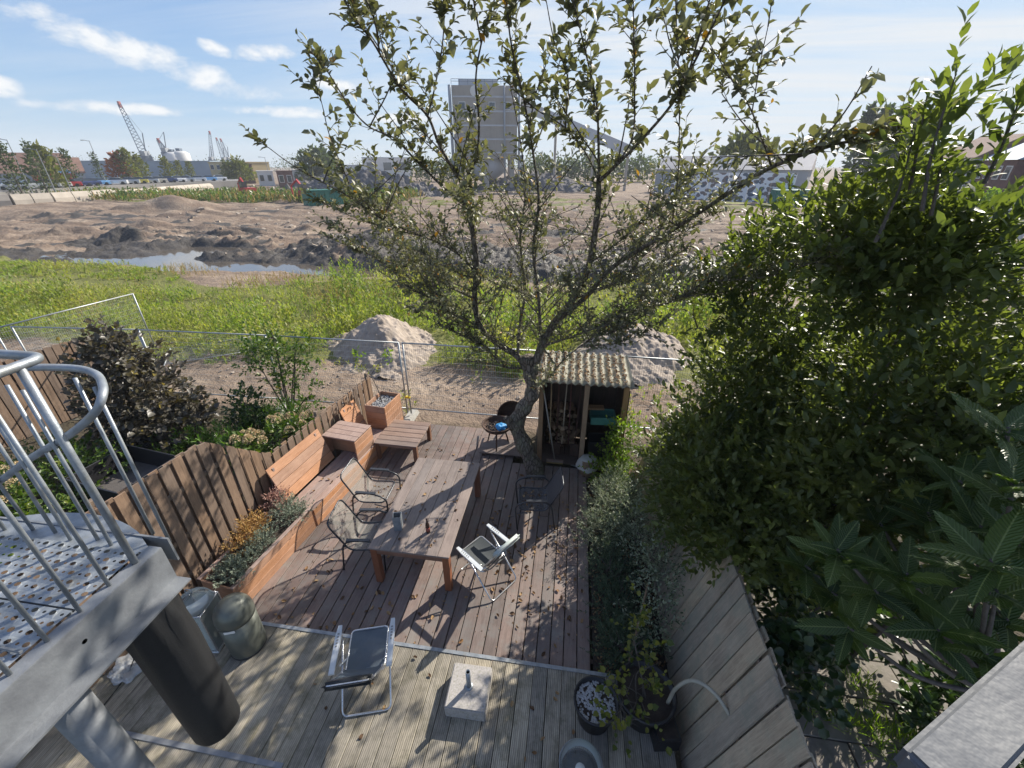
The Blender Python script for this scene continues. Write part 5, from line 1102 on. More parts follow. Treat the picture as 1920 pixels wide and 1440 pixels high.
# ------------------------------------------------------------------ apple tree
def build_apple():
    base = Vector((-0.55, 6.95, 0)); root = empty('apple_tree', base, 0, 'old apple tree with sinuous trunk rising through the deck by the shed', 'tree')
    wood_mb = MB(); tw = MB(); P_, D_, N_, L_, W_ = [], [], [], [], []
    trunk = [Vector((-0.50, 6.93, -0.15)), aty(1003, 880, 6.95), aty(985, 840, 7.0), aty(968, 795, 7.0), aty(982, 765, 6.98), aty(998, 738, 6.95), aty(994, 700, 6.92), aty(990, 668, 6.90)]
    tp = bez([t-base for t in trunk], 6); k = len(tp)
    wood_mb.tube(tp, [0.185*(1-0.42*i/k)+0.05*math.exp(-i/4)+0.02*math.sin(i*1.1) for i in range(k)], 12)
    wood_mb.tube(bez([aty(962, 800, 6.95)-base, aty(955, 790, 6.85)-base, aty(948, 783, 6.78)-base], 3), [0.10, 0.09, 0.08, 0.075, 0.07, 0.06, 0.05], 8)
    F0 = (992, 700, 6.92)
    limbs = [  # (points (px, py, y), radius at start, radius at end)
        ([(985, 690, 6.92), (970, 668, 6.9), (930, 642, 6.85), (900, 612, 6.75), (890, 560, 6.6), (893, 493, 6.4), (880, 393, 6.15), (872, 345, 6.0)], 0.095, 0.05),
        ([(872, 345, 6.0), (850, 318, 5.8), (823, 270, 5.5), (802, 218, 5.3), (760, 175, 4.9), (735, 140, 4.6), (700, 80, 4.3), (668, 38, 4.1), (640, -10, 4.0)], 0.045, 0.010),
        ([(872, 345, 6.0), (893, 292, 5.8), (898, 228, 5.5), (892, 150, 5.2), (905, 70, 4.8), (930, -10, 4.5)], 0.038, 0.010),
        ([(880, 393, 6.15), (827, 347, 5.9), (770, 290, 5.6), (745, 262, 5.4), (693, 238, 5.1), (655, 198, 4.9), (618, 140, 4.6), (600, 118, 4.5)], 0.035, 0.008),
        ([(893, 510, 6.45), (850, 470, 6.3), (793, 443, 6.1), (720, 413, 5.7), (660, 372, 5.3), (560, 317, 4.7), (497, 272, 4.4)], 0.035, 0.007),
        ([(802, 218, 5.3), (815, 165, 5.0), (828, 95, 4.7), (833, 30, 4.4), (830, -20, 4.3)], 0.018, 0.007),
        ([(693, 238, 5.1), (735, 150, 4.7), (718, 90, 4.5), (700, 0, 4.3)], 0.015, 0.006),
        ([(655, 345, 5.2), (620, 260, 4.7), (605, 200, 4.5), (590, 145, 4.4)], 0.012, 0.005),
        ([(1000, 700, 6.92), (1015, 650, 6.85), (1040, 605, 6.75), (1075, 560, 6.6), (1105, 495, 6.3), (1120, 400, 6.0), (1123, 340, 5.8)], 0.12, 0.05),
        ([(1123, 340, 5.8), (1150, 315, 5.6), (1200, 265, 5.3), (1260, 195, 4.9), (1300, 120, 4.5), (1350, 20, 4.1), (1365, -20, 4.0)], 0.045, 0.010),
        ([(1123, 340, 5.8), (1122, 260, 5.5), (1118, 190, 5.2), (1095, 85, 4.7), (1072, -10, 4.4)], 0.035, 0.009),
        ([(1123, 340, 5.8), (1100, 290, 5.6), (1060, 240, 5.3), (1005, 205, 5.0), (970, 175, 4.8)], 0.025, 0.007),
        ([(1150, 315, 5.6), (1185, 260, 5.3), (1190, 165, 4.9), (1188, 60, 4.5), (1187, -20, 4.3)], 0.022, 0.007),
        ([(1260, 420, 6.0), (1272, 320, 5.4), (1273, 165, 4.7), (1266, -10, 4.3)], 0.016, 0.006),
        ([(1060, 240, 5.3), (1065, 150, 4.9), (1040, 80, 4.6), (1022, -10, 4.3)], 0.014, 0.006),
        ([(1040, 605, 6.75), (1100, 555, 6.6), (1150, 500, 6.4), (1255, 435, 6.0), (1370, 360, 5.4), (1447, 313, 5.0), (1540, 277, 4.6), (1600, 265, 4.4), (1660, 262, 4.2), (1715, 240, 4.0)], 0.071, 0.005),
        ([(1447, 313, 5.0), (1410, 210, 4.6), (1372, 150, 4.4), (1340, 98, 4.3)], 0.018, 0.006),
        ([(1410, 210, 4.6), (1425, 120, 4.3), (1440, 50, 4.1)], 0.010, 0.005),
        ([(1015, 650, 6.85), (1090, 625, 6.3), (1180, 590, 5.9), (1270, 560, 5.6), (1330, 520, 5.4)], 0.045, 0.010),
        ([(1000, 730, 6.9), (1030, 705, 6.6), (1060, 672, 6.3), (1110, 635, 6.0), (1160, 620, 5.8)], 0.03, 0.008),
        ([(985, 690, 6.92), (958, 690, 6.75), (940, 685, 6.6), (915, 655, 6.5), (895, 640, 6.4)], 0.045, 0.012),
        ([(970, 668, 6.9), (975, 610, 7.1), (985, 540, 7.3), (975, 450, 7.4), (985, 360, 7.4), (975, 260, 7.3), (955, 150, 7.1)], 0.06, 0.012),
        ([(1015, 650, 6.85), (1010, 560, 6.5), (1000, 470, 6.1), (1010, 380, 5.7), (1000, 290, 5.4), (985, 200, 5.0), (960, 90, 4.6), (950, 10, 4.4)], 0.055, 0.010),
        ([(1075, 560, 6.6), (1170, 520, 7.2), (1230, 440, 7.6), (1280, 360, 7.8), (1300, 290, 7.8)], 0.05, 0.010),
        ([(890, 560, 6.6), (830, 530, 7.1), (770, 480, 7.5), (720, 440, 7.7)], 0.04, 0.010),
        ([(900, 612, 6.75), (850, 590, 6.2), (810, 560, 5.9), (760, 540, 5.6)], 0.03, 0.008),
    ]
    extra = []
    for pts, r0, r1 in [l for l in limbs if l[1] > 0.028]:
        q = bez([aty(a, b, c)-base for a, b, c in pts], 5)
        for k in range(4):
            p = q[random.randint(3, len(q)-2)]
            if not 2.9 < p.z < 5.3: continue
            a = math.atan2(p.y, p.x)+jit(1.4); ln = random.uniform(0.8, 1.7); d = Vector((math.cos(a), math.sin(a), random.uniform(0.1, 0.9)))
            m = p+d*ln*0.5+Vector((jit(0.12), jit(0.12), 0.05)); e = p+d*ln+Vector((jit(0.15), jit(0.15), 0.2)); extra.append(([p, m, e], 0.018, 0.005))
    print('extra limbs', len(extra))
    def twig(p, d, ln, rad, leafn, big=1.0):
        e1 = p+d*ln*0.5+Vector((jit(0.05), jit(0.05), 0.02))*ln; e2 = p+d*ln+Vector((jit(0.08), jit(0.08), 0.06))*ln
        tw.tube([p, e1, e2], [rad, rad*0.7, rad*0.4], 4, False)
        for (a, b, n) in ((p, e1, leafn//2), (e1, e2, leafn-leafn//2)):
            if n < 1: continue
            r = shoots(np.array([a[:]]), np.array([(b-a)[:]]), (b-a).length, n, 0.068*big, 0.044*big, 0.95, 0.1, 0.05)
            P_.append(r[0]); D_.append(r[1]); N_.append(r[2]); L_.append(r[3]); W_.append(r[4])
        return e1, e2
    for li, (pts, r0, r1) in enumerate(limbs+extra):
        q = bez(pts if isinstance(pts[0], Vector) else [aty(a, b, c)-base for a, b, c in pts], 6); n = len(q)
        r0, r1 = (r0*0.74, r1*0.7) if r0 > 0.07 else (r0*0.58, r1*0.6)
        wood_mb.tube(q, [r0+(r1-r0)*(i/(n-1))**0.6+0.006*r0*10*math.sin(i*1.7+li)*0.3 for i in range(n)], 8 if r0 > 0.03 else 6)
        Lt = sum((q[i+1]-q[i]).length for i in range(n-1))
        cnt = int(Lt*41)
        for c in range(cnt):
            t = random.uniform(0.15 if r0 > 0.05 else 0.03, 1.0); i = min(n-2, int(t*(n-1))); p = q[i].lerp(q[i+1], t*(n-1)-i)
            hi = min(1.0, max(0.0, (p.z-4.3)/1.4)); lo = min(1.0, max(0.0, (3.3-p.z)/0.8)); big = 0.80+0.42*hi
            if random.random() < max(hi*0.68, lo*0.6, 0.28): continue
            tan = (q[i+1]-q[i]).normalized(); rnd = Vector((jit(1), jit(1), jit(0.7)))
            d = (tan*0.5+rnd+Vector((0, 0, 0.35))).normalized()
            if t < 0.8 and random.random() < 0.26*(1-0.5*hi) and r0 > 0.015:        # secondary branch with its own twigs
                ln = random.uniform(0.5, 1.1); m = p+d*ln*0.5+Vector((0, 0, 0.06)); e = p+d*ln+Vector((jit(0.1), jit(0.1), 0.12))
                b = bez([p, m, e], 4); tw.tube(b, [0.009-0.0006*z for z in range(len(b))], 5, False)
                for z in range(random.randint(4, 7)):
                    s = b[random.randint(1, len(b)-1)]; twig(s, (d*0.6+Vector((jit(1), jit(1), jit(0.8)+0.3))).normalized(), random.uniform(0.12, 0.35), 0.004, random.randint(6, 10), big)
            else: twig(p, d, random.uniform(0.08, 0.32), 0.004, random.randint(5, 9), big)
        twig(q[-1], (q[-1]-q[-3]).normalized(), 0.25, 0.005, 8)
    wood_mb.build('trunk', M['bark'], root, smooth=True); tw.build('twigs', M['twig'], root)
    P, D, N, L, W = (np.concatenate(a) for a in (P_, D_, N_, L_, W_))
    L = L*rng.uniform(0.75, 1.25, len(L))
    pw = P+np.array(base); dist = np.linalg.norm(pw-np.array(EYE), axis=1)
    order = np.argsort(dist/L); near, rest = order[:300], order[300:]
    crown = link('crown', leaf_mesh('crown', P[rest], D[rest], N[rest], L[rest], W[rest], M['apple'], 0.16, 0.18), root); crown['kind'] = 'stuff'
    ms = []
    for q in range(4):
        c = 0.10+0.05*q; ms.append(leaf_mesh('leaf', np.array([[0, 0, 0.0]]), np.array([[0, 1.0, 0]]), np.array([[0, 0, 1.0]]), 1.0, 0.62, M['apple'], 0.10+0.04*q, 0.10+0.08*q))
    D = unit(D); S = unit(np.cross(D, N)); N = np.cross(S, D)
    for i in near:
        o = link('leaf', ms[i % 4], crown); l = L[i]
        o.matrix_local = Matrix(((S[i, 0]*l, D[i, 0]*l, N[i, 0]*l, P[i, 0]), (S[i, 1]*l, D[i, 1]*l, N[i, 1]*l, P[i, 1]), (S[i, 2]*l, D[i, 2]*l, N[i, 2]*l, P[i, 2]), (0, 0, 0, 1)))
    print('apple leaves', len(P))
build_apple()

# ------------------------------------------------------------------ evergreen hedge on the right, loquat, ivy, tufts
def build_hedge():
    def bush(nm, lab, loc, blobs, n, tips=(), per=10, L=0.086, W_=0.042, mat='laurel', stems=10):
        root = empty(nm, loc, 0, lab, 'shrub'); o = np.array(loc)
        blobs = [(*aty(*b[0]), *b[1:]) if isinstance(b[0], tuple) else b for b in blobs]
        B, Dr = blob_shoots([(b[0]-loc[0], b[1]-loc[1], b[2]-loc[2], *b[3:]) for b in blobs], n, 0.3, 0.45)
        k = B[:, 2] > 0.15; B, Dr = B[k], Dr[k]
        a = [shoots(B, Dr, rng.uniform(0.2, 0.42, len(B)), per, L, W_, 0.95)]
        mb = MB()
        for (px, py, y, ln) in tips:
            e = aty(px, py, y)-Vector(loc); lean = (Vector((0.25+jit(0.25), 0.15+jit(0.2), -1))).normalized()*ln; s = e+lean
            a.append(shoots(np.array([s[:]]), np.array([(e-s)[:]]), ln, int(26*ln)+8, L*1.0, W_, 0.9)); mb.tube(bez([s, s.lerp(e, 0.5)+Vector((jit(0.03), jit(0.03), 0)), e], 3), [0.012-0.0015*q for q in range(7)], 5, False)
            for q in range(4):
                f = s.lerp(e, random.uniform(0.2, 0.8)); g = f+Vector((jit(0.2), jit(0.2), 0.15)); a.append(shoots(np.array([f[:]]), np.array([(g-f)[:]]), (g-f).length, 7, L, W_, 0.9))
        P, D, N, l, w_ = (np.concatenate(z) for z in zip(*a))
        f = link('foliage', leaf_mesh('foliage', P, D, N, l, w_, M[mat], 0.12, 0.10), root); f['kind'] = 'stuff'
        for i in range(stems):
            b = blobs[i % len(blobs)]; t = Vector((b[0]-loc[0]+jit(b[3]*0.6), b[1]-loc[1]+jit(b[4]*0.6), b[2]-loc[2]+b[5]*0.6)); s = Vector((jit(0.4), jit(0.4), -0.1))
            mb.tube(bez([s, s.lerp(t, 0.5)+Vector((jit(0.2), jit(0.2), 0.2)), t], 6), [0.035-0.0025*q for q in range(13)], 6)
        mb.build('stem', M['twig'], root); return root
    bush('evergreen_shrub', 'tall glossy evergreen shrub overhanging the leaning fence beside the apple tree', (2.9, 6.0, -0.1),
         [(3.3, 6.3, 1.5, 1.0, 1.0, 1.5), (2.55, 5.2, 2.6, 1.0, 1.1, 1.5, 0.9), (3.6, 5.6, 3.2, 1.2, 1.2, 1.5, 0.7), (2.7, 5.6, 2.9, 0.7, 0.7, 1.0, 0.7), (2.35, 5.2, 4.0, 0.6, 0.6, 0.7, 0.5), (2.35, 4.6, 1.9, 0.8, 0.9, 0.95), (2.0, 5.4, 1.75, 0.62, 0.9, 0.75), (2.15, 5.9, 1.2, 0.42, 0.6, 0.6), (1.95, 4.4, 2.3, 0.55, 0.7, 0.7), (1.82, 4.3, 1.75, 0.42, 0.65, 0.5, 1.0), (1.72, 5.1, 1.4, 0.35, 0.65, 0.5, 0.8), ((1500, 470, 4.9), 0.55, 0.55, 0.42, 0.8), ((1420, 530, 5.4), 0.5, 0.5, 0.5, 0.9), ((1370, 560, 5.8), 0.4, 0.5, 0.5, 0.8)], 4900,
         [(1370, 400, 5.6, 0.8), (1420, 360, 5.6, 0.9), (1480, 330, 5.4, 0.9), (1330, 470, 5.8, 0.6), (1300, 560, 6.2, 0.5), (1530, 330, 4.9, 0.6), (1400, 470, 5.2, 0.7), (1450, 420, 5.2, 0.7)])
    bush('evergreen_shrub', 'tallest evergreen shrub with sprays against the sky near the balcony rail', (3.6, 4.2, -0.1),
         [(3.3, 4.0, 3.7, 1.15, 0.95, 1.0, 0.7), (3.0, 3.4, 3.3, 0.8, 0.7, 1.3), (4.5, 4.4, 3.7, 1.3, 1.3, 1.2), (2.55, 3.8, 2.5, 0.62, 0.8, 0.75), (3.6, 3.0, 3.7, 0.9, 0.6, 0.9), (3.0, 4.2, 1.6, 0.6, 0.8, 1.0), (2.15, 3.75, 2.05, 0.45, 0.6, 0.45), ((1620, 450, 4.2), 0.6, 0.55, 0.4, 0.8), ((1710, 430, 3.9), 0.5, 0.5, 0.36, 0.6), ((1700, 520, 3.8), 0.6, 0.5, 0.5, 1.0), ((1850, 520, 3.5), 0.5, 0.5, 0.3, 1.0), ((1770, 260, 3.5), 0.2, 0.25, 0.33, 0.5), ((1680, 500, 3.9), 0.5, 0.5, 0.45, 1.2)], 4700,
         [(1792, 140, 3.1, 0.7), (1765, 190, 3.2, 0.7), (1738, 180, 3.3, 0.6), (1718, 235, 3.4, 0.7), (1650, 310, 3.8, 0.5), (1690, 280, 3.6, 0.6), (1912, 185, 3.1, 0.45), (1600, 345, 4.0, 0.5), (1560, 350, 4.3, 0.5)])
    # loquat: every leaf an object
    def lmesh(q):
        nx, ny = 5, 15; mb = MB()
        for j in range(ny):
            t = j/(ny-1); w_ = 0.5*math.sin(math.pi*min(1, t**0.85*0.97+0.03))**0.7*0.34
            for i in range(nx):
                u = i/(nx-1)*2-1; rib = 0.016*(1 if j % 2 else -1)*(abs(u) > 0.1)
                mb.v.append((u*w_, t-0.10*abs(u)*0.5*(1-t), 0.05*abs(u)**1.3+rib-0.30*q*t*t-0.04*u*u))
        mb.f = [(j*nx+i, j*nx+i+1, (j+1)*nx+i+1, (j+1)*nx+i) for j in range(ny-1) for i in range(nx-1)]
        return mb.mesh('leaf', M['loquat'], True)
    lms = [lmesh(0.35), lmesh(0.8), lmesh(1.3)]
    loc = Vector((4.2, 2.5, -0.1)); r = empty('loquat', loc, 0, 'loquat with large ribbed leaves beside the balcony rail', 'tree')
    mb = MB(); fork = Vector((-0.5, -0.05, 1.9)); mb.tube(bez([Vector((0, 0, -0.1)), Vector((0.05, 0, 0.7)), fork], 5), [0.07-0.002*k for k in range(11)], 8)
    ros = [(1570, 1030, 2.35), (1640, 1105, 2.3), (1700, 1075, 2.2), (1870, 1105, 2.0), (1900, 900, 2.2), (1840, 985, 2.3), (1760, 1180, 2.1), (1590, 1175, 2.45), (1850, 1225, 2.0), (1780, 1060, 2.35), (1915, 1010, 2.1), (1740, 960, 2.7), (1650, 980, 2.9), (1560, 1110, 2.7), (1890, 800, 2.4), (1860, 1050, 1.9), (1720, 1130, 2.5), (1640, 1050, 2.6), (1800, 900, 2.6), (1510, 1060, 2.9), (1890, 1160, 2.3)]
    for (px, py, y) in ros:
        e = aty(px, py, y)-loc; s = fork+(e-fork)*0.15
        mb.tube(bez([fork, fork.lerp(e, 0.5)+Vector((jit(0.1), jit(0.1), -0.08)), e], 4), [0.025-0.0018*k for k in range(9)], 6)
        ax = ((e-fork).normalized()*0.6+Vector((jit(0.3), jit(0.3), 0.8))).normalized()
        n = random.randint(7, 10)
        for k in range(n):
            a = k*2.4+jit(0.3); ex = ax.orthogonal().normalized(); ey = ax.cross(ex); el = random.uniform(0.1, 0.9)
            d = ((ex*math.cos(a)+ey*math.sin(a))*(1.1-el*0.5)+ax*el).normalized(); sc = random.uniform(0.20, 0.38)
            nn = (ax+Vector((jit(0.7), jit(0.7), 0.6))-d*(ax.dot(d))).normalized(); sx = d.cross(nn).normalized(); nn = sx.cross(d)
            p = e-ax*0.02*k
            o = link('leaf', lms[k % 3], r); o.matrix_local = Matrix(((sx.x*sc, d.x*sc, nn.x*sc, p.x), (sx.y*sc, d.y*sc, nn.y*sc, p.y), (sx.z*sc, d.z*sc, nn.z*sc, p.z), (0, 0, 0, 1)))
    mb.build('trunk', M['twig'], r, smooth=True)
    shrub('ivy', 'dark ivy hanging behind the top of the leaning fence', 'ivy', (2.35, 3.05, 0.3), [(0.1, 0.1, 1.2, 0.22, 0.45, 0.35), (0.15, -0.35, 1.1, 0.18, 0.3, 0.3)], 150, 5, 0.08, 0.075, 'ivy', 0.2, stems=5, stemr=0.01, upw=-0.3)
    shrub('shade_shrub', 'dark leafy undergrowth beneath the loquat on the paving', 'shrub', (4.5, 2.9, -0.08), [(0, 0, 0.5, 0.6, 0.7, 0.55), (-0.55, 1.3, 0.6, 0.7, 0.5, 0.6)], 380, 7, 0.10, 0.06, 'deepshrub', 0.2, stems=4)
    for i, (px, py, s) in enumerate(((1500, 1290, 0.9), (1590, 1225, 1.2), (1610, 1300, 1.0), (1655, 1415, 1.4), (1478, 1200, 0.8), (1520, 1330, 1.1), (1575, 1360, 0.9), (1700, 1400, 0.8))):
        p = atz(px, py, -0.06)
        shrub('grass_tuft', ['yellow-green grass tuft in a paving joint near the leaning fence', 'thick grass tuft in the paving joints under the loquat'][i % 2], 'grass', p, [(0, 0, 0.06, 0.14*s, 0.16*s, 0.08)], 34, 5, 0.15*s, 0.010, 'lime' if i % 2 else 'grassb', 0.10*s, group='grass tufts near the fence' if i % 2 == 0 else 'grass tufts under the loquat', stems=0, upw=1.2, spread=0.5)
build_hedge()

# ------------------------------------------------------------------ fallen leaves
def build_litter():
    ms = []
    for q in range(5):
        mb = MB(); n = 7
        for j in range(n):
            t = j/(n-1); w_ = 0.32*math.sin(math.pi*(0.04+0.93*t))**0.8
            for u in (-1, 0, 1): mb.v.append((u*w_*(1-0.15*q*0.3), t-0.5, abs(u)*w_*(0.3+0.35*q*0.5)+0.10*math.sin(t*5+q)+(0.25*(t-0.5)**2*q*0.6)))
        mb.f = [(j*3+i, j*3+i+1, (j+1)*3+i+1, (j+1)*3+i) for j in range(n-1) for i in range(2)]
        ms.append(mb.mesh('fallen_leaf', M['dryleaf'], False))
    def drop(x, y, z, s, lab, grp):
        o = link('fallen_leaf', ms[random.randint(0, 4)], None, (x, y, z+0.012), (jit(0.5), jit(0.5), random.uniform(0, 6.28))); o.scale = (s, s, s); tag(o, lab, 'leaf', grp)
    cl = [(-0.9, 5.3, 0.35), (-0.75, 5.0, 0.3), (-0.95, 4.75, 0.3), (0.25, 4.6, 0.35), (0.3, 5.3, 0.3), (-0.3, 6.6, 0.5), (-0.1, 3.9, 0.4), (-3.4, 3.6, 0.5), (-2.6, 3.4, 0.5)]
    n = 0
    while n < 262:
        if random.random() < 0.5: c = random.choice(cl); x, y = random.gauss(c[0], c[2]), random.gauss(c[1], c[2])
        else: x, y = random.uniform(-3.9, 0.5), random.uniform(3.15, 7.6)
        if not (-3.9 < x < 0.52 and 3.15 < y < 8.2) or (x > -1.0 and y > 7.1) or (-2.8 < x < -1.4 and 3.95 < y < 6.2 and random.random() < 0.75): continue
        drop(x, y, 0.0, random.uniform(0.045, 0.085), 'dry brown fallen leaf lying on the brown deck boards', 'fallen leaves on the brown deck'); n += 1
    for k in range(34): drop(random.uniform(-2.65, -1.53), random.uniform(4.05, 6.1), 0.75, random.uniform(0.04, 0.07), 'dry fallen leaf lying on the dining table top', 'fallen leaves on the table')
    for k in range(26): drop(random.uniform(-2.9, 1.0), random.uniform(1.5, 3.0), 0.1, random.uniform(0.04, 0.07), 'dry fallen leaf lying on the grey deck', 'fallen leaves on the grey deck')
    for k in range(22): drop(-0.42+jit(0.2), 5.72+jit(0.2), 0.405, random.uniform(0.05, 0.07), 'dry fallen leaf caught in the seat of the dark mesh chair', 'fallen leaves on the dark chair')
    for k in range(7): drop(-3.3+jit(0.2), 5.5+jit(0.2), 0.405, random.uniform(0.05, 0.07), 'dry fallen leaf on the seat of the mesh chair by the bench', 'fallen leaves on the mesh chair')
    for k in range(5):
        p = G(random.uniform(1.5, 2.6), random.uniform(0.08, 0.4), 0.397); drop(p.x, p.y, p.z, 0.07, 'dry fallen leaf lying on the bench seat', 'fallen leaves on the bench')
    m = 900; x = rng.uniform(-4.0, 0.5, m); y = rng.uniform(3.1, 7.1, m); a = rng.uniform(0, 6.28, m)
    # crumbs gathered in the board gaps
    x = np.where(rng.random(m) < 0.6, 0.555-np.round((0.555-x)/0.176)*0.176+rng.normal(0, 0.01, m), x)
    P = np.stack([x, y, rng.uniform(0.002, 0.012, m)], 1); D = np.stack([np.cos(a), np.sin(a), rng.normal(0, 0.25, m)], 1)
    o = link('leaf_crumbs', leaf_mesh('leaf_crumbs', P, D, unit(np.array([0, 0, 1.0])+rng.normal(0, 0.4, (m, 3))), rng.uniform(0.012, 0.035, m), rng.uniform(0.008, 0.02, m), M['dryleaf'], quad=True)); tag(o, 'tiny dry leaf crumbs scattered over the brown deck boards', 'leaf litter', kind='stuff')
    m = 2200; x = rng.uniform(0.6, 1.5, m); y = rng.uniform(3.1, 7.6, m); a = rng.uniform(0, 6.28, m)
    P = np.stack([x, y, rng.uniform(0.0, 0.03, m)], 1); D = np.stack([np.cos(a), np.sin(a), rng.normal(0, 0.25, m)], 1)
    o = link('border_litter', leaf_mesh('border_litter', P, D, unit(np.array([0, 0, 1.0])+rng.normal(0, 0.4, (m, 3))), rng.uniform(0.03, 0.07, m), rng.uniform(0.02, 0.04, m), M['dryleaf'], quad=True)); tag(o, 'brown leaf litter covering the soil of the planted border', 'leaf litter', kind='stuff')
build_litter()

# ------------------------------------------------------------------ weeds on the waste ground
def build_weeds():
    def field(nm, lab, x, y, hgt, per, L, W_, mat, spread=0.9, up=0.25, lean=0.25):
        z = height(x, y); B = np.stack([x, y, z], 1); n = len(x)
        d = unit(np.array([0, 0, 1.0])+rng.normal(0, lean, (n, 3)))
        P, D, N, l, w_ = shoots(B, d, hgt, per, L, W_, spread, 0.12, up)
        o = link(nm, leaf_mesh(nm, P, D, N, l, w_, M[mat], 0.15, 0.1, True)); return tag(o, lab, 'weeds', kind='stuff')
    n = 30000; y = 10.6+(rng.random(n)**1.25)*14; x = rng.uniform(-1, 1, n)*(2.1*y)-4; x = np.clip(x, -46, 26)
    nz = fbm(x*0.22, y*0.3, 4, 21); keep = (y < green_edge(x)+nz*1.5) & (y > 11.6+nz*2.2) & (puddle_mask(x, y) < 0.3)
    keep &= ~((np.abs(x+6.1)/2.2)**2+((y-12.9)/1.8)**2 < 1) & ~((np.abs(x-2.3)/2.4)**2+((y-13.4)/1.9)**2 < 1)
    keep &= ~((x < -14) & (y > 18.6+nz*2) & (y < 20.4) ) & (fbm(x*0.7, y*0.7, 3, 29) > -0.22)
    x, y, nz = x[keep], y[keep], nz[keep]; h = np.clip(0.42+nz*1.3+rng.normal(0, 0.16, len(x)), 0.10, 1.3)*np.where((x < -14) & (y > 19), 0.45, 1)
    tall = rng.random(len(x)) < 0.72
    field('weed_field', 'tall yellow-green weeds covering the waste ground beyond the site fence', x[tall], y[tall], h[tall], 9, 0.13, 0.042, 'weed')
    field('grass_field', 'bright green grass among the weeds on the waste ground', x[~tall], y[~tall], h[~tall]*0.6, 8, 0.24, 0.016, 'grassb', 0.5, 0.7)
    n = 900; x = rng.uniform(-16, 8, n); y = rng.uniform(8.9, 11.8, n); nz = fbm(x*0.5, y*0.5, 3, 23); k = nz > 0.22; field('sparse_weeds', 'scattered low weeds on the bare sand behind the site fence', x[k], y[k], 0.18, 7, 0.10, 0.035, 'weed')
    n = 1500; x = rng.uniform(-30, 8, n); ge = green_edge(x); y = ge+rng.normal(0.3, 0.8, n); nz = fbm(x*0.3, y*0.3, 3, 25); k = (nz > 0.08) & (puddle_mask(x, y) < 0.3); field('dry_grass', 'straw-coloured dry grass fringe at the muddy ditch edge', x[k], y[k], 0.4, 7, 0.22, 0.018, 'dryweed', 0.5, 0.7)
    n = 260; cx = rng.uniform(-26, 12, n); cy = rng.uniform(11.5, 22, n); k = (cy < green_edge(cx)-0.8) & (fbm(cx*0.2, cy*0.25, 3, 33) > 0.0) & ~((np.abs(cx+6.4)/2.6)**2+((cy-12.9)/2.2)**2 < 1) & ~((np.abs(cx-2.3)/2.8)**2+((cy-13.4)/2.2)**2 < 1); cx, cy = cx[k], cy[k]
    x = np.repeat(cx, 26)+rng.normal(0, 0.28, len(cx)*26); y = np.repeat(cy, 26)+rng.normal(0, 0.28, len(cx)*26); hh = np.repeat(rng.uniform(0.6, 1.5, len(cx)), 26)*rng.uniform(0.6, 1.1, len(x)); half = np.repeat(rng.random(len(cx)) < 0.72, 26)
    field('tall_weed_clumps', 'tall leafy weed clumps standing above the waste ground grass', x[half], y[half], hh[half], 10, 0.17, 0.06, 'weed'); field('dead_stalk_clumps', 'dead brown stalk clumps standing among the weeds', x[~half], y[~half], hh[~half], 8, 0.10, 0.02, 'dryweed', 0.5, 0.6)
    mb = MB()
    for k in range(420):
        yy = random.uniform(9.3, 11.2) if k < 130 else random.uniform(25, 60); xx = random.uniform(-11, 6) if k < 130 else random.uniform(-1.1*yy, 0.6*yy); s = random.uniform(0.02, 0.07) if k < 130 else random.uniform(0.08, 0.32)
        if k >= 130 and puddle_mask(np.array([xx]), np.array([yy]))[0] > 0.2: continue
        z = float(height(np.array([xx]), np.array([yy]))[0]); mb.box((xx, yy, z+s*0.2), (s*random.uniform(1, 2), s*random.uniform(0.8, 1.4), s*random.uniform(0.5, 0.9)), Euler((jit(0.5), jit(0.5), jit(3))))
    tag(mb.build('rubble', M['spoil']), 'scattered stones and clods lying on the bare site ground', 'rubble', kind='stuff')
    # scrub banks far out on the site
    n = 5200; x = rng.uniform(-110, -30, n); y = rng.uniform(70, 92, n); nz = fbm(x*0.08, y*0.12, 3, 27); k = (nz > -0.05); t = rng.random(n) < 0.5
    field('far_scrub', 'green scrub bank at the far edge of the muddy site', x[k & t], y[k & t], rng.uniform(0.5, 1.6, n)[k & t], 8, 0.5, 0.2, 'shrub'); field('far_dry_scrub', 'rusty dry scrub bank at the far edge of the muddy site', x[k & ~t], y[k & ~t], rng.uniform(0.5, 1.3, n)[k & ~t], 7, 0.5, 0.14, 'dryweed', 0.6, 0.5)
build_weeds()

# ------------------------------------------------------------------ the far side of the site
def far(px, d): p = atr(px, 311, d); return Vector((p.x, p.y, 0))
def hz(px, py, d): return atr(px, py, d).z
M['slate'] = simple('blue_grey_cladding', (0.25, 0.32, 0.40), 0.6, 0.1, 0.15, 0.2, 0.05)
M['ochre'] = simple('ochre_render', (0.50, 0.40, 0.22), 0.8, 0, 0.15, 0.3, 0.05)
M['greywall'] = simple('grey_render', (0.33, 0.35, 0.37), 0.8, 0, 0.15, 0.3, 0.05)
M['brick'] = simple('dark_brick', (0.16, 0.085, 0.075), 0.85, 0, 0.3, 1.5, 0.1)
M['rooftile'] = simple('brown_roof_tiles', (0.23, 0.13, 0.095), 0.85, 0, 0.3, 1.2, 0.2)
M['paleroof'] = simple('pale_sheet_roof', (0.60, 0.55, 0.50), 0.6, 0, 0.15, 0.2, 0.05)
M['darkglass'] = simple('window_glass', (0.05, 0.06, 0.07), 0.1, 0, 0.1, 1, 0, spec=0.8)
M['offwhite'] = simple('off_white_render', (0.66, 0.65, 0.62), 0.75, 0, 0.12, 0.4, 0.05)
M['barrier'] = simple('pale_concrete_barrier', (0.44, 0.39, 0.33), 0.85, 0, 0.25, 0.5, 0.1)
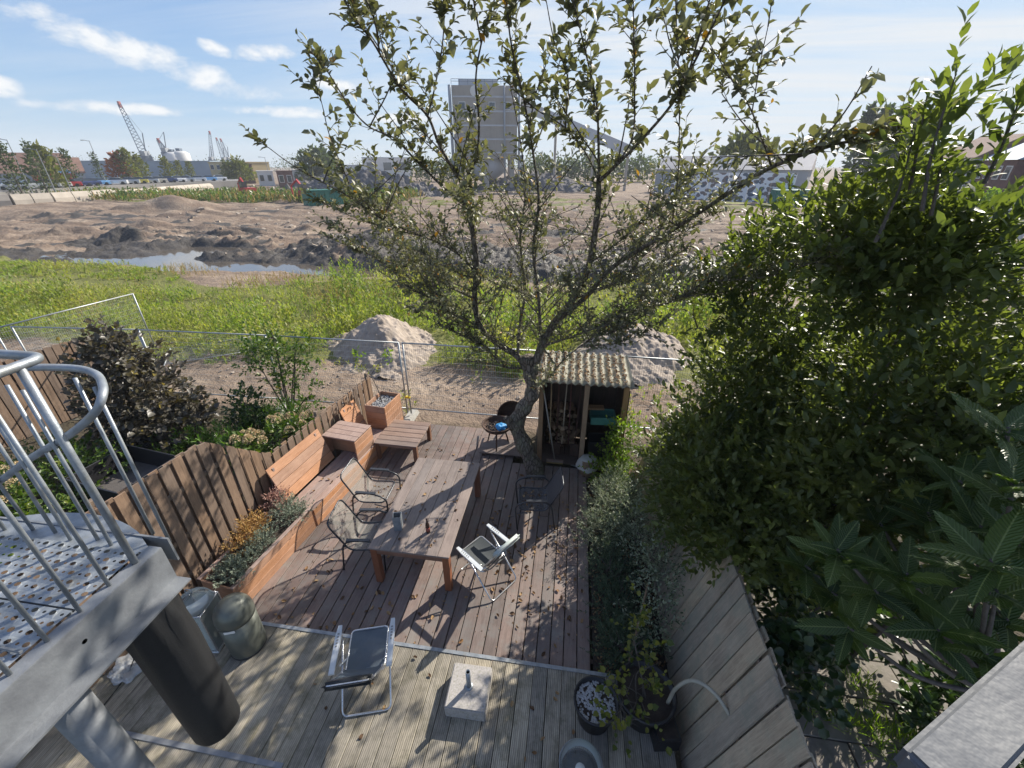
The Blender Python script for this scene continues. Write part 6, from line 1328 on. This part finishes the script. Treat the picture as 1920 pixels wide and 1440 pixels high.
M['crane'] = simple('crane_steel_blue', (0.15, 0.19, 0.25), 0.6, 0.3, 0.2, 1, 0)
M['cranered'] = simple('crane_tip_red', (0.35, 0.06, 0.05), 0.6)
M['silo'] = simple('silo_concrete', (0.55, 0.55, 0.54), 0.7, 0, 0.15, 0.2, 0.05)
M['plant'] = simple('plant_cladding', (0.40, 0.36, 0.31), 0.7, 0, 0.2, 0.2, 0.05)
M['conveyor'] = simple('conveyor_cladding', (0.48, 0.49, 0.51), 0.6, 0, 0.1, 0.3, 0.05)
M['skip'] = simple('green_skip_paint', (0.03, 0.17, 0.13), 0.5, 0.1, 0.2, 1, 0.1)
M['machine'] = simple('red_machine_paint', (0.50, 0.05, 0.05), 0.4, 0.1, 0.2, 1, 0.05)
M['tyre'] = simple('tyre_rubber', (0.025, 0.025, 0.027), 0.85)
M['mural'] = None
def mural():
    m, w = new_mat('painted_wall_mural'); tc = w.n('ShaderNodeTexCoord').outputs['Object']
    v = w.n('ShaderNodeTexVoronoi', feature='SMOOTH_F1', ins={'Scale': 1.15, 'Smoothness': 0.3}); w.set(v.inputs['Vector'], w.mapping(tc, (1.0, 1.0, 1.5)))
    n = w.noise(tc, 1.4, 2); f = w.m('ADD', v.outputs['Distance'], w.m('MULTIPLY', w.m('SUBTRACT', n, 0.5), 0.5))
    col = w.mix(w.ramp(f, [(0.50, 0.0), (0.53, 1.0)]), w.mix(w.ramp(w.noise(tc, 0.5, 2), [(0.45, 0.0), (0.5, 1.0)]), (0.10, 0.13, 0.17), (0.20, 0.16, 0.15)), (0.74, 0.75, 0.76))
    finish(w, w.n('ShaderNodeBsdfPrincipled', ins={'Base Color': col, 'Roughness': 0.7})); return m
M['mural'] = mural()
far_leaf = {'dark': leafmat('far_dark_foliage', (0.05, 0.075, 0.03), (0.09, 0.11, 0.05), None, 0.3, 0.6, 0.3), 'olive': leafmat('far_olive_foliage', (0.11, 0.12, 0.04), (0.17, 0.17, 0.06), None, 0.3, 0.6, 0.3),
            'red': leafmat('far_red_foliage', (0.30, 0.09, 0.04), (0.38, 0.15, 0.06), None, 0.3, 0.6, 0.3, (1.2, 1, 0.8)), 'pop': leafmat('poplar_foliage', (0.06, 0.085, 0.05), (0.11, 0.13, 0.08), None, 0.3, 0.5, 0.4), 'yel': leafmat('yellow_hedge_foliage', (0.45, 0.33, 0.03), (0.5, 0.42, 0.08), None, 0.3, 0.6, 0.3)}
def far_tree(nm, lab, px, d, ztop, wid, kind, shape='cone', n=650, grp=None, bare=0.12):
    p = far(px, d); h = ztop; root = empty(nm, p, 0, lab, 'tree', grp)
    t = rng.random(n)**0.8; z = h*(bare+(1-bare)*t)
    pr = {'cone': lambda t: (1-t)**0.7*np.minimum(1, t*7+0.25), 'round': lambda t: np.sqrt(np.clip(1-(2*t-0.95)**2, 0.02, 1)), 'pop': lambda t: np.minimum(1, t*5+0.2)*(1-t**3*0.9)*0.9, 'lump': lambda t: np.sqrt(np.clip(1-(2*t-0.8)**2, 0.05, 1))}[shape](t)
    a = rng.uniform(0, 6.28, n); rad = wid/2*pr*np.sqrt(rng.random(n))*(1+0.25*np.sin(3*a+z*4/h)); lump = 0.18*wid*rng.normal(size=(n, 3))*0.5
    P = np.stack([rad*np.cos(a), rad*np.sin(a), z], 1)+lump; D = unit(P*[1, 1, 0]+rdir(n)*wid*0.3+[0, 0, wid*0.25]); s = min(h*1.2, wid*1.6)*(0.085 if shape == 'cone' else 0.13 if shape in ('lump', 'round') else 0.22)
    link('crown', leaf_mesh('crown', P, D, rdir(n), rng.uniform(0.7, 1.4, n)*s, rng.uniform(0.5, 0.9, n)*s, far_leaf[kind], 0.2, 0.2, True), root)['kind'] = 'stuff'
    MB().tube([(0, 0, -0.3), (0, 0, h*0.45), (0, 0, h*0.85)], [h*0.018+0.05, h*0.012+0.03, 0.02], 6).build('trunk', M['twig'], root)
    return root
def block(nm, lab, cat, pxa, pxb, pyt, d, depth, wall, roof=None, d2=None, wins=0, rows=1, flat=True, over=0.3, ztop=None):
    """a building whose front runs between two bearings; real walls, roof and inset windows"""
    a, b = far(pxa, d), far(pxb, d2 or d); L = (b-a).length; ang = math.atan2(b.y-a.y, b.x-a.x); h = ztop or hz((pxa+pxb)/2, pyt, (a.length+b.length)/2)
    r = empty(nm, a, ang, lab, cat)
    MB().box((L/2, depth/2, h/2-0.3), (L, depth, h+0.6)).build('wall', M[wall], r)
    if flat: MB().box((L/2, depth/2, h+0.15), (L+over, depth+over, 0.3)).build('roof', M[roof or wall], r)
    else:
        rh = depth*0.28
        MB().add([(-over, -over, h), (L+over, -over, h), (L+over, depth+over, h), (-over, depth+over, h), (-over, depth/2, h+rh), (L+over, depth/2, h+rh)], [(0, 1, 5, 4), (2, 3, 4, 5), (0, 4, 3), (1, 2, 5), (3, 2, 1, 0)]).build('roof', M[roof], r)
    for q in range(rows):
        zc = h*(q+0.55)/rows; ww = L/max(1, wins)*0.5; wh = h/rows*0.42
        for k in range(wins):
            x = L*(k+0.5)/wins; f = MB().box((x, -0.03, zc), (ww+0.24, 0.10, wh+0.24)).build('window', M['offwhite'], r); MB().box((x, -0.09, zc), (ww, 0.03, wh)).build('pane', M['darkglass'], f)
    return r
def lattice(mb, a, b, w0, w1, n=14, r=0.12):
    a, b = Vector(a), Vector(b); t = (b-a).normalized(); e = t.orthogonal().normalized(); f = t.cross(e); pts = []
    for i in range(n+1):
        u = i/n; c = a.lerp(b, u); w_ = (w0+(w1-w0)*u)/2; pts.append([c+(e*x+f*y)*w_ for x, y in ((1, 1), (-1, 1), (-1, -1), (1, -1))])
    for k in range(4): mb.tube([p[k] for p in pts], r, 4)
    for i in range(n):
        for k in range(4): mb.tube([pts[i][k], pts[i+1][(k+1) % 4]], r*0.6, 3, False)
def crane(lab, pxb, pyb, pxt, pyt, d, w0, mast=True):
    b = atr(pxb, pyb, d); t = atr(pxt, pyt, d+ (8 if mast else 0)); r = empty('harbour_crane', (b.x, b.y, 0), 0, lab, 'crane'); o = Vector((b.x, b.y, 0))
    mb = MB(); lattice(mb, b-o, t-o, w0, w0*0.4, 16, w0*0.055); mb.build('boom', M['crane'], r)
    MB().box((t-o)[:], (w0*0.3, w0*0.3, w0*0.8)).build('boom_head', M['cranered'], r)
    mb = MB(); lattice(mb, (0, 0, 0), (b-o)+Vector((0, 0, w0*0.5)), w0*1.6, w0*1.2, 5, w0*0.08); mb.box((0, 0, b.z), (w0*1.2, w0*1.0, w0*0.8)); mb.build('tower', M['crane'], r)
    q = (b-o)+Vector((w0*0.8, 0, w0*3.4)); MB().tube([(b-o), q], w0*0.09, 4).tube([q, (t-o)], w0*0.03, 3).build('gantry', M['crane'], r)
    MB().box((0, 0, b.z+w0*0.7), (w0*0.9, w0*0.9, w0*0.7)).build('cab', M['greywall'], r)
def build_far():
    block('warehouse', 'long blue-grey warehouse behind the parked cars', 'warehouse', 120, 395, 303, 235, 40, 'slate', d2=215, wins=0)
    block('office_block', 'ochre end block with windows joined to the blue-grey warehouse', 'building', 392, 428, 305, 205, 14, 'ochre', d2=190, wins=3, rows=2)
    block('workshop', 'low grey workshop with brown pitched roof left of the warehouse', 'building', -40, 92, 325, 165, 16, 'greywall', 'rooftile', d2=160, wins=0, flat=False)
    block('workshop', 'grey gabled workshop bearing a round blue sign', 'building', 96, 152, 325, 150, 12, 'greywall', 'rooftile', d2=150, flat=False)
    a = far(114, 149.2); r = empty('round_sign', (a.x, a.y, hz(114, 325, 149.2)), 0, 'round pale blue sign on the gabled workshop wall', 'sign'); MB().lathe([(0, -0.1), (1.2, -0.1), (1.2, 0.1), (0, 0.1)], n=20, rot=Matrix.Rotation(R(50), 3, 'Z') @ Matrix.Rotation(R(90), 3, 'X')).build('disc', simple('sign_blue', (0.25, 0.50, 0.80), 0.5), r)
    block('depot', 'dark brown depot with window band past the ochre block', 'building', 432, 472, 309, 190, 14, 'brick', d2=190, wins=5)
    block('site_hut', 'dark brown site hut beside white containers', 'hut', 515, 545, 322, 150, 6, 'brick', d2=150, wins=2)
    block('white_container', 'white container next to the dark site hut', 'container', 478, 508, 322, 165, 6, 'offwhite', d2=165, wins=2)
    block('white_container', 'white container row beyond the dark depot', 'container', 545, 582, 320, 175, 6, 'offwhite', d2=175, wins=3)
    block('brick_block', 'far brown brick block above the grey spoil mound', 'building', 617, 641, 308, 260, 14, 'brick', d2=260, wins=2)
    block('far_hall', 'pale blue-white hall behind the apple tree', 'building', 680, 772, 296, 280, 30, 'offwhite', 'slate', d2=280, wins=3)
    block('far_shed', 'low pale building beside the brick block', 'building', 645, 690, 310, 290, 14, 'offwhite', d2=290, wins=3)
    # silos
    for i, (px, py, w_) in enumerate(((330, 290, 9), (345, 288, 9))):
        p = far(px, 330); h = hz(px, py, 330); r = empty('silo', p, 0, ['pale round silo beside the short conveyor crane', 'pale round silo at the outer end of the silo pair'][i], 'silo', 'silos beyond the warehouse'); MB().lathe([(w_/2, -1), (w_/2, h), (w_*0.3, h+1.2), (0, h+1.3)], n=24).build('shell', M['silo'], r, smooth=True)
        MB().box((0, 0, h+1.8), (2.5, 2.0, 1.6)).build('top_house', M['crane'], r)
    crane('tall lattice crane with red boom tip rising behind the warehouse', 275, 298, 224, 196, 330, 3.6)
    crane('short lattice crane beside the silos', 313, 290, 297, 264, 330, 3.2)
    crane('upright lattice crane mast right of the silos', 398, 303, 393, 249, 340, 2.4)
    crane('lattice crane with thin boom behind the ochre block', 421, 303, 406, 261, 340, 2.2)
    crane('lattice crane with boom leaning over the dark depot', 429, 303, 414, 263, 350, 2.4)
    for i, (px, pt, d) in enumerate(((28, 262, 120), (74, 280, 118), (178, 264, 150), (105, 292, 125), (492, 295, 170))):
        p = far(px+8, d); h = hz(px, pt, d); r = empty('light_mast', p, 0, ['tall twin-head light mast by the leftmost dark tree', 'street light with side arm among the dark trees', 'slim light mast in front of the warehouse', 'street light beside the gabled workshop', 'slim light mast near the white containers'][i], 'lamp post', 'light masts round the car park')
        MB().tube([(0, 0, -0.3), (0, 0, h)], [0.12, 0.06], 6).build('mast', M['galvflat'], r); MB().tube([(0, 0, h-0.1), (-1.4, 0, h+0.1)], 0.05, 4).build('arm', M['galvflat'], r); MB().box((-1.7, 0, h+0.1), (0.9, 0.3, 0.14)).build('lamp_head', M['galvflat'], r)
    # concrete barrier and parked cars
    bx = [(-60, 108), (-10, 108), (30, 109), (70, 110), (110, 112), (150, 114), (190, 118), (228, 122), (262, 128), (296, 134), (330, 140), (360, 146), (388, 152)]
    for i, ((p0, d0), (p1, d1)) in enumerate(zip(bx[:-1], bx[1:])):
        a, b = far(p0, d0), far(p1, d1); L = (b-a).length-0.15; h = 1.15 if i < 6 else 0.9
        o = MB(); o.add([(0, -0.5, -0.6), (L, -0.5, -0.6), (L, 0.5, -0.6), (0, 0.5, -0.6), (0, -0.5, 0.3), (L, -0.5, 0.3), (L, 0.5, 0.3), (0, 0.5, 0.3), (0, -0.2, h), (L, -0.2, h), (L, 0.2, h), (0, 0.2, h)],
              [(3, 2, 1, 0), (0, 1, 5, 4), (1, 2, 6, 5), (2, 3, 7, 6), (3, 0, 4, 7), (4, 5, 9, 8), (5, 6, 10, 9), (6, 7, 11, 10), (7, 4, 8, 11), (8, 9, 10, 11)])
        o = o.build('concrete_barrier', M['barrier'], None, (a.x, a.y, 0.45), (0, 0, math.atan2(b.y-a.y, b.x-a.x)))
        tag(o, 'tall pale concrete barrier block below the parked cars' if i < 6 else 'low pale concrete barrier block in front of the warehouse', 'barrier', 'tall barrier blocks' if i < 6 else 'low barrier blocks')
    def car_proto():
        r = empty('parked_car', (0, 0, 0)); mb = MB()
        sec = [(-2.15, 0.45, 0.72), (-2.1, 0.95, 0.80), (-1.2, 1.0, 0.88), (1.6, 0.98, 0.88), (2.1, 0.80, 0.82), (2.2, 0.5, 0.74)]
        for (x, zt, hw) in sec: mb.v += [(x, -hw, 0.25), (x, -hw, zt*0.75), (x, -hw*0.9, zt), (x, hw*0.9, zt), (x, hw, zt*0.75), (x, hw, 0.25)]
        for i in range(5): mb.f += [(i*6+j, i*6+j+1, i*6+7+j, i*6+6+j) for j in range(5)]+[(i*6+5, i*6, i*6+6, i*6+11)]
        mb.f += [(5, 4, 3, 2, 1, 0), (30, 31, 32, 33, 34, 35)]; body = mb.build('body', None, r)
        c = [(-1.5, 0.98, 0.80), (-0.9, 1.45, 0.66), (0.5, 1.47, 0.66), (1.3, 0.97, 0.78)]; mb = MB()
        for (x, z, hw) in c: mb.v += [(x, -hw, z), (x, hw, z)]
        mb.v += [(-1.5, -0.8, 0.9), (1.3, -0.8, 0.9)]
        mb.f = [(0, 1, 3, 2), (2, 3, 5, 4), (4, 5, 7, 6), (0, 2, 4, 6), (1, 7, 5, 3)]; mb.build('cabin_glass', M['darkglass'], r)
        MB().box((-0.2, 0, 1.475), (1.35, 1.28, 0.05)).build('car_roof', None, r)
        for x in (-1.35, 1.35):
            for s in (-1, 1): MB().lathe([(0, -0.1), (0.2, -0.1), (0.32, -0.09), (0.32, 0.09), (0.2, 0.1), (0, 0.1)], n=14, rot=Matrix.Rotation(R(90), 3, 'X')).build('wheel', M['tyre'], r, (x, s*0.80, 0.32))
        for s in (-1, 1): MB().box((2.12, s*0.6, 0.62), (0.12, 0.3, 0.14)).build('headlight', M['white'], r)
        return r
    proto = car_proto(); cols = {'white': (0.7, 0.7, 0.7), 'silver': (0.42, 0.44, 0.46), 'red': (0.50, 0.03, 0.03), 'navy': (0.04, 0.06, 0.16), 'sky blue': (0.20, 0.42, 0.70), 'yellow': (0.62, 0.50, 0.08), 'black': (0.03, 0.03, 0.035), 'cream': (0.62, 0.56, 0.45)}
    cm = {k: simple('car_paint_'+k.replace(' ', '_'), v, 0.25, 0.2, 0.05, 2, 0, coat=0.6) for k, v in cols.items()}
    spots = [(5, 'silver', 'at the left end of the barrier'), (38, 'silver', 'below the twin-head light mast'), (70, 'white', 'in front of the red vans'), (92, 'white', 'beside the red car'), (113, 'red', 'behind the tall barrier'), (135, 'navy', 'beside the red car'), (152, 'navy', 'next to the sky blue car'), (170, 'sky blue', 'below the gabled workshop'),
             (206, 'white', 'by the green hedge line'), (230, 'silver', 'below the red-leaved tree'), (247, 'yellow', 'between pale cars'), (268, 'silver', 'beside the yellow car'), (285, 'cream', 'in the middle of the warehouse front'), (305, 'navy', 'in front of the warehouse wall'), (322, 'white', 'in front of the warehouse wall'), (340, 'silver', 'near the ochre block'), (362, 'white', 'near the ochre block'), (383, 'sky blue', 'near the ochre block'), (402, 'white', 'below the ochre block windows')]
    for i, (px, cn, wh) in enumerate(spots):
        c = proto if i == 0 else copy_tree(proto); d = 122+px*0.09; p = far(px, d); c.location = (p.x, p.y, 1.75); c.rotation_euler = (0, 0, math.atan2(p.y, p.x)+math.pi/2+jit(0.3)); c.scale = (1.0, 1.0, 1.0)
        for ch in c.children:
            if ch.name.startswith(('body', 'car_roof')): ch.data = ch.data.copy(); ch.data.materials.clear(); ch.data.materials.append(cm[cn])
        tag(c, f'{cn} car parked {wh}', 'car', 'cars parked behind the barrier')
    a, b = far(-60, 120), far(430, 158); n = 14           # the raised car park they stand on
    mb = MB(); P0 = [far(-60+(500*k/n), 117+px_*0) for k, px_ in enumerate([0]*(n+1))]; fr = [far(-60+500*k/n, 113+(500*k/n)*0.085) for k in range(n+1)]; bk = [far(-60+500*k/n, 190+k) for k in range(n+1)]
    for k in range(n+1): mb.v += [(fr[k].x, fr[k].y, 1.74), (bk[k].x, bk[k].y, 1.74), (fr[k].x, fr[k].y, -0.5)]
    for k in range(n): mb.f += [(k*3, k*3+3, k*3+4, k*3+1), (k*3+2, k*3+5, k*3+3, k*3)]
    tag(mb.build('car_park', simple('car_park_surface', (0.22, 0.21, 0.20), 0.9, scale=0.3)), kind='structure')
    for i, (px, lab) in enumerate(((82, 'long red van behind the white cars'), (104, 'boxy red van beside the red car'))):
        p = far(px, 140); r = empty('red_van', (p.x, p.y, 1.75), math.atan2(p.y, p.x)+math.pi/2, lab, 'van'); MB().box((0, 0, 1.35), (5.0, 2.0, 2.1)).build('body', M['machine'], r); MB().box((0, -1.06, 1.8), (4.0, 0.04, 0.6)).build('side_window', M['darkglass'], r)
        for x in (-1.7, 1.7):
            for s in (-1, 1): MB().lathe([(0, -0.12), (0.4, -0.12), (0.4, 0.12), (0, 0.12)], n=14, rot=Matrix.Rotation(R(90), 3, 'X')).build('wheel', M['tyre'], r, (x, s*0.95, 0.4))
    for i, (px, d, pt, w_, k, lab) in enumerate(((8, 118, 268, 7, 'dark', 'broad dark conical tree at the end of the workshop'), (58, 122, 268, 5.5, 'dark', 'slim dark conical tree between light masts'), (76, 128, 278, 9, 'olive', 'olive rounded tree behind the slim dark tree'), (120, 135, 281, 6, 'dark', 'dark conical tree beside the gabled workshop'), (172, 150, 287, 5, 'dark', 'thin dark conical tree against the warehouse end'),
        (214, 160, 291, 9, 'red', 'rust-red autumn tree in front of the warehouse'), (232, 158, 283, 7.5, 'olive', 'tall olive tree beside the rust-red tree'), (252, 162, 293, 7, 'olive', 'olive bushy tree right of the rust-red tree'), (302, 170, 297, 6, 'olive', 'olive tree in front of the warehouse middle'), (324, 172, 303, 4.5, 'olive', 'small olive tree near the warehouse middle'), (345, 176, 304, 4.5, 'olive', 'small olive tree toward the ochre block'), (413, 180, 303, 5, 'olive', 'small tree at the ochre block corner'), (35, 200, 298, 8, 'red', 'distant purplish tree behind the workshop roof'))):
        far_tree('conical_tree' if k == 'dark' else 'street_tree', lab, px+9, d, hz(px, pt, d), w_*0.5, k, 'cone' if k == 'dark' else 'lump', 420, grp='trees round the car park')
    far_tree('willow_tree', 'rounded grey-green willow beside the brick block', 597, 170, hz(595, 288, 170), 11, 'pop', 'round', 1100)
    far_tree('street_tree', 'low olive tree beside the dark depot', 445, 178, hz(445, 303, 178), 7, 'olive', 'lump')
    heap('spoil_mound', 'broad dark grey spoil mound seen left of the tree crown', *far(672, 108)[:2], 17, 9, hz(672, 316, 108), M['darkspoil'], seed=5, pw=1.3)
    heap('spoil_mound', 'grey spoil mound at the foot of the mixing tower', *far(1000, 125)[:2], 16, 9, 4.2, M['darkspoil'], seed=6, pw=1.2)
    def skip(px, d, lab, w_=5.5):
        p = far(px, d); r = empty('waste_skip', p, math.atan2(p.y, p.x)-math.pi/2+0.35, lab, 'skip'); h = 2.3
        MB().box((0, 0, h/2), (w_, 2.3, h)).build('shell', M['skip'], r); mb = MB()
        for k in range(7): mb.box((-w_/2+w_*(k+0.5)/7, -1.19, h/2), (0.14, 0.10, h*0.95))
        mb.box((0, -1.2, h-0.08), (w_+0.1, 0.14, 0.16)); mb.build('ribs', M['skip'], r)
        return r
    skip(594, 79, 'green ribbed waste skip on the muddy site'); skip(1487, 84, 'dark green waste skip in front of the painted wall', 3.6); skip(1513, 86, 'dark green waste skip half hidden by the hedge', 3.6)
    def digger(px, d, lab, rz):
        p = far(px, d); r = empty('excavator', p, rz, lab, 'excavator')
        for s in (-1, 1): MB().tube(fillet([(-1.6, s*0.9, 0.1), (1.6, s*0.9, 0.1), (1.6, s*0.9, 0.8), (-1.6, s*0.9, 0.8)], 0.35, 4, True), 0.28, 6, closed=True).build('track', M['tyre'], r)
        MB().box((-0.3, 0, 1.35), (2.8, 2.0, 0.9)).build('body', M['machine'], r); MB().box((0.3, 0.5, 2.3), (1.3, 0.9, 1.1)).build('cab', M['darkglass'], r)
        MB().tube([(0.9, -0.3, 1.6), (2.6, -0.3, 3.4), (4.4, -0.3, 2.4)], [0.28, 0.22, 0.16], 6).tube([(4.4, -0.3, 2.4), (4.3, -0.3, 0.6)], 0.15, 6).build('arm', M['machine'], r); MB().box((4.2, -0.3, 0.4), (0.8, 1.0, 0.6)).build('bucket', M['rust'], r)
    digger(452, 105, 'red excavator at the end of the car park bank', R(150)); digger(566, 88, 'red excavator beside the green skip', R(160))
    # mixing tower and conveyor behind the tree
    d = 120; p = far(912, d); ht = hz(912, 160, d); wt = 15.5; r = empty('mixing_tower', p, math.atan2(p.y, p.x)-math.pi/2, 'tall concrete mixing tower standing behind the apple tree', 'tower')
    MB().box((0, 6, ht*0.66), (wt, 12, ht*0.68)).build('upper_house', M['plant'], r); MB().box((-1.5, 6, ht*1.02), (wt*0.6, 9, ht*0.09)).build('roof_house', M['conveyor'], r)
    for x in (-wt*0.42, 0, wt*0.42):
        for y in (1, 11): MB().box((x, y, ht*0.16), (1.2, 1.2, ht*0.34)).build('leg', M['plant'], r)
    MB().lathe([(0.6, 0.0), (5.2, ht*0.14), (5.2, ht*0.33)], (0, 6, ht*0.05), 20).build('hopper', M['conveyor'], r, smooth=True)
    for k in range(5): MB().box((0, -0.06, ht*(0.38+0.13*k)), (wt*0.98, 0.12, 0.35)).build('cladding_band', M['conveyor'], r)
    for k in range(4): f = MB().box((-wt*0.35+k*wt*0.23, -0.05, ht*0.82), (1.6, 0.2, 1.6)).build('window', M['offwhite'], r); MB().box((-wt*0.35+k*wt*0.23, -0.17, ht*0.82), (1.3, 0.06, 1.3)).build('pane', M['darkglass'], f)
    for k in range(13): MB().box((-wt/2+wt*(k+0.5)/13, -0.03, ht*0.66), (0.10, 0.10, ht*0.67)).build('cladding_rib', M['plant'], r)
    for x, rr in ((-wt*0.53, 0.35), (wt*0.53, 0.28), (wt*0.30, 0.22)): MB().tube([(x, -0.35, 0.5), (x, -0.35, ht*1.0)], rr, 8).build('pipe', M['greywall'], r, smooth=True)
    mb = MB()
    for k in range(9): mb.box((-wt/2+wt*k/8, 0.1, ht*1.03), (0.08, 0.08, 1.1))
    mb.box((0, 0.1, ht*1.03+0.55), (wt, 0.08, 0.08)).box((0, 0.1, ht*1.03+0.1), (wt, 0.08, 0.08)); mb.build('roof_railing', M['crane'], r)
    for k in range(6): z0 = ht*(0.02+0.055*k); MB().box((wt*0.58, 2+(k % 2)*0.3, z0+ht*0.027), (1.0, 4.6, 0.15), Euler(((-1)**k*0.32, 0, 0))).build('stair_flight', M['crane'], r)
    MB().lathe([(0.5, -0.08), (1.1, -0.08), (1.1, 0.08), (0.5, 0.08)], (-wt*0.15, -0.1, ht*0.95), 20, Matrix.Rotation(R(90), 3, 'X')).build('ring_emblem', M['offwhite'], r)
    a, b = atr(968, 192, d+6), atr(1185, 285, d+2); r = empty('conveyor', (b.x, b.y, 0), 0, 'long inclined conveyor gallery running down from the mixing tower', 'conveyor'); o = Vector((b.x, b.y, 0)); ax = (b-a); L = ax.length
    q = ax.to_track_quat('X', 'Z'); MB().box((0, 0, 0), (L, 2.6, 2.4)).build('gallery', M['conveyor'], r, (a+b)/2-o, q)
    for t in (0.35, 0.68, 0.97): c = a.lerp(b, t)-o; MB().box((c.x, c.y, c.z/2-0.6), (0.6, 0.9, c.z)).build('trestle', M['plant'], r)
    for i, (px, pt, w_) in enumerate(((1015, 300, 16), (1060, 305, 14), (1100, 298, 16), (1150, 304, 15), (1200, 300, 15), (800, 306, 14), (850, 303, 14))):
        far_tree('woodland_tree', 'dark rounded tree in the tree line beyond the mixing tower', px, 190, hz(px, pt, 190), w_, 'dark', 'round', 700, grp='tree line beyond the mixing tower')
    # long shed with painted wall on the right
    block('long_shed', 'long low shed with pale sheet roof behind the painted wall', 'shed', 1232, 1520, 318, 118, 10, 'greywall', 'paleroof', d2=112, flat=False)
    a, b = far(1262, 92), far(1500, 88); L = (b-a).length; r = empty('painted_wall', a, math.atan2(b.y-a.y, b.x-a.x), 'white wall painted with dark graffiti shapes in front of the long shed', 'wall'); h = hz(1380, 324, 90)
    for k in range(6): MB().box((L*(k+0.5)/6, 0, h/2), (L/6-0.06, 0.4, h)).build('panel', M['mural'], r)
    far_tree('lone_tree', 'rounded tree rising above the pale sheet roof', 1390, 128, hz(1388, 264, 128), 12, 'olive', 'round', 900)
    for i, px in enumerate((1612, 1640, 1672, 1697, 1722)):
        far_tree('poplar', 'slender poplar standing in a row above the hedge', px-12, 150, hz(px+14, 203+i*2, 150), 3.4, 'pop', 'pop', 700, grp='poplars in a row')
    block('old_house', 'old house with brown hipped roof beyond the hedge', 'house', 1752, 1822, 296, 95, 10, 'offwhite', 'rooftile', d2=90, wins=4, flat=False)
    block('brick_house', 'dark brick house with white-framed windows and grey gable', 'house', 1835, 1905, 300, 90, 10, 'brick', 'slate', d2=82, wins=4, rows=2, flat=False)
    block('terrace_house', 'pale end house beside the dark brick house', 'house', 1912, 1990, 302, 86, 10, 'offwhite', 'slate', d2=78, wins=3, rows=2, flat=False)
    a, b = far(1690, 70), far(1990, 58); L = (b-a).length; r = empty('white_hoarding', a, math.atan2(b.y-a.y, b.x-a.x), 'long white hoarding in front of the houses', 'hoarding')
    for k in range(9): MB().box((L*(k+0.5)/9, 0, 1.15), (L/9-0.03, 0.12, 2.3)).build('panel', M['offwhite'], r)
    c = copy_tree(proto); p = far(1822, 60); c.location = (p.x, p.y, 0.0); c.rotation_euler = (0, 0, R(20))
    for ch in c.children:
        if ch.name.startswith(('body', 'car_roof')): ch.data = ch.data.copy(); ch.data.materials.clear(); ch.data.materials.append(cm['red'])
    tag(c, 'dark red car parked before the white hoarding', 'car')
    shrub('yellow_hedge', 'bright yellow flowering hedge beside the white hoarding', 'hedge', far(1900, 66), [(0, 0, 2.2, 2.5, 1.0, 1.0)], 160, 6, 0.35, 0.22, 'lime', 0.5, stems=0)
    # the far belt of roofs and trees on the horizon
    for i in range(26):
        px = -700+i*140+jit(30); far_tree('horizon_tree', 'dark distant tree on the horizon belt', px if px < 760 or px > 1250 else px, 420+jit(60), random.uniform(4, 7.5), random.uniform(26, 42), 'dark', 'lump', 620, grp='horizon tree belt', bare=0.0)
build_far()

# ------------------------------------------------------------------ haze volume added in place of sun glare, paling the far side
def build_haze():
    m = bpy.data.materials.new('added_glare_veil'); m.use_nodes = True; w = NT(m.node_tree)
    v = w.n('ShaderNodeVolumePrincipled', ins={'Color': (0.88, 0.94, 1.0, 1), 'Density': 0.0005, 'Anisotropy': 0.0})
    o = w.n('ShaderNodeOutputMaterial'); w.set(o.inputs['Volume'], v)
    ob = MB().box((0, 0, 33), (3400, 3400, 70)).build('haze', m); tag(ob, 'thin pale haze volume added over the building site to veil far things like glare', 'haze', kind='stuff')
build_haze()
